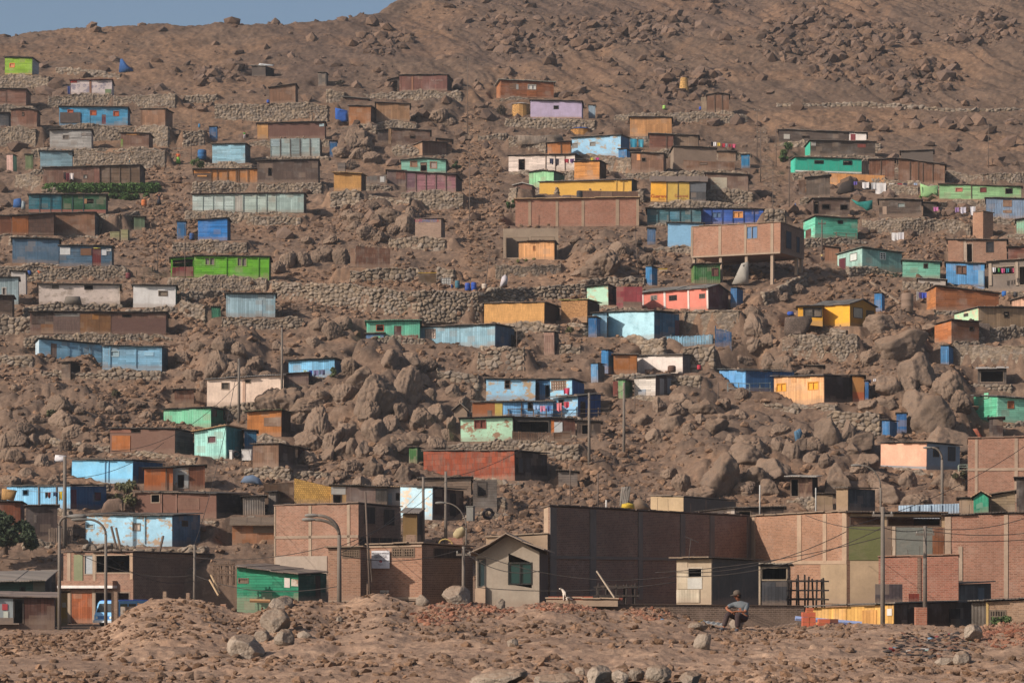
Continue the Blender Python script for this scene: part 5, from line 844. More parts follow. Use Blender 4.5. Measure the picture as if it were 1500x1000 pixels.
# masks: PAD flat terraces, CALM ground close to buildings and walls
PAD = np.zeros_like(Z); CALM = np.zeros_like(Z); PSL = []
for (cx, cy, phi, half, fr, bk, zl, zr) in PADS:
    rad = half + bk + 4
    i0, i1 = np.searchsorted(YR, cy - rad), np.searchsorted(YR, cy + rad); t0, t1 = (cx - rad) / cy - .02, (cx + rad) / cy + .02
    j0, j1 = np.searchsorted(TC, t0), np.searchsorted(TC, t1)
    if i1 <= i0 or j1 <= j0: continue
    sl = (slice(i0, i1), slice(j0, j1)); dx = X[sl] - cx; dy = YY[sl] - cy; c, s = math.cos(phi), math.sin(phi)
    lx = dx * c - dy * s; ly = dx * s + dy * c
    q = np.clip(abs(lx) - half, 0, None) / 1.3 + np.clip(-fr - ly, 0, None) / .3 + np.clip(ly - bk, 0, None) / .9
    w = 1 - sstep(0, 1, q); tz = zl + (zr - zl) * np.clip(lx / (2 * half) + .5, 0, 1)
    q2 = np.clip(abs(lx) - half, 0, None) / 2.0 + np.clip(-fr - 2.0 - ly, 0, None) / 2.0 + np.clip(ly - bk, 0, None) / 1.5
    PSL.append((sl, w, tz)); PAD[sl] = np.maximum(PAD[sl], w); CALM[sl] = np.maximum(CALM[sl], 1 - sstep(0, 1, q2))
# broad relief of the hill
wild = far * (1 - .9 * CALM)
Z = Z + wild * ((fbm(X / 26, YY / 26, 1, 3) - .5) * 1.8 * sstep(330, 400, YY) + (fbm(X / 7, YY / 7, 2, 4) - .5) * (1.0 + 1.0 * sstep(300, 400, YY)))
gul = abs(fbm(X / 7 + .06 * YY + 1.2 * fbm(X / 20, YY / 20, 18, 2), YY / 55, 17, 4) - .5) * 2; Z = Z + wild * sstep(300, 350, YY) * (np.minimum(gul, .35) - .2) * (.5 + 1.7 * sstep(480, 760, PX))
# worn ledges
lz = Z / 2.6 + 1.6 * fbm(X / 18, YY / 18, 15, 3); lf = lz - np.floor(lz); Z = Z + wild * (1 - sstep(330, 365, YY)) * .75 * (sstep(.0, .3, lf) * .55 - lf * .55) * sstep(.3, .6, fbm(X / 9, YY / 9, 16, 2))
# outcrops (photograph pixels: centre, radii, height in m)
def ell(cx, cy, rx, ry): return np.clip(1 - (((PX - cx) / rx) ** 2 + ((PY0 - cy) / ry) ** 2), 0, 1)
OUT = [(520, 590, 120, 80, 2.2), (560, 560, 60, 40, 1.8), (600, 640, 110, 60, 1.4), (330, 520, 60, 55, 1.6), (80, 620, 110, 60, 1.3), (1090, 665, 130, 55, 1.6), (1360, 600, 110, 70, 2.0), (1310, 500, 80, 45, 1.4), (1120, 500, 70, 50, 1.2), (880, 380, 70, 35, 1.6), (560, 325, 70, 35, 1.5), (1260, 680, 90, 60, 1.0), (520, 200, 40, 40, 1.4), (640, 165, 40, 25, 1.0), (850, 660, 90, 60, .6), (1000, 600, 70, 40, .8)]
rocky = np.zeros_like(Z)
for cx, cy, rx, ry, hh in OUT:
    e = ell(cx, cy, rx, ry); rocky = np.maximum(rocky, np.sqrt(e)); Z = Z + wild * hh * sstep(0, .8, e) * .85
CRAG = [(1250, 70, 120, 75), (1330, 118, 95, 45), (930, 40, 110, 40), (820, 62, 50, 40), (1000, 125, 70, 30), (740, 60, 45, 40), (560, 60, 50, 36), (1430, 40, 70, 40), (320, 110, 60, 22), (1150, 60, 60, 40)]
crag = np.zeros_like(Z)
for cx, cy, rx, ry in CRAG: crag = np.maximum(crag, np.sqrt(ell(cx, cy, rx, ry)))
crag = np.clip(crag * 1.5 - 1.5 * fbm(X / 8, YY / 8, 61, 4) - .02, 0, 1)
for sl, w, tz in PSL: Z[sl] = Z[sl] * (1 - w) + tz * w
free = (1 - .93 * PAD) * (1 - .75 * CALM)
# stones and rock relief
rough = far * free
f1, f2, id1, dx1, dy1 = voro(X / 2.4, YY / 2.4, 31)
blob = np.sqrt(np.clip(1 - (f1 / (.34 + .3 * id1)) ** 2, 0, 1))
Z = Z + rough * rocky * blob * (.2 + .7 * id1)
g1, g2, id2, dx2, dy2 = voro(X / 1.9 + .5 * vnoise(X, YY, 5), YY / 2.6, 33)
facet = np.clip(.55 - g1, 0, 1) * 2.2 + (dx2 * .8 * (id2 - .2) + dy2 * .9)
Z = Z + rough * crag * np.clip(facet, -.2, 1.0) * (.3 + 1.0 * id2 ** 2) * 1.0
h1, h2, id3, _, _ = voro(X / .95, YY / .95, 35)
dens = np.clip(.18 + .9 * (fbm(X / 12, YY / 12, 41, 3) - .42) + .35 * crag + .3 * rocky, 0.1, .95)
st = np.where(id3 < dens, np.sqrt(np.clip(1 - (h1 / .42) ** 2, 0, 1)), 0)
Z = Z + rough * st * (.12 + .3 * _hash(np.floor(id3 * 9999), np.zeros_like(id3), 3) ** 2) * .4
k1, k2, id4, _, _ = voro(X / .5, YY / .5, 37)
st2 = np.where(id4 < .45, np.sqrt(np.clip(1 - (k1 / .42) ** 2, 0, 1)), 0)
Z = Z + far * (1 - .6 * PAD) * st2 * .07
Z = Z + far * (1 - .8 * PAD) * ((fbm(X / 1.6, YY / 1.6, 81, 4) - .5) * .42 + (fbm(X / .6, YY / .6, 83, 3) - .5) * .3)
# near ground: clods and pebbles
near = 1 - sstep(92, 100, YY)
calm2 = 1 - .7 * (1 - sstep(110, 190, PX))
Z = Z + near * calm2 * ((fbm(X / 2.2, YY / 2.2, 51, 4) - .5) * .3 + (fbm(X / .5, YY / .5, 52, 3) - .5) * .11 + (fbm(X / 4.5, YY / 6, 57, 3) - .5) * .5 + (fbm(X / .18, YY / .25, 58, 2) - .5) * .07)
n1, n2, id5, _, _ = voro(X / .22, YY / .22, 53); Z = Z + near * np.where(id5 < .12, np.sqrt(np.clip(1 - (n1 / .4) ** 2, 0, 1)), 0) * .025
m1, m2, id6, _, _ = voro(X / .6, YY / .6, 54); dn = fbm(X / 3, YY / 3, 55, 3); Z = Z + near * np.where(id6 < (dn - .55) * .4, np.sqrt(np.clip(1 - (m1 / .4) ** 2, 0, 1)), 0) * .09
# colour: pale trodden dust, grey brown stones
stone = np.clip(np.maximum(np.maximum(st * .8, st2 * .5), np.maximum(rocky * blob, crag * np.clip(facet, 0, 1))), 0, 1)
shade = np.clip(1.0 - .20 * stone + (id3 - .5) * .22 * (st > 0) + (fbm(X / 5, YY / 5, 71, 4) - .5) * .35, .5, 1.35)
sandy = sstep(.5, .68, fbm(X / 14, YY / 14, 73, 3)) * (1 - stone)
for (cx, cy, rx, ry) in ((690, 300, 28, 160), (240, 260, 20, 110), (860, 130, 60, 60), (830, 410, 100, 30), (1130, 260, 26, 60), (1180, 470, 60, 60), (200, 108, 150, 20), (1190, 110, 320, 8)): sandy = np.maximum(sandy, .9 * np.sqrt(ell(cx, cy, rx, ry)))
def track(pts, w):
    m = np.zeros_like(Z)
    for (x0, y0), (x1, y1) in zip(pts[:-1], pts[1:]):
        dx, dy = x1 - x0, y1 - y0; L2 = dx * dx + dy * dy; u_ = np.clip(((PX - x0) * dx + (PY0 - y0) * dy) / L2, 0, 1)
        m = np.maximum(m, np.clip(1 - np.hypot(PX - x0 - u_ * dx, (PY0 - y0 - u_ * dy)) / w, 0, 1))
    return np.sqrt(m)
for pts, w_ in (([(0, 62), (90, 55), (190, 52), (300, 26)], 3), ([(130, 55), (240, 78), (330, 95), (420, 103)], 3), ([(420, 20), (440, 45), (455, 60)], 5), ([(700, 45), (860, 62), (1000, 25)], 3), ([(1180, 130), (1260, 60), (1310, 0)], 6), ([(850, 170), (900, 120), (960, 90), (1010, 60)], 6), ([(735, 400), (800, 410), (860, 405)], 6), ([(930, 690), (1010, 650), (1080, 620), (1110, 600)], 7), ([(1130, 480), (1190, 455), (1240, 410)], 8), ([(0, 560), (60, 575), (160, 572), (260, 560)], 8), ([(400, 520), (450, 500), (520, 500)], 6), ([(690, 700), (760, 690), (850, 700), (930, 690)], 6), ([(300, 480), (380, 490), (440, 500)], 6)):
    sandy = np.maximum(sandy, .8 * track(pts, w_) * (1 - .5 * stone))
pale = sandy[..., None] * np.array([.3, .22, .12]) + near[..., None] * np.array([.80, .78, .74])
grey = stone[..., None] * np.array([-.06, -.015, .03])
dark = sstep(.52, .7, fbm(X / 30, YY / 18, 77, 3))[..., None] * np.array([-.1, -.1, -.07]) * (PY0 < 140)[..., None]
shade = shade * (1 - .2 * sstep(300, 350, YY))
COLR = np.clip(shade[..., None] + pale + grey + dark, .3, 2.1)
GROUND = rock_mat('hill_earth', '#745f50', '#665346', '#816b5a', attr='shade', sc=1.0, speck=.55)
nr, nc = Z.shape
split = int(np.searchsorted(YR, 97))
for nm, a, b in (('ground', 0, split + 1), ('hillside', split, nr)):
    o = np_mesh(nm, np.stack([X[a:b], YY[a:b], Z[a:b]], -1).reshape(-1, 3), gridq(b - a, nc), GROUND, True, COLR[a:b].reshape(-1, 3)); o['kind'] = 'structure'
PYF = HY - F * Z / YY
def hit(px, py, ymin=0):
    j = int(np.clip(np.searchsorted(TC, (px - CX) / F), 0, nc - 1)); col = PYF[:, j]
    i0 = int(np.searchsorted(YR, ymin)); k = np.nonzero(col[i0:] <= py)[0]
    i = i0 + (int(k[0]) if len(k) else nr - i0 - 1)
    return float(YR[i])
def gz(x, y):
    i = int(np.clip(np.searchsorted(YR, y), 1, nr - 1)); j = int(np.clip(np.searchsorted(TC, x / y), 1, nc - 1))
    fy = (y - YR[i - 1]) / (YR[i] - YR[i - 1]); fx = (x / y - TC[j - 1]) / (TC[j] - TC[j - 1]); fx = min(1, max(0, fx)); fy = min(1, max(0, fy))
    return float((Z[i - 1, j - 1] * (1 - fx) + Z[i - 1, j] * fx) * (1 - fy) + (Z[i, j - 1] * (1 - fx) + Z[i, j] * fx) * fy)
# ------------------------------------------------------------------ boulders and loose stones
BOULDER = rock_mat('boulder_rock', '#726154', '#7c6a5c', '#5c5048', sc=.9)
ROUND = [lump_mesh('boulder', 100 + k, 5, .2, facet=.85, mat=BOULDER) for k in range(9)]
ANGLE = [lump_mesh('boulder', 200 + k, 5, .13, facet=1.0, mat=BOULDER) for k in range(8)]
NB = [0]
SMOOTH = [lump_mesh('boulder', 500 + k, 5, .22, facet=.75, mat=BOULDER, crack=.25) for k in range(8)]
PALE = rock_mat('pale_boulder_rock', '#8d8074', '#988a7c', '#776b61', sc=1.6)
PBL = [lump_mesh('boulder', 400 + k, 5, .1, facet=1.0, mat=PALE, crack=.4) for k in range(8)]
def boulder(cx, cy, w, h, label, group, ang=False, rng=R, sink=.12, ymin=0, name='boulder'):
    Y = hit(cx, cy + h * .42, ymin); rx = w / 2 / F * Y; rz = h / 2 / F * Y
    me = (PBL if ymin < 100 else SMOOTH if 'right' in (group or '') and rng.random() < .75 or 'central' in (group or '') and rng.random() < .4 else ANGLE if ang else ROUND)[rng.randrange(8)]; o = bpy.data.objects.new(name, me); COL.objects.link(o)
    ry = (rx + rz) / 2 * rng.uniform(.8, 1.1); YC = Y + ry * .35; z = (HY - cy) / F * YC - rz * sink
    o.location = ((cx - CX) / F * YC, YC, z); o.scale = (rx * 1.12, ry * 1.1, rz * 1.15); o.rotation_euler = (rng.uniform(-.25, .25), rng.uniform(-.25, .25), rng.uniform(-3, 3) if abs(rx - ry) < .25 * rx else rng.choice((0, math.pi)) + rng.uniform(-.3, .3))
    tag(o, label, 'boulder', group); NB[0] += 1; return o
CLUST = [
 ('weathered boulder in the central outcrop below the white low hut', 'boulders of the central outcrop', [(408,580,58,50),(452,590,42,26),(466,618,28,54),(506,626,20,34),(490,637,24,38),(500,655,18,22),(517,653,17,22),(531,655,18,26),(517,678,26,26),(455,640,30,34),(420,622,22,26),(550,568,44,64),(596,558,30,50),(528,550,40,30),(500,572,36,30),(515,533,24,26),(603,523,24,22),(572,522,24,26),(614,537,20,18),(626,532,24,22),(620,553,16,18),(648,558,12,16),(663,570,20,18),(677,587,14,20),(618,608,34,32),(548,624,26,36),(570,617,20,30),(585,646,28,28),(560,656,20,18),(613,641,28,24),(639,646,22,26),(590,691,22,26),(606,692,18,14),(660,618,12,26),(578,678,20,12),(545,682,20,26),(500,694,20,18),(481,702,14,16),(530,706,26,24),(562,702,22,20),(540,600,24,30),(470,580,26,20),(640,600,20,26),(480,664,18,20),(450,668,22,18),(625,668,16,18),(655,634,16,20),(585,600,18,26),(440,605,18,22),(560,590,20,22),(630,575,16,18),(700,590,12,14),(690,575,14,16)]),
 ('large rounded boulder in the outcrop above the tan grey flanked block', 'boulders of the right lower outcrop', [(1058,690,46,58),(1027,717,42,26),(1109,693,38,36),(1132,681,44,38),(1090,663,46,28),(1105,648,50,26),(1140,648,16,24),(1155,655,22,28),(1170,649,20,24),(1186,666,16,18),(1032,594,30,20),(1058,587,22,18),(996,579,30,20),(965,590,16,22),(990,599,30,26),(1012,592,18,20),(1047,622,30,26),(1026,612,14,14),(1008,626,14,14),(1062,610,22,12),(985,616,24,26),(960,636,28,22),(1075,640,20,14),(1125,712,26,22),(1090,712,30,20),(1150,690,20,22),(1000,705,24,26),(980,690,18,18),(940,612,20,18),(1085,606,16,14),(1143,628,24,16),(1172,632,20,18)]),
 ('big smooth boulder in the outcrop left of the mint edge house', 'boulders of the right outcrop', [(1368,603,38,46),(1340,590,42,44),(1388,642,62,38),(1260,642,36,30),(1215,627,26,38),(1242,626,16,26),(1270,672,28,22),(1228,699,34,44),(1258,682,26,18),(1300,716,42,32),(1330,702,24,24),(1345,737,42,26),(1285,700,26,24),(1196,648,20,22),(1208,672,18,18),(1318,502,66,40),(1345,537,44,44),(1290,472,42,26),(1385,560,36,40),(1300,560,30,26),(1330,560,26,22),(1270,590,22,18),(1310,660,24,14),(1380,700,26,26),(1405,700,26,30),(1360,672,22,16),(1250,655,18,16),(1300,585,24,20),(1360,480,30,20),(1275,520,30,22),(1405,585,24,30)]),
 ('boulder on the rocky slope at the left edge', 'boulders of the left slope', [(88,591,28,28),(92,609,28,26),(108,626,28,24),(25,638,28,26),(50,641,16,18),(22,666,20,22),(36,626,22,20),(128,656,18,18),(62,673,20,18),(80,701,16,16),(8,641,16,22),(10,663,16,18),(24,567,14,11),(150,592,14,12),(55,612,18,14),(70,640,20,20),(118,600,16,14),(40,690,22,18),(95,650,18,20),(130,690,20,16),(15,700,22,20),(60,720,18,14),(165,600,18,14),(200,590,20,14),(215,606,16,14)]),
 ('jagged rock on the slope between the pale blue house and the peach house', 'jagged rocks above the peach house', [(330,502,26,26),(323,522,22,32),(341,537,22,24),(360,547,18,22),(391,549,20,20),(470,472,26,24),(486,482,22,26),(300,562,24,20),(335,547,20,24),(310,540,22,26),(285,545,26,22),(372,530,20,22),(420,512,18,16),(500,470,22,20),(350,510,18,20),(280,580,24,18),(405,505,14,14),(460,500,20,16),(270,520,22,18),(290,505,20,18)]),
 ('tilted boulder in the rocks above the rust sheet shack', 'boulders above the rust sheet shack', [(570,314,30,22),(590,323,22,28),(525,319,24,14),(538,336,28,20),(520,331,18,16),(556,346,22,16),(602,313,12,26),(510,313,16,14),(552,318,20,20),(575,335,20,16),(545,300,18,14),(530,372,20,22),(500,374,22,24),(470,370,22,26),(445,378,18,20),(420,376,22,24),(405,390,18,20),(485,350,22,14),(450,352,16,12)]),
 ('boulder below the open concrete frames of the long brick hall', 'boulders under the long brick hall', [(885,381,46,36),(906,363,22,20),(870,396,32,18),(918,366,16,14),(948,378,22,20),(860,362,18,14),(930,352,16,14),(842,350,14,12),(850,398,20,12)]),
 ('rock beside the stone steps below the brick house on stilts', 'rocks below the brick house on stilts', [(1110,472,30,38),(1128,527,22,26),(1147,527,18,26),(1105,502,26,26),(1140,545,28,16),(1105,455,22,20),(1090,525,22,18),(1128,495,20,20),(1160,500,18,18),(1115,545,20,14),(1135,425,18,16),(1150,434,16,14),(1085,575,18,16),(1170,420,18,16),(1185,410,16,14),(1175,545,24,12)]),
 ('rock on the bank below the orange brown board shack', 'rocks of the upper middle bank', [(520,197,26,32),(500,222,22,18),(536,207,20,20),(545,230,22,16),(640,166,30,22),(545,185,16,14),(510,240,20,14),(658,178,16,14),(610,168,16,12),(525,225,18,16)]),
]
for label, grp, lst in CLUST:
    rr = random.Random(len(label))
    for k, (cx, cy, w_, h_) in enumerate(lst): boulder(cx, cy, w_ * 1.38, h_ * 1.34, label, grp, ang=('jagged' in label or 'rock ' in label or k % 5 < 3), rng=rr, ymin=150, sink=.42)
rr = random.Random(77)
FG = [(410,882,40,28,'pale boulder balanced on top of another boulder before the green board house'),(404,909,42,38,'tan boulder carrying the balanced pale boulder'),(361,946,54,42,'large grey slab boulder leaning in the dust of the left foreground'),(384,931,28,20,'brown round boulder behind the leaning grey slab'),(416,933,34,26,'sloping grey brown boulder right of the leaning slab'),(447,929,22,13,'flat tan boulder at the foot of the gravel mound'),(497,907,13,11,'small tan boulder on the slope left of the gravel mound'),(671,873,48,30,'big faceted boulder in front of the shaded library flank'),(620,879,22,19,'rounded boulder left of the big faceted one'),(734,885,15,17,'dark pointed boulder leaning at the cream house wall'),(733,993,86,26,'broad flat boulder cut by the bottom edge'),(812,995,72,28,'rounded broad boulder at the bottom edge'),(878,991,40,36,'tall grey boulder at the bottom edge'),(850,981,16,16,'small dark boulder between the two big bottom edge boulders'),(750,941,20,15,'grey boulder on the middle of the dusty bank'),(1030,938,26,30,'yellowish upright boulder below the seated man'),(909,991,24,24,'dark boulder at the bottom edge beside the tall grey one'),(965,986,38,26,'angular grey boulder at the bottom edge'),(932,988,24,22,'blocky grey boulder wedged at the bottom edge'),(1012,994,40,26,'split pale boulder with dark face at the bottom edge'),(1022,916,28,13,'flat grey boulder beside the corrugated sheet'),(1424,927,30,28,'tan boulder before the grey corrugated shed'),(1408,963,32,22,'tan slab boulder among the rubbish at the right'),(1385,968,30,15,'low broken boulder beside the burnt rubbish'),(1340,888,12,14,'upright grey boulder on the shack roof line')]
for cx, cy, w_, h_, label in FG[:-1]: boulder(cx, cy, w_, h_, label, None, ang=True, rng=rr)
boulder(1080, 914, 26, 20, 'dusty boulder the man is sitting on', None, ang=True, rng=rr)

def scatter(name, n, mask, smin, smax, mat, label, cat, seed, flat=.75, power=3.0, rows=None, sub=1, kind='stuff'):
    """many loose stones as one mesh; mask gives the density over the terrain grid"""
    rs = np.random.RandomState(seed); bm = bmesh.new(); bmesh.ops.create_icosphere(bm, subdivisions=sub, radius=1); base = np.array([v.co[:] for v in bm.verts]); tri = np.array([[v.index for v in f.verts] for f in bm.faces]); bm.free()
    dY = np.gradient(YR)[:, None] * (TC[1] - TC[0]) * YY; p = (mask * dY).ravel(); p = p / p.sum(); idx = rs.choice(p.size, n, p=p)
    x = X.ravel()[idx] + rs.uniform(-.15, .15, n); y = YY.ravel()[idx] + rs.uniform(-.15, .15, n); z = Z.ravel()[idx]
    s = smin + (smax - smin) * rs.rand(n) ** power
    k = len(base); V = base[None] * (1 + rs.uniform(-.28, .28, (n, k, 1))); sc = np.stack([s * rs.uniform(.8, 1.4, n), s * rs.uniform(.8, 1.3, n), s * flat * rs.uniform(.7, 1.2, n)], -1)
    V = V * sc[:, None]; a = rs.rand(n) * 6.28; ca, sa = np.cos(a), np.sin(a); ti = rs.uniform(-.5, .5, n)
    vx, vy, vz = V[..., 0], V[..., 1], V[..., 2]; vz2 = vz + vx * np.sin(ti)[:, None]
    V = np.stack([vx * ca[:, None] - vy * sa[:, None] + x[:, None], vx * sa[:, None] + vy * ca[:, None] + y[:, None], vz2 + z[:, None] + s[:, None] * .12], -1).reshape(-1, 3)
    Q = (tri[None] + (np.arange(n) * k)[:, None, None]).reshape(-1, 3); sh = np.repeat(.72 + .55 * rs.rand(n), k); hu = np.repeat(rs.rand(n), k)
    o = np_mesh(name, V, Q, mat, False, np.stack([sh * (1 + .08 * hu), sh, sh * (1 - .1 * hu)], -1)); tag(o, label, cat, kind=kind); return o
LOOSE = rock_mat('loose_stone', '#705b4c', '#806857', '#5d4f44', attr='shade', sc=1.5)
BRICKS = rock_mat('brick_rubble', '#855848', '#8f7564', '#75483a', attr='shade', sc=3)
tm = far * (1 - .85 * PAD) * (.35 + sstep(.42, .62, fbm(X / 16, YY / 16, 91, 4))) * (YY < 300)
for cx, cy, rx, ry in ((560, 430, 190, 40), (750, 760, 80, 50), (850, 650, 110, 70), (300, 470, 60, 90), (220, 530, 60, 60), (700, 280, 40, 120), (240, 320, 40, 110), (1250, 500, 100, 90), (200, 640, 120, 60)): tm = tm + 1.6 * np.sqrt(ell(cx, cy, rx, ry)) * (1 - .85 * PAD)
scatter('loose_stones', 60000, tm, .05, .46, LOOSE, 'loose grey brown stones strewn over the whole hillside', 'stones', 1, power=6.5)
tm = far * (.12 + .5 * sstep(.4, .62, fbm(X / 22, YY / 22, 93, 4)) + 6 * crag) * (YY > 285) * (1 - .9 * PAD)
CRAGM = rock_mat('crag_rock', '#64534a', '#6e5c50', '#51453f', attr='shade', sc=1.2)
scatter('hilltop_rocks', 24000, tm, .08, 1.3, CRAGM, 'dark angular rocks strewn over the upper hillside', 'rocks', 2, power=12.0, flat=.85)
tm = near * (YY < 76) * (.2 + sstep(.45, .65, fbm(X / 3.5, YY / 3.5, 95, 4)))
scatter('gravel', 70000, tm, .006, .12, LOOSE, 'gravel and clods covering the dusty foreground bank', 'gravel', 3, power=17.0)
def fgm(*es):
    m = np.zeros_like(Z)
    for cx, cy, rx, ry in es: m = np.maximum(m, np.clip(1 - (((PX - cx) / rx) ** 2 + ((PYF - cy) / ry) ** 2), 0, 1) * near * (YY < 78))
    return m
scatter('brick_rubble', 4200, fgm((690, 895, 70, 14), (640, 905, 40, 12), (830, 888, 60, 10), (1475, 930, 50, 20), (950, 900, 40, 10)), .02, .1, BRICKS, 'heaps of broken red brick rubble on the foreground bank', 'rubble', 4, power=2.0)
RUB = {'#3a3432': 500, '#a59e98': 40, '#7d2f38': 14, '#5f7f9a': 8, '#6a4a3a': 260, '#7fae9a': 5}
for k, (hx, n) in enumerate(RUB.items()):
    scatter('rubbish', n, fgm((1350, 950, 60, 26), (1390, 945, 40, 22)) + (.15 * fgm((700, 900, 120, 16), (360, 935, 50, 24), (950, 905, 60, 12)) if k in (1, 3) else 0), .02, .1, M('plain', hx), ['burnt black rubbish heap on the right of the bank', 'scraps of white paper and plastic littering the bank', 'scraps of dark red cloth in the rubbish on the right', 'scraps of blue plastic in the rubbish', 'brown rotten rubbish in the heap on the right', 'scraps of green plastic in the rubbish'][k], 'rubbish', 20 + k, flat=.4, power=1.5)
# ------------------------------------------------------------------ stairs, poles, wires, washing, barrels, plants
def stairs(label, pts, width, step=.55):
    P2 = []
    for px, py in pts: Y = hit(px, py, 150); P2.append(((px - CX) / F * Y, Y))
    rr = random.Random(len(label)); pl = [Vector((a, b)) for a, b in P2]; tot = sum((pl[k + 1] - pl[k]).length for k in range(len(pl) - 1)); step = max(step, tot / 98)
    root = tag(empty('stone_stairs', (pl[0].x, pl[0].y, gz(pl[0].x, pl[0].y))), label, 'stairs'); o = root.location.copy()
    for k in range(len(pl) - 1):
        L = (pl[k + 1] - pl[k]).length; n = max(1, int(L / step)); dirv = (pl[k + 1] - pl[k]).normalized(); nv = Vector((dirv.y, -dirv.x))
        for q in range(n):
            p = pl[k] + dirv * (L * q / n) + nv * rr.uniform(-.15, .15); w = width * rr.uniform(.8, 1.1); z = gz(p.x, p.y) + rr.uniform(.04, .14); m = 7; V = []; mb = MB()
            for e in range(m + 1):
                a = p + nv * (w * (e / m - .5)) + dirv * rr.uniform(-.07, .07); f = dirv * step * rr.uniform(.6, .85); h = rr.uniform(-.06, .05)
                V.append([(a.x - o.x, a.y - o.y, z - .5 - o.z), (a.x + f.x - o.x, a.y + f.y - o.y, z - .5 - o.z), (a.x + f.x - o.x, a.y + f.y - o.y, z + h + .02 - o.z), (a.x - o.x, a.y - o.y, z + h - o.z)])
            for e in range(m):
                A, B_ = V[e], V[e + 1]; mb.quad(A[0], B_[0], B_[3], A[3]); mb.quad(A[3], B_[3], B_[2], A[2]); mb.quad(B_[1], A[1], A[2], B_[2])
            mb.poly([V[0][0], V[0][3], V[0][2], V[0][1]]); mb.poly([V[m][0], V[m][1], V[m][2], V[m][3]]); mb.build('step', BOULDER, root, weld=True)
    return root
stairs('long rough stone stairway climbing the left side of the hill', [(206, 408), (222, 370), (238, 330), (246, 290), (256, 245), (266, 205), (262, 172)], 2.6)
stairs('rough stone stairway climbing the gully left of the long brick hall', [(712, 398), (704, 360), (700, 320), (704, 285), (702, 245), (696, 205), (690, 170)], 2.6)
stairs('rough stone stairway on the upper right beside the turquoise house', [(1132, 322), (1136, 295), (1128, 265), (1120, 235), (1116, 205), (1112, 180)], 2.0)
WOODP = M('plain', '#5f5148'); CONCP = M('plain', '#6f655c'); METAL = M('plain', '#4a4644')
def pole(label, px, yt, yb, r=.1, Y=None, mat=None, cross=0, name='utility_pole', cat='pole', group=None, lean=0, ymin=150, grp=None):
    Y = Y or hit(px, yb, ymin); x, _, zt = P(px, yt, Y); zb = (HY - yb) / F * Y
    root = tag(empty(name, (x, Y, zb)), label, cat, group or 'utility poles')
    mb = MB(); mb.tube([(lean / F * Y, 0, -.5), (0, 0, zt - zb)], r, 8, r * .75); mb.build('pole', mat or WOODP, root, True)
    if cross:
        mb = MB(); mb.box(-cross, cross, -.05, .05, zt - zb - .5, zt - zb - .38); mb.build('crossarm', mat or WOODP, root)
        for s in (-.85, .85): mb = MB(); mb.lathe([(.03, 0), (.05, .06), (.03, .14)], (cross * s, 0, zt - zb - .38), 6); mb.build('insulator', M('plain', '#8a857e'), root)
    return (x, Y, zt)
pole('thick dark utility pole rising in front of the blue washing house', 95, 668, 790, .17, Y=186, mat=CONCP)
pole('tall concrete utility pole standing on the peach house front', 350, 525, 622, .15, mat=CONCP)
pole('slender concrete utility pole right of the peach house by a boulder', 413, 480, 602, .13, mat=CONCP)
pole('thin grey utility pole in front of the rust sheet gap on the left stairs', 231, 335, 398, .06)
pole('thin pole beside the lime verandah', 271, 345, 412, .05)
pole('thin pole beside the top of the left stairs', 280, 168, 234, .05)
pole('thin pole with small crossarm before the dark gully top', 685, 84, 198, .06, cross=.4)
pole('thin pole standing in the middle of the central stairs', 688, 232, 345, .06)
pole('leaning thin pole at the foot of the central stairs', 717, 372, 424, .06, lean=-8)
pole('leaning thin pole right of the long brick hall', 930, 338, 402, .06, lean=6)
pole('thin pole above the upper right washing line', 1109, 158, 232, .06, cross=.4)
pole('thin pole with crossarm right of the upper right blue latrine', 1114, 190, 268, .07, cross=.5)
pole('thin pole left of the dark long shack at the top right', 1137, 186, 245, .05)
pole('thin pole below the upper right stairs', 1132, 250, 330, .05)
pole('tall thin pole by the grey gabled hut', 1156, 232, 318, .06)
pole('dark pole with crossarm in front of the aqua house', 1204, 322, 372, .09, cross=.45)
pole('thin pole on the upper right hillside above the pale green shack', 1448, 182, 246, .05)
pole('concrete utility pole right of the blue verandah house', 863, 575, 685, .14, mat=CONCP)
pole('concrete utility pole left of the white and green shack', 914, 560, 672, .14, mat=CONCP)
pole('pole with dark box in front of the rust red shack', 653, 690, 792, .13, Y=182, mat=CONCP)
pole('pole in front of the peeling blue white house', 620, 698, 792, .13, Y=182, mat=CONCP)
pole('pole before the shaded library flank beside the big boulder', 679, 800, 885, .11, Y=130, mat=CONCP, cross=.4)
pole('pole before the dark flank of the garage house', 285, 797, 884, .11, Y=165, mat=CONCP, cross=.4)
pole('leaning wooden pole before the library left wing', 535, 720, 876, .07, Y=136, lean=8)
pole('thick utility pole beside the yellow plank kiosk with a meter box', 1293, 742, 922, .13, Y=125, mat=CONCP, cross=.55)
pole('utility pole above the orange brick pillar', 1355, 770, 895, .12, Y=127, mat=CONCP, cross=.5)
pole('thin white pole standing on the roofs behind the great brick wall', 1113, 710, 758, .06, Y=172, mat=M('plain', '#a8a6a2'))
pole('thin white pole beside the small tan shed', 1195, 714, 756, .06, Y=172, mat=M('plain', '#a8a6a2'))
pole('short white pole above the great brick wall roof', 888, 732, 748, .07, Y=150, mat=M('plain', '#b8b4ae'))
pole('thin pole on the stony slope below the workshop', 835, 685, 742, .05)
pole('thin pole on the rocks left of the twin terrace houses', 876, 692, 748, .06)
pole('thin pole at the corner of the big pale blue shack', 757, 470, 516, .05)
pole('thin pole right of the light blue scalloped fence', 1052, 560, 588, .05)
pole('thin pole between the twin terrace houses and the green corner hut', 930, 560, 606, .05)
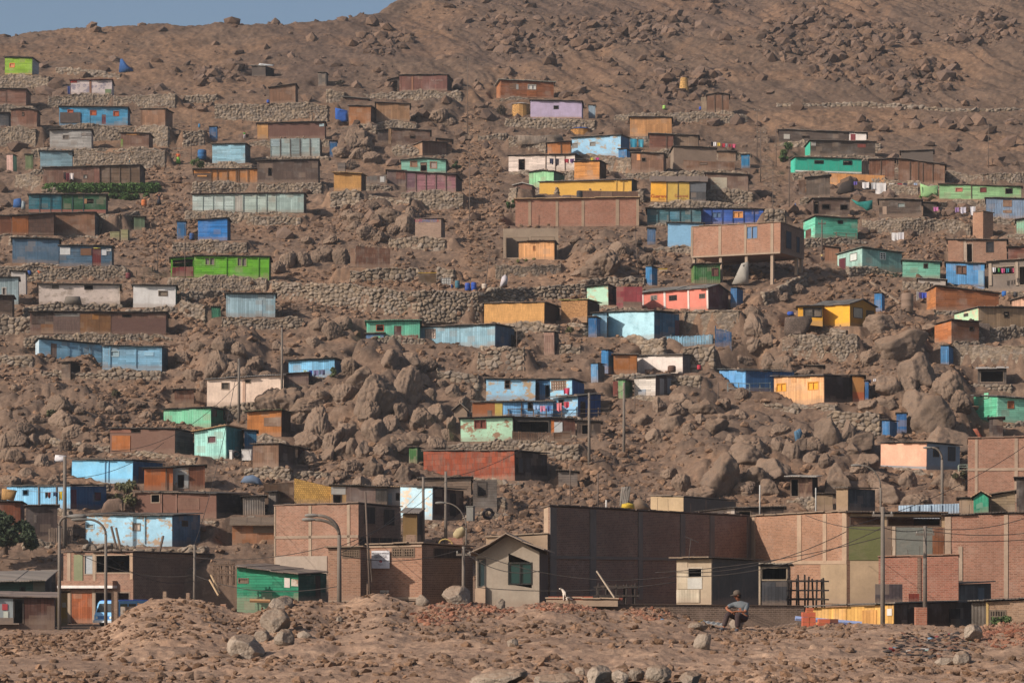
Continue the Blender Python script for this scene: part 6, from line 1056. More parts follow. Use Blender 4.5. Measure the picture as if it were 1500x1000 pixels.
# street lamps
def lamp(label, px, yb, yt, heads, Y, r=.1, hs_=1.0):
    x, _, zb = P(px, yb, Y); zt = (HY - yt) / F * Y; root = tag(empty('street_lamp', (x, Y, zb)), label, 'street lamp', 'street lamps')
    h = zt - zb; hx0 = max(abs((a - px) / F * Y) for a, b in heads)
    mb = MB(); mb.tube([(0, 0, -1), (0, 0, h * .45), (0, 0, h - hx0 * .8)], r, 8, r * .75); mb.build('pole', CONCP, root, True)
    for (a, b) in heads:
        dx = (a - px) / F * Y; hz = (HY - b) / F * Y - zb; pts = []
        for k in range(9):
            t = k / 8 * math.pi / 2; pts.append((dx * (1 - math.cos(t)), -.25 * math.sin(t) * (1 if b > yt else .4), h - hx0 * .8 + (hz + .08 - h + hx0 * .8) * math.sin(t)))
        mb = MB(); mb.tube(pts, r * .65, 7); mb.build('arm', CONCP, root, True)
        s = 1 if dx > 0 else -1; e = pts[-1]; mb = MB(); n = 7; prof = [(a * hs_, b * hs_) for a, b in ((.05, 0), (.11, .12), (.17, .35), (.16, .6), (.08, .78))]
        rings = []
        for rr_, q in prof:
            st = len(mb.v)
            for m in range(8): an = math.pi * 2 * m / 8; mb.v.append((e[0] + s * (q - .1), e[1] + rr_ * math.cos(an), e[2] + rr_ * .6 * math.sin(an)))
            rings.append(st)
        for k in range(len(rings) - 1):
            for m in range(8): m2 = (m + 1) % 8; mb.f.append((rings[k] + m, rings[k] + m2, rings[k + 1] + m2, rings[k + 1] + m))
        mb.f.append(tuple(rings[-1] + m for m in range(8))); mb.f.append(tuple(rings[0] + m for m in range(8)))
        mb.build('lamp_head', M('plain', '#77736e'), root, True)
lamp('street lamp with arm curving right beside the yellow cabin', 87, 916, 759, [(100, 758)], 158, .13, 1.7)
lamp('street lamp with arm curving left in front of the small blue bus', 155, 914, 762, [(129, 762)], 158, .12, 1.5)
lamp('double armed street lamp before the green board house and library', 497, 890, 755, [(466, 757), (462, 763)], 125, .13)
lamp('street lamp curving left above the tan blue shed', 1290, 770, 690, [(1260, 683)], 176, .09)
lamp('street lamp on concrete pole before the pink house', 1380, 752, 661, [(1365, 657)], 180, .13)
lamp('street lamp with thin curved arm behind the library roof', 683, 800, 748, [(652, 738)], 165, .07)
# wires
def wire(label, a, b, sag, r=.022, group='overhead power cables'):
    pa, pb = Vector(P(*a)), Vector(P(*b)); mb = MB(); n = 16
    mb.tube([tuple(pa.lerp(pb, k / n) - Vector((0, 0, sag * 4 * (k / n) * (1 - k / n)))) for k in range(n + 1)], r, 4)
    return tag(mb.build('power_cable', M('plain', '#3c3633'), None, True), label, 'cable', group)
for k, (a, b, s) in enumerate((((96, 800, 165), (285, 842, 165), 1.0), ((285, 842, 165), (497, 858, 125), .8), ((155, 812, 158), (285, 850, 165), 1.0), ((285, 816, 165), (480, 800, 139), .5), ((160, 806, 158), (285, 815, 165), .4),
   ((497, 812, 125), (679, 803, 130), .6), ((679, 803, 130), (990, 843, 128), 1.0), ((679, 808, 130), (790, 836, 126), .6), ((990, 844, 128), (1293, 772, 125), .9), ((990, 838, 128), (1240, 778, 126), .8), ((1293, 772, 125), (1355, 775, 127), .2), ((1355, 772, 127), (1520, 752, 126), .5), ((1355, 776, 127), (1520, 778, 126), .3), ((1300, 788, 125), (1520, 789, 126), .2), ((960, 838, 128), (1293, 786, 125), .4), ((1240, 772, 125), (1520, 640, 150), .8), ((1293, 776, 125), (1180, 754, 150), .3), ((0, 816, 150), (96, 812, 165), .3), ((285, 798, 165), (350, 526, 210), 1.5), ((497, 800, 125), (653, 705, 182), .6), ((495, 812, 125), (620, 716, 182), .5), ((700, 860, 129), (990, 852, 128), .4), ((350, 560, 215), (160, 660, 205), 2.0), ((95, 700, 186), (240, 648, 206), 1.0), ((653, 700, 182), (863, 580, 205), 1.5), ((914, 570, 212), (863, 585, 205), .4))):
    wire('thin black power cable strung between poles', a, b, s * .8, r=.02 if a[2] < 160 else .022)
# fences
def rail_fence(label, pts, h, mat='#57473c', rails=2, every=1.3, name='rail_fence', hx2=None, pickets=False):
    root = None; rr = random.Random(len(label)); P3 = []
    for px, py in pts:
        Y = hit(px, py, 150) - .1; P3.append(Vector(P(px, py, Y)))
    root = tag(empty(name, P3[0]), label, 'fence'); o = P3[0]; mm = M('plank_h', mat)
    for k in range(len(P3) - 1):
        a, b = P3[k] - o, P3[k + 1] - o; L = (b - a).length; n = max(1, round(L / every))
        for q in range(n + (1 if k == len(P3) - 2 else 0)):
            p = a.lerp(b, q / n); mb = MB(); mb.box(p.x - .05, p.x + .05, p.y - .05, p.y + .05, p.z - .4, p.z + h * rr.uniform(.9, 1.12)); mb.build('post', mm, root)
        for r_ in range(rails):
            z = h * (.4 + .5 * r_ / max(1, rails - 1)) + rr.uniform(-.05, .05); mb = MB(); mb.tube([a + Vector((0, -.06, z)), b + Vector((0, -.06, z + rr.uniform(-.08, .08)))], .035, 5); mb.build('rail', mm, root)
        if pickets:
            mb = MB(); m = int(L / .16)
            for q in range(m): p = a.lerp(b, q / m); mb.box(p.x, p.x + .11, p.y - .1, p.y - .08, p.z - .05, p.z + h * rr.uniform(.85, 1.0))
            mb.build('pickets', M('plank_v', pickets), root)
rail_fence('rickety rail fence before the greyish white shack', [(64, 216), (98, 218), (132, 217)], 1.1)
rail_fence('dark rail fence right of the pale blue house in the middle left', [(403, 462), (436, 463), (458, 461), (478, 459)], 1.0, rails=3)
rail_fence('low rail fence below the poster shack at the left stairs', [(200, 408), (233, 411)], .8)
rail_fence('small rail fence right of the clean white house', [(257, 446), (271, 450)], 1.2, rails=3)
rail_fence('dark rail fence before the aqua house', [(1192, 348), (1225, 351), (1254, 353)], .9)
rail_fence('brown timber rail fence before the open workshop', [(751, 647), (780, 648), (812, 648), (836, 646)], 1.0, pickets='#6b4f3d')
rail_fence('red picket railing of the seafoam terrace house', [(562, 500), (588, 501), (612, 500)], .7, pickets='#8f4038', mat='#8f4038')
rail_fence('light blue scalloped board fence before the plastered house', [(965, 507), (1000, 507), (1044, 504)], 1.05, pickets='#8cc3e0', mat='#5a7f92')
rail_fence('dark blue board fence end right of the scalloped fence', [(1048, 507), (1071, 512)], 1.9, pickets='#2a5f94', mat='#274e70')
rail_fence('rail fence before the cobalt blue house', [(1066, 574), (1098, 576), (1128, 574)], 1.0, mat='#6a7f88')
rail_fence('thin rail fence across the blue middle row house front', [(700, 612), (745, 613), (800, 613), (845, 612), (892, 610)], .95)
rail_fence('small white rail fence beside the upper right brick house', [(1404, 692), (1417, 692)], .7, mat='#a9b8a4', rails=3)
rail_fence('weathered picket fence left of the peeling sky blue house', [(72, 794), (92, 795), (106, 794)], 1.2, pickets='#7d6a5c')
# washing
def washing(place, x0, y0, x1, y1, items, Y=None, ymin=150):
    """items: (colour name, hex, pixel x, width px, drop px)"""
    Y = Y or hit((x0 + x1) / 2, max(y0, y1) + 12, ymin) - .3
    a, b = Vector(P(x0, y0, Y)), Vector(P(x1, y1, Y)); mb = MB()
    mb.tube([tuple(a.lerp(b, k / 8) - Vector((0, 0, .12 * 4 * (k / 8) * (1 - k / 8)))) for k in range(9)], .015, 4)
    tag(mb.build('washing_line', M('plain', '#8a8078')), 'sagging washing line ' + place, 'washing line')
    rr = random.Random(x0 * 7 + y0); seen = {}
    for nm, hx, px, w, dp in items:
        t = (px - x0) / (x1 - x0); zt = a.lerp(b, t).z - .48 * t * (1 - t); X0 = (px - CX) / F * Y; W_ = w / F * Y; D = dp / F * Y; nx_, nz_ = 6, 6; V = []; ph = rr.uniform(0, 6)
        for i in range(nz_ + 1):
            for j in range(nx_ + 1):
                u = j / nx_; v = i / nz_; cut = .18 * v if rr.random() < 2 else 0
                V.append((X0 + (u - .5) * W_ * (1 - cut * .5), Y - .02 + .06 * math.sin(u * 9 + ph) * (.3 + v), zt - v * D * (1 - .12 * math.sin(u * 7 + ph))))
        n = len(V); V += [(x, y + .015, z) for x, y, z in V]; m = MB(); m.v = V
        for i in range(nz_):
            for j in range(nx_):
                q = i * (nx_ + 1) + j; f = (q, q + nx_ + 1, q + nx_ + 2, q + 1); m.f.append(f); m.f.append(tuple(k + n for k in f[::-1]))
        tag(m.build('garment', M('plain', hx), None, True), '%s garment hanging on the washing line %s' % (nm, place), 'garment', 'washing ' + place)
WH = ('white', '#cfcaca'); 
washing('before the white doorway shack', 800, 232, 868, 231, [('navy blue', '#2a2f4a', 808, 6, 8), ('dark', '#2f2b35', 816, 6, 10), ('crimson', '#a02838', 830, 7, 6), ('purple', '#5a3a6a', 838, 6, 6), ('yellow', '#d8c020', 867, 5, 6)], Y=HOUSES['white doorway shack']['Y'] - 1.2)
washing('before the mint green laundry house', 590, 241, 652, 241, [('turquoise', '#1f9aa0', 606, 7, 5), ('red', '#b8243a', 614, 6, 7), ('royal blue', '#2c3fb0', 622, 7, 8), ('pale violet', '#7a80c4', 634, 7, 9)])
washing('beside the light blue peeling house', 920, 202, 948, 204, [('bright teal', '#1c8aa8', 928, 10, 15), ('faded teal', '#3a98b0', 939, 8, 12)])
washing('on the upper right bank by the stairs', 1040, 207, 1082, 211, [('black', '#26242a', 1043, 3, 6), ('white', '#cfcaca', 1047, 4, 6), ('yellow', '#c9a83a', 1053, 4, 5), ('red', '#b02838', 1060, 5, 6), ('grey', '#8a8a90', 1064, 3, 5), ('maroon', '#8a2838', 1069, 4, 5), ('pink', '#c04a6a', 1075, 6, 6)])
washing('below the orange plywood row', 1252, 266, 1346, 268, [('violet', '#5a4a9a', 1253, 5, 5), ('white', '#cfcaca', 1268, 10, 9), ('pale grey', '#b5b3b3', 1280, 8, 10), ('large white', '#d5d0ce', 1290, 16, 18), ('cream', '#c8beb4', 1306, 8, 8), ('red checked', '#9a2838', 1318, 7, 9), ('dark blue', '#2c2c40', 1326, 6, 9), ('light blue', '#8a9ab4', 1341, 5, 9)])
washing('along the rubble wall under the pale green shack', 1366, 303, 1432, 302, [('pink', '#c06aa0', 1371, 7, 6), ('black', '#26242a', 1378, 4, 6), ('lilac', '#8a6a9a', 1402, 6, 7), ('pale', '#b8b2c0', 1411, 8, 9), ('white', '#d0ccd0', 1425, 8, 14)])
washing('before the blue laundry shack', 440, 541, 482, 540, [('pale green', '#9ab8a4', 447, 5, 7), ('royal blue', '#2a48a8', 455, 5, 8), ('mauve', '#6f6a90', 463, 8, 8), ('slate', '#5a6080', 472, 9, 7)], Y=HOUSES['blue laundry shack']['Y'] - 1.0)
washing('before the blue middle row house', 778, 592, 810, 593, [('pale blue', '#8fb0d8', 785, 8, 6), ('pink', '#c87a9a', 795, 8, 8), ('blue', '#3a5a9a', 804, 6, 8)], Y=HOUSES['blue middle row house']['Y'] - .9)
washing('before the blue verandah house', 812, 590, 838, 585, [('rose red', '#b8324a', 830, 8, 9), ('salmon pink', '#d8727a', 819, 7, 12)], Y=HOUSES['blue verandah house']['Y'] - 1.0)
washing('before the lattice window wing', 808, 566, 838, 567, [('bright pink', '#c83a5a', 830, 9, 9)], Y=HOUSES['lattice window wing']['Y'] - .7)
washing('before the blue washing house', 40, 718, 95, 719, [('dark red', '#6a2a2a', 72, 5, 8), ('black', '#2a2a2c', 68, 4, 8), ('navy', '#2a3a5a', 81, 6, 6), ('yellow', '#d0b020', 89, 5, 12)], Y=HOUSES['blue washing house']['Y'] - 1.3)
washing('before the long brown shack over the hedge', 92, 252, 118, 253, [('maroon', '#5a2028', 99, 6, 12), ('white and red', '#cfc4c2', 105, 6, 9), ('dark', '#2f2628', 95, 4, 10)], Y=HOUSES['long brown shack over the hedge']['Y'] - .9)
washing('under the concrete frame house', 1452, 391, 1490, 392, [('white', '#d0ccd0', 1456, 5, 7), ('green', '#4a9a4a', 1463, 4, 6), ('pink', '#c04a7a', 1469, 5, 7), ('teal', '#2a7a8a', 1476, 4, 6), ('rose', '#a83a5a', 1484, 4, 7)], Y=HOUSES['concrete frame house']['Y'] - .5)
washing('right of the orange slat shack', 852, 232, 880, 230, [('magenta', '#c02a7a', 875, 5, 6)], Y=HOUSES['orange slat shack']['Y'] + 1.0)
washing('behind the orange window shack', 1268, 557, 1296, 548, [('navy', '#3a3f6a', 1274, 4, 5), ('white', '#c8c4c8', 1281, 4, 4), ('violet', '#5a508a', 1288, 5, 4)])
washing('at the orange end of the long slat shack', 1342, 427, 1372, 427, [('purple', '#4a3a6a', 1347, 7, 9), ('royal blue', '#2c44a8', 1354, 8, 8), ('white', '#c4c0bc', 1344, 3, 12)])
washing('beside the mural shack', 96, 126, 114, 124, [('navy blue', '#2a3a70', 101, 4, 14), ('white', '#d0c8c8', 110, 4, 16), ('pink red', '#c06a78', 107, 3, 10)])
washing('by the pale sheets below the brick tower', 1304, 340, 1326, 339, [('large white', '#cfcccc', 1311, 10, 15), ('wide pale', '#c4c0c4', 1320, 8, 17)])
# barrels, tanks and buckets
def barrel(label, px, yt, yb, w, hx, name='barrel', cat='barrel', group=None, Y=None, taper=1.0):
    Y = Y or hit(px, yb, 150) - .2; s = Y / F; h = (yb - yt) * s; r = w / 2 * s; x, _, z = P(px, yb, Y)
    root = tag(empty(name, (x, Y, z)), label, cat, group); mb = MB()
    mb.lathe([(r * .86, 0), (r * .97 * taper, h * .06), (r, h * .3), (r * 1.04, h * .33), (r, h * .36), (r, h * .64), (r * 1.04, h * .67), (r, h * .7), (r * .97, h * .95), (r * .9, h)], (0, 0, 0), 14); mb.build('drum', M('plain', hx), root, True)
    mb = MB(); mb.lathe([(r * .8, h), (r * .8, h + .03), (r * .74, h + .04)], (0, 0, 0), 14); mb.build('lid', M('plain', hx), root)
barrel('blue water barrel left of its twin below the peach plywood shack', 685, 415, 425.5, 8, '#1c48a0', group='blue water barrels')
barrel('blue water barrel right of its twin beside a cream drum', 694, 414, 425.5, 8, '#1c48a0', group='blue water barrels')
barrel('teal water barrel beside the white caged tank', 670, 411.5, 422, 7, '#3a6a7c')
barrel('cream white drum right of the two blue barrels', 709.5, 416, 424, 8, '#b8a898')
barrel('brown short drum beside the leaning thin pole', 724, 417, 424, 8, '#7a5a44')
barrel('tiny navy blue canister beside the caged tank', 662, 417, 422, 3, '#24346a')
barrel('cream bucket on the yellow kiosk shelf', 632, 409, 418, 7, '#a89a8a', name='bucket', cat='bucket')
barrel('blue barrel left of the bright blue shack', 281, 342, 351, 7, '#2a4a7c')
barrel('big blue water drum above the bush by the left stairs', 296, 220, 234, 13, '#205a8c', name='water_tank', cat='water tank')
barrel('orange bucket on the wall above the white long house', 57, 397, 403, 8, '#c0582a', name='bucket', cat='bucket')
barrel('blue bucket on the wall beside the narrow white hut', 43, 397, 403, 6, '#2a5296', name='bucket', cat='bucket')
barrel('maroon drum at the lower end of the left stairs', 188, 400, 408, 8, '#6a3438')
barrel('orange drum beside the dark robed figure on the slope', 211, 293, 302, 8, '#b0602e')
barrel('blue bucket before the white doorway shack', 822, 244, 250, 6, '#1c58b0', name='bucket', cat='bucket')
barrel('blue drum before the golden house verandah', 1158, 457, 462, 10, '#1c4aa0')
barrel('blue drum on the right bank below the concrete frame house', 1471, 427, 434, 8, '#1c5aa0')
barrel('dark drum beside the blue one below the concrete frame house', 1487, 428, 434, 5, '#3a3a40')
barrel('blue bucket beside the brown shack on the highest stone terrace', 393, 147, 151, 5, '#24489a', name='bucket', cat='bucket')
barrel('lime green bucket on the upper terrace below the woven tower', 973, 155, 160, 5, '#8fb85a', name='bucket', cat='bucket')
barrel('blue bucket beside the small brown gabled hut', 1026, 157, 161, 4, '#1f4aa8', name='bucket', cat='bucket')
barrel('tall woven reed cylinder bin on the stone pile', 1329, 430, 458, 18, '#7d6758', name='reed_bin', cat='bin')
barrel('dark round tank on the brick hall roof', 849, 280, 292, 9, '#33353a', name='water_tank', cat='water tank', Y=HOUSES['long brick hall']['Y'] + 1.0)
barrel('blue hanging canister high on the left stairs', 292, 182, 187, 3, '#1c78a8', name='canister', cat='canister')
barrel('red pot hung at the steps right of the crimson shack', 1024, 535, 541, 6, '#a8283a', name='pot', cat='pot', Y=HOUSES['white grey end shack']['Y'] - .5)
barrel('rusty cut drum before the white grey end shack', 984, 536, 545, 12, '#5a4236', Y=HOUSES['white grey end shack']['Y'] - .6)
# caged tank
Y = hit(653, 419, 150) - .2; s = Y / F; x, _, z = P(653.5, 420, Y); root = tag(empty('caged_water_tank', (x, Y, z)), 'white caged plastic water tank on the big terrace', 'water tank')
mb = MB(); mb.box(-7 * s, 7 * s, 0, .95, .12, 13 * s); mb.build('tank', M('plain', '#c4c2bc'), root); mb = MB(); mb.box(-7.4 * s, 7.4 * s, -.03, .98, 0, .12); mb.build('pallet', M('plank_h', '#6a5646'), root)
mb = MB()
for k in range(5): xx = (-7 + 14 * k / 4) * s; mb.box(xx - .02, xx + .02, -.05, -.01, .1, 13 * s)
for k in range(4): zz = .15 + (13 * s - .2) * k / 3; mb.box(-7.2 * s, 7.2 * s, -.07, -.051, zz - .02, zz + .02)
mb.build('cage', M('plain', '#7d7a78'), root)
# round woven and odd huts
def woven(label, px, yt, yb, w, wt, hx, top=None, name='woven_hut', kind='weave', d=1.0):
    Y = hit(px, yb, 150) + .3; s = Y / F; r = w / 2 * s; rt = wt / 2 * s; h = (yb - yt) * s; x, _, z = P(px, yb, Y); root = tag(empty(name, (x, Y, z)), label, 'hut')
    mb = MB(); mb.lathe([(r, -.3), (r, h * .1), (r + (rt - r) * .5, h * .55), (rt, h), (rt * .9, h)], (0, r, 0), 14); mb.build('wall', M(kind, hx), root)
    if top: mb = MB(); mb.lathe([(rt * 1.1, 0), (rt * .7, .18), (rt * .2, .25)], (0, r, h - .02), 12); mb.build('roof', M('tarp', top), root)
woven('tan woven round hut stuck to the left end of the lavender shack', 763, 151, 173, 27, 25, '#b98a4c', '#a8a4a0')
woven('tan woven round hut under a blue tarpaulin behind the peeling house', 851, 187, 200, 32, 30, '#b5803f', '#1f5fb0')
woven('small tapering bamboo tower alone on the rocky upper slope', 1002.5, 113, 134, 15, 10, '#c99a56', name='bamboo_tower')
# tarpaulin tent and tarps
def drape(label, pts, Y, hx, name='tarpaulin', cat='tarpaulin', thick=.03, bulge=.12, kind='tarp'):
    """closed outline in pixels, bulging towards the viewer like hung cloth"""
    c = (sum(p[0] for p in pts) / len(pts), sum(p[1] for p in pts) / len(pts)); V = []; m = len(pts); V.append(P(c[0], c[1], Y - bulge))
    for f in (.5, 1.0):
        for p in pts: V.append(P(c[0] + (p[0] - c[0]) * f, c[1] + (p[1] - c[1]) * f, Y - bulge * (1 - f ** 2) + R.uniform(-.12, .12)))
    n = len(V); mb = MB(); mb.v = V + [(x, y + thick + .03, z) for x, y, z in V]
    for k in range(m):
        k2 = (k + 1) % m
        for o, rev in ((0, 0), (n, 1)):
            for f in ((o, o + 1 + k, o + 1 + k2), (o + 1 + k, o + 1 + m + k, o + 1 + m + k2, o + 1 + k2)): mb.f.append(f[::-1] if rev else f)
        mb.f.append((1 + m + k, n + 1 + m + k, n + 1 + m + k2, 1 + m + k2))
    return tag(mb.build(name, M(kind, hx), None, True), label, cat)
drape('crumpled blue tarpaulin tent alone on the top left slope', [(174, 106), (176, 87), (179, 86), (186, 95), (195, 103), (196, 107), (186, 107)], hit(185, 106, 150), '#1f4f88', bulge=.8)
drape('blue and white banner sheet hung at the end of the high stone terrace', [(491, 158), (509, 162), (510, 178), (501, 179), (491, 174)], hit(500, 178, 150) - .3, '#1f56a8', bulge=.04)
drape('black tarpaulin heaped by the grey gabled hut', [(1224, 283), (1233, 268), (1250, 262), (1252, 284)], hit(1238, 286, 150), '#3a322e', bulge=.4)
drape('teal tarpaulin awning right of the dark brown windowed shack', [(1247, 292), (1258, 296), (1268, 295), (1278, 293), (1278, 306), (1270, 309), (1264, 304), (1255, 300)], HOUSES['dark brown windowed shack']['Y'] - .4, '#1f7f78')
drape('grey cloth tent propped before the white long house', [(93, 446), (96, 434), (117, 434), (120, 446)], hit(107, 447, 150) - .4, '#6a625a', bulge=.5)
drape('pale green cloth sheets hung left of the pale green wavy shack', [(1348, 269), (1360, 273), (1374, 271), (1375, 288), (1367, 284), (1360, 290), (1349, 287)], HOUSES['pale green wavy shack']['Y'] - .3, '#93bd80')
drape('white cloth bundle draped on the big wall by the drums', [(731, 424), (735, 406), (740, 402), (744, 408), (743, 416), (737, 419)], hit(737, 424, 150) - .2, '#b8b0b4', bulge=.4)
drape('white flag like cloth on the rocks above the cornflower house', [(79, 677), (81, 666), (97, 667), (96, 676)], hit(88, 680, 150) + .5, '#d5d0d2', bulge=.1)
drape('tan reed mat leaning at the left end of the blue washing house', [(2, 731), (3, 715), (25, 718), (20, 733)], HOUSES['blue washing house']['Y'] - 1.0, '#b58a52', name='reed_mat', cat='mat', kind='mat')
drape('curled orange board by the grey gabled hut', [(1172, 278), (1186, 274), (1190, 278), (1182, 282)], hit(1180, 284, 150) - .5, '#a8713a', name='board', cat='board', kind='ply')
drape('grey plastic sheet draped under the brick house on stilts', [(1072, 416), (1086, 386), (1096, 383), (1097, 416)], hit(1085, 417, 150) - .2, '#a39c92', bulge=.5)
drape('brown woven screen hung left of the golden house verandah', [(1148, 491), (1150, 465), (1188, 462), (1190, 470), (1180, 490)], HOUSES['golden house']['Y'] - 1.0, '#6a5a50', kind='weave', name='reed_screen', cat='screen')
drape('reddish board leaning on the upper right brick house roof', [(1425, 628), (1431, 627), (1440, 641), (1434, 642)], 197, '#9a4a30', name='board', cat='board', kind='ply')
drape('blue bundle by the upper right stairs wall', [(1162, 305), (1165, 297), (1168, 306)], hit(1164, 307, 150), '#2a5a9a', bulge=.3, name='bundle', cat='bundle')
drape('brown arched reed mat hut front below the blue washing house', [(147, 751), (152, 737), (158, 731), (174, 729), (180, 733), (181, 752)], 196, '#7d6556', name='reed_mat', cat='mat', kind='mat')
# ------------------------------------------------------------------ plants
LEAFM = {}
def leaf_mat(hx):
    if hx in LEAFM: return LEAFM[hx]
    t = NT('leaf_' + hx[1:]); g = t.n('ShaderNodeNewGeometry'); n = t.noise(g.outputs['Position'], 2.5, 3); r = t.ramp(n, .3, .7)
    at = t.n('ShaderNodeAttribute'); at.attribute_name = 'shade'
    c = t.mix(r, mul(lin(hx), .6), mul(lin(hx), 1.3)); c = t.mix(1.0, c, at.outputs['Color'], 'MULTIPLY'); t.val(t.b.inputs['Base Color'], c); t.b.inputs['Roughness'].default_value = .7
    LEAFM[hx] = t.m; return t.m
def plant(label, px, yt, yb, w, hx, n=900, Y=None, leaf=.16, trunk=True, name='bush', cat='bush', dens=6, ymin=150, clumps=None, group=None, seed=0):
    Y = Y or hit(px, yb, ymin); s = Y / F; h = (yb - yt) * s; W_ = w * s; x, _, z = P(px, yb, Y); root = tag(empty(name, (x, Y, z)), label, cat, group); rs = np.random.RandomState(int(px) + seed)
    cl = [(rs.uniform(-.36, .36) * W_, rs.uniform(-.3, .3) * min(W_, 3), h * rs.uniform(.3, .85), rs.uniform(.16, .3) * min(W_, h * 1.3)) for _ in range(dens)] if clumps is None else clumps
    k = rs.randint(0, len(cl), n); C_ = np.array(cl)[k]; dv = rs.normal(size=(n, 3)); dv /= np.linalg.norm(dv, axis=1)[:, None]; rad = C_[:, 3] * rs.rand(n) ** .45
    p = C_[:, :3] + dv * rad[:, None] * np.array([1, 1, .85]); p[:, 2] = np.maximum(p[:, 2], .03)
    a = rs.normal(size=(n, 3)); a /= np.linalg.norm(a, axis=1)[:, None]; b = np.cross(a, dv + rs.normal(size=(n, 3)) * .5); b /= np.linalg.norm(b, axis=1)[:, None] + 1e-6
    L = leaf * rs.uniform(.6, 1.3, n)[:, None]; V = np.stack([p - a * L, p + b * L * .45, p + a * L, p - b * L * .45], 1).reshape(-1, 3)
    sh = np.repeat(rs.uniform(.6, 1.35, n), 4); o = np_mesh('crown', V, np.arange(4 * n).reshape(-1, 4), leaf_mat(hx), False, np.stack([sh, sh, sh], -1)); o.parent = root
    if trunk:
        mb = MB(); mb.tube([(0, 0, -.3), (.03 * h, 0, h * .3), (0, .05, h * .55)], .05 * h, 7, .02 * h)
        for q in cl[:5]: mb.tube([(.02 * h, 0, h * .25), (q[0] * .5, q[1] * .5, (h * .25 + q[2]) / 2), (q[0], q[1], q[2])], .022 * h, 5, .008 * h)
        mb.build('trunk', M('plain', '#5a4a3e'), root, True)
rs2 = np.random.RandomState(12)
plant('leafy green tree at the left edge below the orange brown shed', 8, 733, 806, 80, '#3b4630', n=6500, Y=183, leaf=.2, name='tree', cat='tree', clumps=[(rs2.uniform(-2, 2.1), rs2.uniform(-.8, .8), rs2.uniform(.2, 1) * (3.6 - .9 * abs(q_ - 9) / 9 * 1.5), rs2.uniform(.35, .75)) for q_ in range(20)])
plant('dusty grey green tree between the blue washing house and brown tarpaper shack', 182, 698, 752, 36, '#5c5a3c', n=700, Y=199, leaf=.2, name='tree', cat='tree', dens=9)
hp = []
rs_ = np.random.RandomState(3)
for k in range(46): hp.append(((k / 45 - .5) * 165 * .0897 * .98, rs_.uniform(-.3, .2), (.45, .8)[k % 2], .62))
plant('long dense green hedge on the terrace between two long shacks', 148, 268, 283, 165, '#44602a', n=21000, Y=hit(148, 281, 150) - .4, leaf=.2, trunk=False, name='hedge', cat='hedge', clumps=hp)
hp2 = [(rs_.uniform(-.5, .5) * 60 * .088, rs_.uniform(-.5, .5), rs_.uniform(.1, .9), .42) for _ in range(18)]
plant('trailing green creeper spilling below the right end of the hedge', 188, 280, 294, 60, '#3c5424', n=5000, Y=hit(188, 292, 150) - .3, leaf=.16, trunk=False, name='creeper', cat='creeper', clumps=hp2)
plant('green bush beside the blue water drum by the left stairs', 289, 232, 248, 22, '#4c6030', n=700, leaf=.14)
plant('tall green shrub left of the dark long shack on the top right', 1151, 206, 237, 20, '#44562c', n=900, leaf=.16, dens=8)
plant('dark green shrub at the left corner of the turquoise house', 1149, 226, 238, 14, '#3c5226', n=600, leaf=.14)
plant('green bush hanging at the left end of the long brick hall', 748, 292, 312, 13, '#3a5426', n=600, leaf=.14)
plant('dark green bush right of the mint green laundry house', 669, 234, 254, 14, '#3a4a2a', n=600, leaf=.14)
plant('sprawling green bush by the small brick house gate', 1467, 902, 924, 34, '#4c5a34', n=900, Y=128, leaf=.12, ymin=100, dens=8)
plant('olive bush below the pink house right end', 1402, 690, 702, 34, '#4c4a34', n=800, Y=203, leaf=.16)
plant('dry green bush by the blue laundry shack', 485, 536, 556, 14, '#566040', n=500, leaf=.14)
plant('low green weed patch along the peach plywood shack foot', 775, 377, 386, 50, '#66683c', n=500, leaf=.1, trunk=False, name='weed_clump', cat='weeds')
plant('small green bush on the left boulder slope', 76, 600, 614, 16, '#4a4a30', n=350, leaf=.14)
plant('small dry bush on the slope below the powder blue house', 172, 570, 582, 16, '#55503a', n=300, leaf=.14)
plant('green bush on the right end of the green cloth sheets', 1354, 280, 292, 14, '#4c6a2c', n=450, leaf=.12)
plant('thorny dark bush beside the grey latrine on the upper slope', 500, 118, 128, 20, '#4a4238', n=350, leaf=.16)
plant('dark scrub left of the red brown plank shack', 737, 155, 170, 24, '#54483c', n=500, leaf=.16)
plant('small green weed on the terrace wall below the tan matting shack', 835, 478, 490, 12, '#5c5a38', n=260, leaf=.12)
# ------------------------------------------------------------------ writing
def text(s, parent, loc, size, hx, name='lettering', align='CENTER', ext=.004):
    c = bpy.data.curves.new(name, 'FONT'); c.body = s; c.size = size; c.align_x = align; c.extrude = ext; c.materials.append(M('plain', hx))
    o = bpy.data.objects.new(name, c); COL.objects.link(o); bpy.context.view_layer.update(); me = bpy.data.meshes.new_from_object(o.evaluated_get(bpy.context.evaluated_depsgraph_get())); bpy.data.objects.remove(o)
    o = bpy.data.objects.new(name, me); COL.objects.link(o); o.parent = parent; o.location = loc; o.rotation_euler = (math.radians(90), 0, 0); return o
hs = HOUSES['advert shack']; rt = hs['root']
def hp_(h, px, py, y): u = h['px2u'](px); v = h['pv'](u, py); return h['pt'](u, v, y)
text('Guaran\u00e1', rt, hp_(hs, 965.5, 290, -.07), .62, '#b0301c'); text('Backus', rt, hp_(hs, 969, 293, -.07), .28, '#8a5a14')
text('Guaran\u00e1', rt, hp_(hs, 998, 289, -.07), .5, '#a8503a'); text('Backus', rt, hp_(hs, 1001, 292, -.07), .24, '#8a6a34')
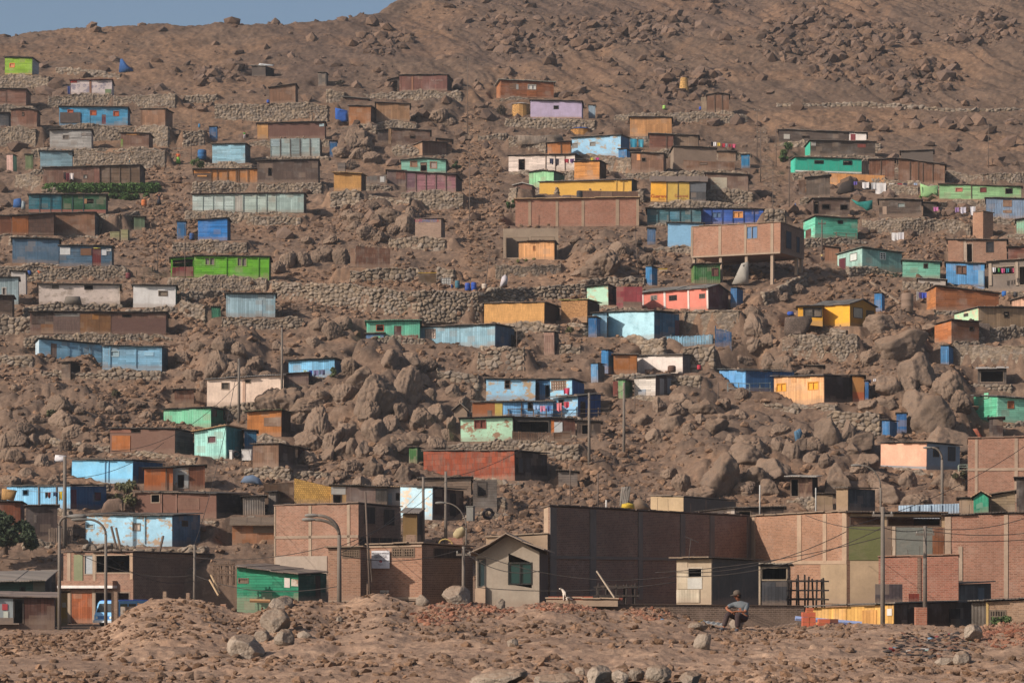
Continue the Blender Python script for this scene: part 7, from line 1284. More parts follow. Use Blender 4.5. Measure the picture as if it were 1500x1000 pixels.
hs = HOUSES['graffiti block hut']; text('JUAN', hs['root'], hp_(hs, 621.5, 325.5, -.03), .5, '#6a6f96'); text('REYES', hs['root'], hp_(hs, 632, 325.5, -.03), .5, '#6a6f96'); text('LUIS', hs['root'], hp_(hs, 613, 325, -.035), .45, '#a84a66'); text('A', hs['root'], hp_(hs, 641, 325.5, -.035), .5, '#b0605a')
hs = HOUSES['long dark brown hilltop shack']; text('Se vende', hs['root'], hp_(hs, 640, 119, -.07), .5, '#9a8078'); text('lote', hs['root'], hp_(hs, 640, 123, -.07), .4, '#8f766c')
# library banner, its own thing hung on the wall
hs = HOUSES['library']; L0 = hs['pt'](hs['px2u'](559), hs['pv'](hs['px2u'](559), 819), -.14); ro = hs['root']; wp_ = ro.matrix_basis @ Vector(L0)
bn = tag(empty('banner', wp_, ro.rotation_euler.z), 'white library banner with black lettering and red emblem on the brick wall', 'banner'); ppm = hs['ppm']
mb = MB(); w2, h2 = 14.5 / ppm, 13 / ppm; n = 8
for i in range(n):
    for j in range(2):
        x0, x1 = -w2 + 2 * w2 * i / n, -w2 + 2 * w2 * (i + 1) / n; z0, z1 = -h2 + h2 * j, h2 * j; f = lambda x, z: -.015 * math.sin(x * 7) - .01 * math.sin(z * 5)
        mb.hexa([(x0, f(x0, z0), z0), (x1, f(x1, z0), z0), (x1, .03, z0), (x0, .03, z0), (x0, f(x0, z1), z1), (x1, f(x1, z1), z1), (x1, .03, z1), (x0, .03, z1)])
mb.build('cloth', M('plain', '#cfccd0'), bn, weld=True)
text('BIBLIOTECA ESCOLAR', bn, (0, -.04, h2 * .62), .098 * 28 / ppm * 1.02, '#2c2a30'); text('NUESTRA SE\u00d1ORA DEL', bn, (.02, -.04, h2 * .38), .068 * 28 / ppm, '#4a474c'); text('PERPETUO SOCORRO', bn, (.04, -.04, h2 * .18), .075 * 28 / ppm, '#38353a'); text('Pamplona', bn, (.03, -.04, -h2 * .62), .075 * 28 / ppm, '#77747a')
mb = MB(); mb.lathe([(.085, 0), (.085, .012)], (0, 0, 0), 16); e = mb.build('emblem', M('plain', '#b8303a'), bn); e.rotation_euler = (math.radians(90), 0, 0); e.location = (.03, -.03, -h2 * .2)
mb = MB(); mb.box(-.02, .02, -.012, -.006, -.05, .05); mb.box(-.05, .02, -.012, -.007, -.055, -.02); mb.build('emblem_mark', M('plain', '#d8cfd0'), e).rotation_euler = (math.radians(-90), 0, 0)
hs = HOUSES['library']; pz = hp_(hs, 564, 870, -.08); mb = MB(); mb.box(pz[0] - 7 / ppm, pz[0] + 7 / ppm, -.075, -.06, pz[2] - 6 / ppm, pz[2] + 6 / ppm); mb.build('whitewash_patch', M('peel', '#c4b8a8', '#a88a70'), ro); text('CENTRO', ro, (pz[0], -.08, pz[2] + .02), .17, '#5a5048')
# ------------------------------------------------------------------ street things at the foot of the hill
# blue bus
def minibus():
    Y = 170; s = Y / F; x, _, z = P(152, 917, Y); root = tag(empty('minibus', (x, Y, z), math.radians(-30)), 'small light blue bus parked behind the brick post beside the garage door', 'bus')
    W_, Ln, Ht = 1.75, 4.6, 1.82; prof = [(0, .28), (0, .78), (.12, .95), (.42, Ht - .16), (.62, Ht), (Ln - .1, Ht), (Ln, Ht - .15), (Ln, .28)]
    mb = MB(); a = [(-W_ / 2, p[0], p[1]) for p in prof]; b = [(W_ / 2, p[0], p[1]) for p in prof]; mb.poly(a[::1]); mb.poly(b[::-1])
    for k in range(len(prof)): k2 = (k + 1) % len(prof); mb.quad(a[k2], a[k], b[k], b[k2])
    mb.build('body', M('plain', '#74b0dc'), root)
    ws = MB(); p, q = Vector((0, .15, .99)), Vector((0, .40, Ht - .2)); nrm = Vector((0, -.9, .4)) * .012
    ws.quad(*(tuple(Vector((sx, 0, 0)) + c + nrm) for sx, c in ((-.78, p), (.78, p), (.72, q), (-.72, q)))); w = ws.build('windscreen', M('glass', '#22282c'), root)
    mb = MB(); mb.tube([(0, .13, .99), (0, .37, Ht - .2)], .025, 5); mb.build('screen_bar', M('plain', '#8fb4cc'), w)
    for sx in (-.62, .62): mb = MB(); mb.lathe([(.1, 0), (.1, .03), (.06, .05)], (0, 0, 0), 12); h = mb.build('headlight', M('plain', '#d8d8d0'), root); h.rotation_euler = (math.radians(90), 0, 0); h.location = (sx, 0, .62)
    mb = MB(); mb.box(-.9, .9, -.1, .02, .28, .44); mb.build('bumper', M('plain', '#c8ccd0'), root); mb = MB(); mb.box(-.55, .55, -.015, .0, .52, .74); mb.build('grille', M('plain', '#2f6aa8'), root)
    for sx in (-1, 1):
        for k in range(4): mb = MB(); y0 = .75 + k * .95; mb.box(min(sx * .876, sx * .885), max(sx * .876, sx * .885), y0, y0 + .8, 1.05, Ht - .22); mb.build('side_window', M('glass', '#22282c'), root)
        for yy in (.85, 3.6):
            mb = MB(); mb.lathe([(.2, -.1), (.3, -.1), (.33, -.05), (.33, .08), (.29, .1), (.1, .1)], (0, 0, 0), 16); wh = mb.build('wheel', M('plain', '#26252a'), root, True); wh.rotation_euler = (0, math.radians(90), 0); wh.location = (sx * .8, yy, .33)
    mb = MB(); mb.box(-.8, .8, .7, Ln - .2, Ht, Ht + .05); mb.build('roof_stripe', M('plain', '#2a58b0'), root)
minibus()
def blockthing(label, name, cat, px, yt, yb, w, Y, kind, hx, dpt=.5, jit=.0, group=None, rot=0, cap=None):
    s = Y / F; x, _, z = P(px, yb, Y); h = (yb - yt) * s; W_ = w * s; mb = MB(); rr = random.Random(int(px * 3))
    if kind == 'bricks':     # courses of stacked loose bricks
        n = max(2, round(h / .16)); m = max(1, round(W_ / .26))
        for k in range(n):
            for q in range(m):
                j = rr.uniform(-.02, .02); x0 = -W_ / 2 + W_ * q / m + j; mb.box(x0 + .008, x0 + W_ / m - .008, rr.uniform(-.02, .02), dpt + rr.uniform(-.02, .02), h * k / n + .004, h * (k + 1) / n - .006)
        root = tag(mb.build(name, M('plain', hx)), label, cat, group)
    else:
        mb.box(-W_ / 2, W_ / 2, 0, dpt, -.6, h); root = tag(mb.build(name, M(kind, hx)), label, cat, group)
    root.location = (x, Y, z); root.rotation_euler = (0, 0, rot); return root
blockthing('rough brick post in front of the small blue bus', 'brick_post', 'post', 167.5, 866, 914, 9, 160, 'brick', '#96745c')
blockthing('pale rendered wall hiding the side of the small blue bus', 'low_wall', 'wall', 190, 888, 914, 27, 161, 'peel', '#b0a090', .3)
blockthing('brick stump on the dirt crest before the dark garage flank', 'brick_stump', 'post', 241, 866, 888, 5, 150, 'brick', '#a88a70')
blockthing('second brick stump on the crest right of the first', 'brick_stump', 'post', 275, 868, 888, 5, 150, 'brick', '#9c7a60')
blockthing('lower orange brick post at the crest before the green board house', 'brick_post', 'post', 327, 884, 903, 8, 120, 'brick', '#a06a50')
blockthing('free standing orange brick pillar before the brown plank flank', 'brick_pillar', 'pillar', 1350, 889, 924, 16, 118, 'brick', '#b0583a', .55)
blockthing('tall stack of bright orange bricks on the crest right of the seated man', 'brick_stack', 'bricks', 1185, 896, 918, 20, 78, 'bricks', '#b5583a', .4)
blockthing('small stack of orange bricks on top of the tall brick stack', 'brick_stack', 'bricks', 1187, 890, 896, 11, 78, 'bricks', '#b8603c', .3)
blockthing('low pile of orange bricks with dark end near the blue pipes', 'brick_stack', 'bricks', 1207, 906, 918, 17, 79, 'bricks', '#ad5638', .4)
blockthing('dark brown brick pile right of the low orange pile', 'brick_stack', 'bricks', 1222, 906, 918, 13, 79.5, 'bricks', '#6a4034', .4)
blockthing('long row of standing orange bricks on the concrete slab', 'brick_row', 'bricks', 836, 873, 879, 66, 125.2, 'bricks', '#a8583f', .3)
blockthing('short row of standing orange bricks right of the long row', 'brick_row', 'bricks', 892, 875, 879, 40, 125.4, 'bricks', '#8f4c3a', .3)
blockthing('rough brick stub on the library flank roof', 'brick_stub', 'bricks', 602, 783, 797, 14, 141, 'brick', '#9a7660', .5)
blockthing('tilted dark steel sheet panel above the yellow plank kiosk', 'steel_panel', 'panel', 1302, 855, 886, 40, 137, 'plank_v', '#42373a', .06)
blockthing('small red brown gate panel beside the dark steel sheet', 'gate_panel', 'panel', 1339, 869, 886, 15, 138, 'plank_v', '#7d3426', .06)
# timber frame, shelter and planks
def frame(label, name, cat, x0, x1, yt, yb, Y, nx, nz, hx, dp=1.2, th=.06):
    s = Y / F; x, _, z = P((x0 + x1) / 2, yb, Y); root = tag(empty(name, (x, Y, z)), label, cat); W_ = (x1 - x0) * s; h = (yb - yt) * s; m = M('plain', hx); rr = random.Random(x0)
    for k in range(nx):
        for yy in (0, dp): xx = -W_ / 2 + W_ * k / (nx - 1); mb = MB(); mb.tube([(xx, yy, -.4), (xx + rr.uniform(-.1, .1), yy, h * rr.uniform(.95, 1.2))], th, 5); mb.build('upright', m, root)
    for k in range(nz):
        zz = h * (k + .7) / nz; mb = MB(); mb.box(-W_ / 2 - .25, W_ / 2 + .25, -.08, -.02, zz, zz + .09); mb.box(-W_ / 2 - .1, W_ / 2 + .1, dp, dp + .05, zz, zz + .09); mb.build('rail', m, root); mb = MB(); mb.box(-W_ / 2, W_ / 2, 0, dp, zz + .1, zz + .13); 
        if k == nz - 1 or rr.random() < .5: mb.build('deck', M('plank_h', '#57493f'), root)
frame('dark timber scaffold frame standing before the lit brick wall building', 'scaffold', 'scaffold', 1158, 1208, 848, 888, 143, 5, 3, '#2f2a28')
frame('cluttered dark workbench shelter before the great shaded wall', 'work_shelter', 'shelter', 876, 930, 857, 882, 131, 5, 2, '#3a322e')
frame('stack of slats and crates left of the green board house', 'crate_rack', 'rack', 313, 340, 826, 848, 170, 4, 3, '#6a5444', th=.05)
def beam(label, a, b, r, hx, name='plank', cat='plank', group=None):
    mb = MB(); mb.tube([P(*a), P(*b)], r, 6); return tag(mb.build(name, M('plain', hx)), label, cat, group)
beam('pale plank leaning on the work shelter before the great shaded wall', (874, 836, 128), (900, 875, 127), .05, '#9a8a78')
beam('left of two pale planks leaning before the green board house', (307, 849, 150), (320, 872, 148), .06, '#a88c6a'); beam('right of two pale planks leaning before the green board house', (309, 842, 151), (322, 868, 149), .06, '#a88c6a')
beam('orange horizontal timber before the green board house', (366, 879, 140), (396, 880, 140), .12, '#a07850', 'timber', 'timber')
beam('dark plank leaning on the peeling sky blue house', (163, 771, 183), (171, 803, 182), .1, '#5a4c42'); beam('second plank leaning on the peeling sky blue house', (170, 773, 183), (177, 805, 182), .1, '#6a5848'); beam('short plank leaning at the right part of the peeling house', (239, 785, 184), (233, 810, 183), .1, '#5f5046')
beam('blue grey water pipe lying beyond the orange bricks', (1165, 905, 92), (1262, 913, 92), .1, '#8090b8', 'pipe', 'pipe', 'pipes by the brick piles'); beam('dark blue pipe lying under the blue grey pipe', (1228, 915, 90), (1256, 917, 90), .08, '#1c3f90', 'pipe', 'pipe', 'pipes by the brick piles')
beam('long pale beam lying on the slope left of the orange slat shack', (1276, 414, hit(1276, 415, 150) - .4), (1318, 445, hit(1318, 446, 150) - .4), .16, '#7d6a58', 'beam', 'beam')
beam('thin rod standing on the library roof edge', (540, 800, 136), (545, 852, 135.5), .03, '#4a4038', 'rod', 'rod')
# television aerial on the concrete shed
Yq = 137; x, _, z = P(1009, 819, Yq); an = tag(empty('aerial', (x, Yq, z)), 'thin bent television aerial on the concrete shed roof', 'aerial'); mb = MB(); mb.tube([(0, 0, 0), (.12, 0, 1.2)], .02, 5); mb.build('mast', METAL, an); mb = MB(); mb.tube([(-.25, 0, 1.32), (.55, 0, .98)], .018, 5); mb.build('boom', METAL, an)
for k in range(4): mb = MB(); xx = -.2 + .22 * k; mb.tube([(xx, -.25, 1.3 - .09 * k), (xx, .25, 1.3 - .09 * k)], .01, 4); mb.build('element', METAL, an)
# corrugated sheet, mound sheets and colourful bits behind the man
def sheet_thing(label, x0, x1, yl, yr, Y, dp, hx, name='metal_sheet', cat='sheet', kind='corr'):
    mb = MB(); a, b = P(x0, yl, Y), P(x1, yr, Y); n = 10
    for k in range(n):
        t0, t1 = k / n, (k + 1) / n; p = [a[i] + (b[i] - a[i]) * t0 for i in range(3)]; q = [a[i] + (b[i] - a[i]) * t1 for i in range(3)]; d0, d1 = .03 * (k % 2), .03 * ((k + 1) % 2)
        mb.hexa([(p[0], p[1], p[2] + d0 - .03), (q[0], q[1], q[2] + d1 - .03), (q[0] + .1, q[1] + dp, q[2] + d1 - .03 + .05), (p[0] + .1, p[1] + dp, p[2] + d0 - .03 + .05), (p[0], p[1], p[2] + d0), (q[0], q[1], q[2] + d1), (q[0] + .1, q[1] + dp, q[2] + d1 + .05), (p[0] + .1, p[1] + dp, p[2] + d0 + .05)])
    return tag(mb.build(name, M(kind, hx), weld=True), label, cat)
sheet_thing('grey corrugated sheet lying on the crest left of the seated man', 1024, 1060, 911, 916, 72.5, .4, '#8a8a88', kind='plain'); sheet_thing('yellow painted board scrap beside the grey corrugated sheet', 1014, 1026, 915, 910, 72.5, .2, '#c99a20', 'board', 'board', 'paint')
sheet_thing('rusty curved metal sheet on the right edge of the bank', 1464, 1506, 957, 950, 62, 1.0, '#5a463e', kind='rust'); sheet_thing('turquoise plastic sheet scrap under the gravel mound', 575, 598, 926, 917, 66, .5, '#6fc4ae', 'plastic_sheet', 'sheet', 'plain')
sheet_thing('brown cardboard flap over a pit right of the seated man', 1130, 1168, 920, 914, 73, .4, '#6a4a2c', 'board', 'board', 'ply')
# small machine house (concrete mixer) behind the library
Yq = 146; x, _, z = P(667, 800, Yq); mx = tag(empty('cement_mixer', (x, Yq, z)), 'cream and red cement mixer on the roof behind the library flank', 'cement mixer'); s = Yq / F
mb = MB(); mb.lathe([(.16, 0), (.3, .15), (.33, .5), (.17, .8), (.16, .85)], (0, 0, 0), 16); dr = mb.build('drum', M('plain', '#9a8a68'), mx, True); dr.rotation_euler = (.3, .7, 0); dr.location = (0, 0, .5)
mb = MB(); mb.box(-.45, .45, -.3, .3, -.5, .55); mb.build('base', M('brick', '#8f4a3a'), mx); mb = MB(); mb.tube([(.45 * math.cos(a), -.45, .3 + .45 * math.sin(a)) for a in [k * math.pi / 8 for k in range(17)]], .04, 6); wq = mb.build('wheel', M('plain', '#b59a5a'), mx); wq.location = (-.6, 0, -.3)
# ------------------------------------------------------------------ people and the dog
def skin(name, nodes, edges, mat, sub=2, parent=None, root=0, mats=None):
    me = bpy.data.meshes.new(name); me.from_pydata([n[:3] for n in nodes], edges, []); o = bpy.data.objects.new(name, me); COL.objects.link(o)
    md = o.modifiers.new('s', 'SKIN'); md.use_smooth_shade = True
    for k, v in enumerate(me.skin_vertices[0].data): r = nodes[k][3]; v.radius = (r if isinstance(r, tuple) else (r, r)); v.use_root = (k == root)
    ss = o.modifiers.new('u', 'SUBSURF'); ss.levels = sub; ss.render_levels = sub
    bpy.context.view_layer.update(); dg = bpy.context.evaluated_depsgraph_get(); m2 = bpy.data.meshes.new_from_object(o.evaluated_get(dg)); o.modifiers.clear(); o.data = m2; m2.name = name
    m2.materials.clear(); m2.materials.append(mat); m2.shade_smooth(); o.parent = parent; return o
SKINM = M('plain', '#9a5f42')
Yp = 71.5; mx_, _, mz = P(1080, 924, Yp); man = tag(empty('person', (mx_, Yp, mz)), 'seated man in grey shirt, dark trousers and brown cap on the dirt crest', 'person')
# one continuous body: pelvis, spine, neck, head, arms with hands and fingers, legs
N = []; E = []
def nd(x, y, z, r, par=None):
    N.append((x, y, z, r)); k = len(N) - 1
    if par is not None: E.append((par, k))
    return k
pel = nd(.2, .06, .4, .1); ab = nd(.18, .04, .52, .12, pel); ch = nd(.13, 0, .70, .135, ab); up = nd(.10, -.01, .80, .1, ch); nk = nd(.05, -.02, .90, .052, up); nk2 = nd(.02, -.03, .955, .05, nk)
hd0 = nd(-.005, -.045, 1.01, (.075, .085), nk2); hd1 = nd(-.01, -.04, 1.08, (.088, .1), hd0); hd2 = nd(0, -.03, 1.15, (.07, .08), hd1)
jaw = nd(-.06, -.085, .985, .04, hd0); nose = nd(-.105, -.09, 1.055, .016, hd1); nose2 = nd(-.118, -.1, 1.035, .014, nose); ear = nd(.035, -.125, 1.06, .018, hd1)
def hand(wrist, d, side, palm_n):
    """palm, four unequal curled fingers and a thumb leaving the side of the palm"""
    d = Vector(d).normalized(); n_ = Vector(palm_n).normalized(); s_ = d.cross(n_).normalized() * side; w = Vector(N[wrist][:3]); pc = w + d * .05
    p = nd(*pc, (.036, .02), wrist); kn = nd(*(pc + d * .035), (.036, .018), p)
    for k, (o, L) in enumerate(((-.028, .062), (-.009, .072), (.010, .068), (.028, .052))):
        a = pc + d * .04 + s_ * o; i1 = nd(*(a + d * L * .4 + n_ * .006), .0085, kn); i2 = nd(*(a + d * L * .72 + n_ * .026), .0078, i1); nd(*(a + d * L * .82 + n_ * .048), .007, i2)
    t0 = nd(*(w + d * .03 - s_ * .042), .011, p); nd(*(w + d * .068 - s_ * .052 + n_ * .02), .009, t0)
sR = nd(-.09, .1, .8, .062, up); eR = nd(-.33, .02, .70, .042, sR); fR = nd(-.3, -.14, .64, .038, eR); wR = nd(-.24, -.25, .60, .027, fR); hand(wR, (.7, -.25, -.35), 1, (.2, -.5, -.8))
sL = nd(.29, -.06, .78, .066, up); eL = nd(.2, -.3, .575, .043, sL); fL = nd(.07, -.35, .595, .038, eL); wL = nd(-.06, -.36, .60, .027, fL); hand(wL, (-.9, .05, -.15), 1, (0, -.4, -.9))
hR = nd(.10, .06, .36, .085, pel); kR = nd(-.30, -.2, .52, .068, hR); aR = nd(-.42, -.2, .12, .034, kR); tR = nd(-.50, -.25, .05, .022, aR)
hL = nd(.22, -.08, .36, .085, pel); kL = nd(-.03, -.42, .5, .07, hL); aL = nd(-.03, -.40, .08, .034, kL); tL = nd(-.08, -.5, .03, .022, aL)
skin('body', N, E, SKINM, 2, man)
def chain(nm, pts, mat, sub=2, extra=()):
    n = list(pts); e = [(k, k + 1) for k in range(len(pts) - 1)] + list(extra); return skin(nm, n, e, mat, sub, man)
SH = M('plain', '#60666b'); TR = M('plain', '#3b2e2f')
skin('shirt', [(.2, .07, .40, (.165, .14)), (.185, .04, .54, (.165, .135)), (.13, 0, .70, (.18, .14)), (.10, -.01, .81, (.13, .095)), (.055, -.02, .875, .07),
               (-.09, .1, .80, .085), (-.22, .06, .75, .074), (-.29, .03, .715, .068), (.29, -.06, .78, .09), (.26, -.18, .68, .078), (.215, -.27, .60, .07)], [(0, 1), (1, 2), (2, 3), (3, 4), (3, 5), (5, 6), (6, 7), (3, 8), (8, 9), (9, 10)], SH, 2, man, root=0)
skin('trousers', [(.2, .08, .34, (.18, .165)), (.2, .06, .46, (.155, .13)), (.10, .06, .34, .115), (-.1, -.07, .45, .105), (-.30, -.2, .52, .092), (-.37, -.2, .32, .085), (-.42, -.2, .14, .078), (.22, -.08, .34, .12), (.1, -.25, .43, .108), (-.03, -.42, .5, .095), (-.03, -.41, .3, .09), (-.03, -.40, .11, .082)], [(0, 1), (0, 2), (2, 3), (3, 4), (4, 5), (5, 6), (0, 7), (7, 8), (8, 9), (9, 10), (10, 11)], TR, 2, man)
for pts in (((-.41, -.19, .09, .062), (-.47, -.23, .065, .062), (-.56, -.29, .045, .048)), ((-.03, -.39, .06, .064), (-.06, -.47, .035, .064), (-.11, -.57, .015, .05))): chain('shoe', pts, M('plain', '#4c4b50'))
mb = MB(); mb.lathe([(.11, 0), (.118, .05), (.108, .1), (.07, .14), (.01, .155)], (0, 0, 0), 16); cp = mb.build('cap', M('plain', '#544940'), man, True); cp.location = (-.005, -.035, 1.085); cp.rotation_euler = (.05, -.1, 0)
mb = MB(); V = []
for k in range(9):
    an = math.radians(205) + math.radians(-70 + 140 * k / 8 - 10); V.append(an)
for k in range(8):
    a, b = V[k], V[k + 1]; f = lambda r, an, z: (r * math.cos(an), r * math.sin(an), z); e0, e1 = .1 + .1 * math.sin(math.pi * k / 8), .1 + .1 * math.sin(math.pi * (k + 1) / 8)
    mb.hexa([f(.1, a, .02), f(.1, b, .02), f(e1 + .02, b, .0), f(e0 + .02, a, .0), f(.1, a, .032), f(.1, b, .032), f(e1 + .02, b, .012), f(e0 + .02, a, .012)])
mb.build('visor', M('plain', '#4c4239'), cp)
mb = MB(); mb.lathe([(.09, -.05), (.108, 0), (.107, .07), (.08, .09)], (.018, 0, 0), 14); hr = mb.build('hair', M('plain', '#221c1a'), man, True); hr.location = (0, -.035, 1.035); hr.scale = (.95, .95, .8)
for (ex, ey) in ((-.088, -.045), (-.07, -.105)): mb = MB(); mb.lathe([(.004, -.008), (.012, 0), (.004, .008)], (0, 0, 0), 8); mb.build('eye', M('plain', '#1c1512'), man).location = (ex - .012, ey, 1.07)
mb = MB(); mb.box(-.012, .012, -.02, .02, -.004, .004); mo = mb.build('mouth', M('plain', '#6a3a30'), man); mo.location = (-.096, -.1, 1.003); mo.rotation_euler = (0, 0, .6)
# small far figures
def figure(label, px, yb, hpx, top, low, Y=None, skirt=False, hat=None):
    Y = Y or hit(px, yb, 150) - .3; s = Y / F; H_ = hpx * s; x, _, z = P(px, yb, Y); ro = tag(empty('person', (x, Y, z)), label, 'person'); k = H_ / 1.7
    n = [(0, 0, .92, .12), (0, 0, 1.2, .13), (0, 0, 1.38, .1), (0, 0, 1.48, .05), (0, -.01, 1.6, .095), (-.2, 0, 1.36, .055), (-.27, -.03, 1.1, .045), (-.25, -.12, .86, .035), (-.25, -.15, .78, .03), (.2, 0, 1.36, .055), (.27, -.03, 1.1, .045), (.25, -.12, .86, .035), (.25, -.15, .78, .03), (-.1, 0, .85, .09), (-.11, -.05, .46, .065), (-.11, .04, .06, .045), (-.11, -.1, .03, .04), (.1, 0, .85, .09), (.12, .06, .46, .065), (.13, .12, .06, .045), (.13, 0, .03, .04)]
    e = [(0, 1), (1, 2), (2, 3), (3, 4), (2, 5), (5, 6), (6, 7), (7, 8), (2, 9), (9, 10), (10, 11), (11, 12), (0, 13), (13, 14), (14, 15), (15, 16), (0, 17), (17, 18), (18, 19), (19, 20)]
    sc = lambda L: [(a * k, b * k, c * k, r * k) for a, b, c, r in L]
    skin('body', sc(n), e, SKINM, 1, ro)
    skin('shirt', sc([(0, 0, .88, .16), (0, 0, 1.15, .17), (0, 0, 1.38, .13), (-.2, 0, 1.36, .075), (-.27, -.03, 1.12, .062), (.2, 0, 1.36, .075), (.27, -.03, 1.12, .062)]), [(0, 1), (1, 2), (2, 3), (3, 4), (2, 5), (5, 6)], M('plain', top), 1, ro)
    if skirt: mb = MB(); mb.lathe([(.34 * k, .12 * k), (.28 * k, .5 * k), (.18 * k, .95 * k)], (0, 0, 0), 12); mb.build('skirt', M('plain', low), ro, True)
    else: skin('trousers', sc([(0, 0, .9, .15), (-.1, 0, .82, .11), (-.11, -.05, .46, .09), (-.11, .04, .1, .07), (.1, 0, .82, .11), (.12, .06, .46, .09), (.13, .12, .1, .07)]), [(0, 1), (1, 2), (2, 3), (0, 4), (4, 5), (5, 6)], M('plain', low), 1, ro)
    mb = MB(); mb.lathe([(.08 * k, -.02), (.108 * k, .03 * k), (.1 * k, .09 * k), (.03 * k, .13 * k)], (0, .01, 1.6 * k), 10); mb.build('hair' if not hat else 'cap', M('plain', hat or '#1c1816'), ro, True)
figure('person in orange top and lime green skirt climbing the left stairs', 261, 241, 19, '#c05a24', '#6fa038', skirt=True)
figure('person in dark navy clothes standing on the slope by the left stairs', 233, 300, 17, '#20222e', '#1c1e2a', skirt=True, hat='#20222e')
figure('person in pale top standing by the pale bank above the long brown shack', 190, 240, 10, '#c0b8a0', '#3a6a7a')
figure('person with green top crouched on the bank above the light blue shack', 358, 204, 12, '#2f8f3a', '#b8b0b4')
figure('person in yellow top by the seafoam house steps', 1204, 382, 11, '#c0b070', '#3a4050')
# the dog on the bricks
Yd = 125.0; dx_, _, dz_ = P(828, 879, Yd); dz_ += 0.0; dog = tag(empty('dog', (dx_, Yd, dz_)), 'white dog with black saddle sitting on the brick row', 'dog'); DW = M('plain', '#c9bcb0'); DK = M('plain', '#2c2422')
D = [(.17, 0, .14, .1), (.08, 0, .24, .1), (-.04, 0, .36, .105), (-.1, 0, .46, .075), (-.14, 0, .55, .06), (-.19, 0, .6, .06), (-.27, 0, .585, .035), (-.32, 0, .575, .026),
     (-.07, -.07, .32, .055), (-.085, -.08, .17, .035), (-.075, -.08, .04, .026), (-.12, -.08, .02, .026), (-.07, .07, .32, .055), (-.085, .08, .17, .035), (-.075, .08, .04, .026), (-.12, .08, .02, .026),
     (.14, -.1, .16, .085), (.04, -.13, .12, .05), (.12, -.13, .03, .03), (.02, -.13, .02, .028), (.14, .1, .16, .085), (.04, .13, .12, .05), (.12, .13, .03, .03), (.02, .13, .02, .028), (.27, .03, .06, .035), (.38, .08, .05, .022), (-.16, -.05, .67, .02), (-.16, .05, .67, .02)]
ED = [(0, 1), (1, 2), (2, 3), (3, 4), (4, 5), (5, 6), (6, 7), (2, 8), (8, 9), (9, 10), (10, 11), (2, 12), (12, 13), (13, 14), (14, 15), (0, 16), (16, 17), (17, 18), (18, 19), (0, 20), (20, 21), (21, 22), (22, 23), (0, 24), (24, 25), (5, 26), (5, 27)]
t = NT('dog_coat'); tc = t.n('ShaderNodeTexCoord'); sp = t.n('ShaderNodeSeparateXYZ'); t.l(tc.outputs['Object'], sp.inputs[0]); nz = t.noise(tc.outputs['Object'], 6, 2)
sx = t.math('ADD', sp.outputs[0], t.math('MULTIPLY_ADD', nz, .16, -.08)); m1 = t.math('MULTIPLY', t.ramp(sx, .0, .03), t.ramp(t.math('SUBTRACT', .22, sx), .0, .04)); m2 = t.math('MULTIPLY', m1, t.ramp(sp.outputs[2], .14, .2))
hd_ = t.math('MULTIPLY', t.ramp(sp.outputs[2], .59, .63), t.ramp(t.math('ADD', sx, .27), .0, .04)); t.val(t.b.inputs['Base Color'], t.mix(t.math('MAXIMUM', m2, hd_), lin('#cdbfb2'), lin('#2a2322')))
skin('body', [(a * 1.05, b * 1.05, c * 1.05, r) for a, b, c, r in D], ED, t.m, 2, dog)
mb = MB(); mb.lathe([(.004, -.012), (.014, 0), (.004, .012)], (0, 0, 0), 8); mb.build('nose', DK, dog).location = (-.365, 0, .61)
# ------------------------------------------------------------------ stones and odds weighing down the roofs
rr = random.Random(404); SM = [lump_mesh('roof_stone', 300 + k, 2, .25, facet=.9, mat=BOULDER) for k in range(5)]
nst = 0
for short, h in list(HOUSES.items()):
    if h['Y'] < 192 or h['L'] < 2.6 or 'latrine' in short or rr.random() < .35: continue
    for k in range(rr.randint(2, 4)):
        if nst > 230: break
        u = rr.uniform(.05, .95); s = rr.uniform(.09, .19); rm = h['root'].matrix_basis; p = rm @ Vector(((u - .5) * h['L'], rr.uniform(-.05, .35), h['h'](u) + .1 + s * .55))
        o = bpy.data.objects.new('roof_stone', SM[rr.randrange(5)]); COL.objects.link(o); o.location = p; o.scale = (s * rr.uniform(.9, 1.8), s * 1.2, s * rr.uniform(.6, 1)); o.rotation_euler = (rr.random(), rr.random(), rr.random() * 6)
        tag(o, 'loose stone weighing down the roof of the ' + short, 'stone', 'stones weighing down roofs'); nst += 1
for short, x0, x1, up in (('pale blue plank shack', .2, .8, .25), ('bright blue shack', .1, .6, .2), ('light blue shack by the stairs', .3, .9, .2), ('big pale blue shack', .3, .7, .3), ('tan matting shack', .1, .5, .25), ('light blue plaster house', .2, .6, .2), ('steel blue shack', .1, .8, .2), ('orange window shack', .5, .9, .3), ('long dark brown hilltop shack', .2, .6, .2), ('lavender shack', .4, .8, .2), ('white long house', .3, .6, .2), ('cornflower house', .2, .7, .25), ('peeling sky house', .5, .8, .25), ('brown wide shack', .1, .5, .3), ('aqua house', .2, .7, .2), ('seafoam house', .3, .7, .2), ('dark patchwork shack', .1, .4, .2), ('mint white long shack', .3, .5, .2)):
    h = HOUSES[short]; rm = h['root'].matrix_basis; mb = MB(); a = rm @ Vector(((x0 - .5) * h['L'], -.05, h['h'](x0) + .17)); b = rm @ Vector(((x1 - .5) * h['L'], .5, h['h'](x1) + .17 + rr.uniform(0, .1)))
    mb.tube([a, a.lerp(b, .5) + Vector((0, 0, .02)), b], .045, 5); tag(mb.build('roof_plank', WOODP), 'weathered pole lying on the roof of the ' + short, 'plank', 'poles lying on roofs')
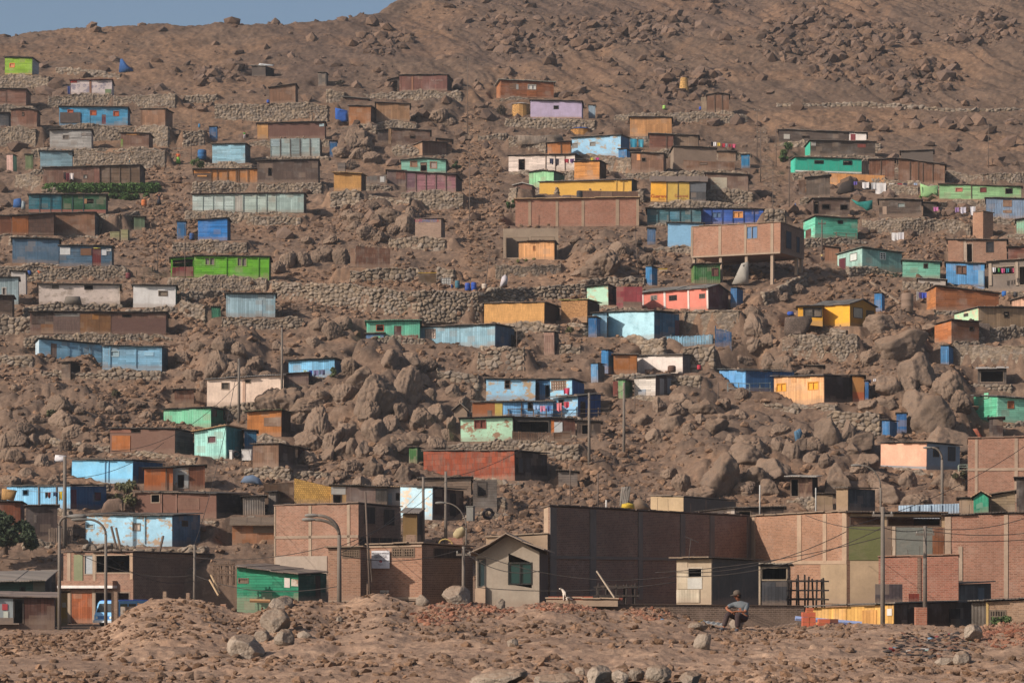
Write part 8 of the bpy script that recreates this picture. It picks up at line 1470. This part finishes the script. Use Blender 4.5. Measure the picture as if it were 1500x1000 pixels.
# ------------------------------------------------------------------ more of what lies about
_h = HOUSES['long brick hall']
for px, yb_ in ((816, 350), (854, 358), (904, 346), (934, 340)):
    u = _h['px2u'](px); b = _h['pt'](min(.985, max(.015, u)), 0, 0); z0_ = -(yb_ - 332) / _h['ppm'] - .8; mb = MB(); mb.box(b[0] - .14, b[0] + .14, .05, .35, z0_, b[2] - .22); mb.build('column', M('conc', '#93806d'), _h['root'])
rr = random.Random(9)
for nm, n, hh in (('great brick wall building', 11, .9), ('lit brick wall building', 6, .9), ('tall brick house', 7, .6), ('library', 6, .5), ('long brick hall', 8, .35), ('brick house on stilts', 7, .4), ('upper right brick house', 6, .6), ('right brick building', 6, .6), ('garage house', 6, .7), ('red brick front wall', 5, .6), ('brick house on the right slope', 4, .4)):
    h = HOUSES[nm]
    for k in range(n):
        u = min(.98, max(.02, (k + rr.uniform(.1, .9)) / n)); x = (u - .5) * h['L']; z = h['h'](u); mb = MB(); mb.tube([(x, .12, z - .05), (x + rr.uniform(-.06, .06), .12 + rr.uniform(-.04, .04), z + hh * rr.uniform(.6, 1.2))], .013, 4); mb.build('rebar', M('plain', '#4c3a32'), h['root'])
def boxthing(label, name, cat, px, yt, yb, w, hx, kind='plank_h', dp=.7, Y=None, top=None, side=None):
    Y = Y or hit(px, yb, 150) - .2; s = Y / F; x, _, z = P(px, yb, Y); W_, h = w * s, (yb - yt) * s; root = tag(empty(name, (x, Y, z), R.uniform(-.25, .1)), label, cat)
    mb = MB(); mb.box(-W_ / 2, W_ / 2, 0, dp, -.3, h); mb.build('body', M(kind, hx), root); mb = MB(); mb.box(-W_ / 2 - .04, W_ / 2 + .04, -.05, dp + .05, h, h + .06); mb.build('top', M('plain', top or hx), root); return root
boxthing('pale olive wooden crate beside the left stairs', 'crate', 'crate', 168, 340, 351, 14, '#7d7a58'); boxthing('taller pale olive crate right of the first crate', 'crate', 'crate', 182, 337, 352, 11, '#84805c')
boxthing('cream box with yellow lid beside the tall blue latrine', 'box', 'box', 971, 394, 400, 12, '#b09a7a', top='#d0a81c')
boxthing('brown shelf stall with yellow board on the big terrace', 'stall', 'stall', 626, 400, 419, 26, '#5f4a34', top='#b8922c'); boxthing('dark green water tank on a stand by the upper left stairs', 'tank_stand', 'stand', 243, 189, 210, 9, '#4f5452', kind='plain')
boxthing('small grey box chimney on the bamboo hut roof', 'chimney_box', 'box', 500, 239, 251, 11, '#6d625c', Y=HOUSES['bamboo hut']['Y'] + 1.6)
boxthing('white freezer lying at the aqua slant house corner', 'freezer', 'freezer', 361, 659, 669, 14, '#c4c0bc', kind='plain', Y=HOUSES['aqua slant house']['Y'] - .4); boxthing('small white box behind the tyre at the aqua house corner', 'box', 'box', 338, 660, 670, 4, '#c4c0bc', kind='plain', Y=HOUSES['aqua slant house']['Y'] - .4)
boxthing('grey metal cabinet on the stony gully by the shadow room', 'cabinet', 'cabinet', 688, 742, 757, 10, '#77756f', kind='plain', Y=186)
drape('blue plastic bundles left of the teal and green shack', [(19, 304), (20, 292), (30, 290), (34, 304)], HOUSES['teal and green shack']['Y'] - .2, '#2c5a94', name='bundle', cat='bundle', bulge=.3)
drape('pale grey sack beside the blue plastic bundles', [(31, 306), (32, 294), (37, 296), (37, 307)], HOUSES['teal and green shack']['Y'] - .5, '#8f9aa0', name='sack', cat='sack', bulge=.25)
drape('small blue metal sheet leaning on the dark shaded wall', [(1163, 632), (1172, 627), (1176, 634), (1170, 648), (1165, 646)], hit(1168, 648, 150) - .3, '#4f7896', name='metal_sheet', cat='sheet', bulge=.03, kind='corr')
drape('grey sheet leaning on rocks behind the great brick wall', [(907, 742), (910, 713), (924, 712), (921, 742)], hit(914, 742, 150) - .3, '#7d756d', name='metal_sheet', cat='sheet', bulge=.03, kind='corr')
drape('brown mound of sacks behind the great brick wall', [(921, 748), (930, 732), (937, 728), (948, 738), (956, 748)], 172, '#75604d', name='sacks', cat='sacks', bulge=.6)
drape('yellow plastic jerrycans heaped behind the great brick wall', [(909, 745), (911, 738), (920, 736), (929, 738), (930, 745)], 168, '#c0a020', name='jerrycans', cat='jerrycans', bulge=.3)
drape('blue heap of plastic sheeting on the rubble above the brown wide shack', [(352, 706), (358, 697), (370, 695), (380, 700), (385, 710), (370, 708)], hit(368, 712, 150) - .2, '#5f7088', bulge=.25)
drape('white sheet of roofing on the black tarp shack', [(378, 96), (380, 93), (401, 95), (400, 97)], HOUSES['black tarp shack']['Y'] + 1, '#b8bcc0', name='roof_sheet', cat='sheet', bulge=.02)
drape('scrap boards of the ruined pen behind the white doorway shack', [(757, 212), (759, 198), (785, 199), (822, 197), (826, 206), (800, 211)], hit(790, 213, 150) - .3, '#77695d', name='scrap_fence', cat='fence', bulge=.1, kind='plank_v')
def tyre(label, px, py, w, Y=None):
    Y = Y or hit(px, py, 150) - .3; s = Y / F; r = w / 2 * s; x, _, z = P(px, py, Y); mb = MB(); n = 18; mb.tube([(r * .75 * math.cos(k * 2 * math.pi / n), 0, r * .75 * math.sin(k * 2 * math.pi / n)) for k in range(n + 1)], r * .27, 7); o = tag(mb.build('tyre', M('plain', '#26242a'), None, True), label, 'tyre'); o.location = (x, Y, z); o.rotation_euler = (.2, 0, .3); return o
tyre('black tyre standing before the white freezer at the aqua house corner', 346, 665, 11, HOUSES['aqua slant house']['Y'] - .6); tyre('black tyre lying before the pale mint peeling house', 728, 646, 8, HOUSES['pale mint peeling house']['Y'] - .6); tyre('large tyre in the stony gully right of the grey metal cabinet', 715, 752, 18, 187)
# ------------------------------------------------------------------ camera and light
cam = bpy.data.cameras.new('camera'); co = bpy.data.objects.new('camera', cam); COL.objects.link(co)
cam.sensor_width = 36; cam.lens = 36 * F / 1500; cam.shift_y = (HY - 500) / 1500; cam.clip_start = 1; cam.clip_end = 3000
co.location = (0, 0, 0); co.rotation_euler = (math.radians(90), 0, 0); SC.camera = co
AZ, EL = math.radians(57), math.radians(31)
d = Vector((math.sin(AZ) * math.cos(EL), math.cos(AZ) * math.cos(EL), -math.sin(EL)))
sl = bpy.data.lights.new('sun', 'SUN'); sl.energy = 4.7; sl.angle = math.radians(.6); sl.color = (1, .9, .79)
so = bpy.data.objects.new('sun', sl); COL.objects.link(so); so.rotation_euler = d.to_track_quat('-Z', 'Y').to_euler(); so.location = (-60, -40, 80)
w = bpy.data.worlds.new('World'); SC.world = w; w.use_nodes = True; nt = w.node_tree; nt.nodes.clear()
sky = nt.nodes.new('ShaderNodeTexSky'); sky.sky_type = 'NISHITA'; sky.sun_disc = False; sky.sun_elevation = EL; sky.sun_rotation = math.atan2(-d.x, -d.y)
sky.dust_density = 2.5; sky.air_density = 1.0; sky.ozone_density = 1.5
bg = nt.nodes.new('ShaderNodeBackground'); bg.inputs[1].default_value = .098; ow = nt.nodes.new('ShaderNodeOutputWorld')
nt.links.new(sky.outputs[0], bg.inputs[0]); nt.links.new(bg.outputs[0], ow.inputs[0])
SC.view_settings.view_transform = 'Standard'; SC.view_settings.look = 'None'; SC.view_settings.exposure = .12; SC.view_settings.gamma = 1

# the dusty air between the camera and the hill
hz = MB(); hz.box(-150, 150, -8, 528, -6, 152); ho = hz.build('haze', bpy.data.materials.new('air')); ho['kind'] = 'stuff'; am = ho.data.materials[0]; am.use_nodes = True; at = am.node_tree; at.nodes.clear()
pvn = at.nodes.new('ShaderNodeVolumePrincipled'); pvn.inputs['Color'].default_value = (.80, .82, .86, 1); pvn.inputs['Density'].default_value = .0002; pvn.inputs['Anisotropy'].default_value = .2
mo_ = at.nodes.new('ShaderNodeOutputMaterial'); at.links.new(pvn.outputs[0], mo_.inputs['Volume'])
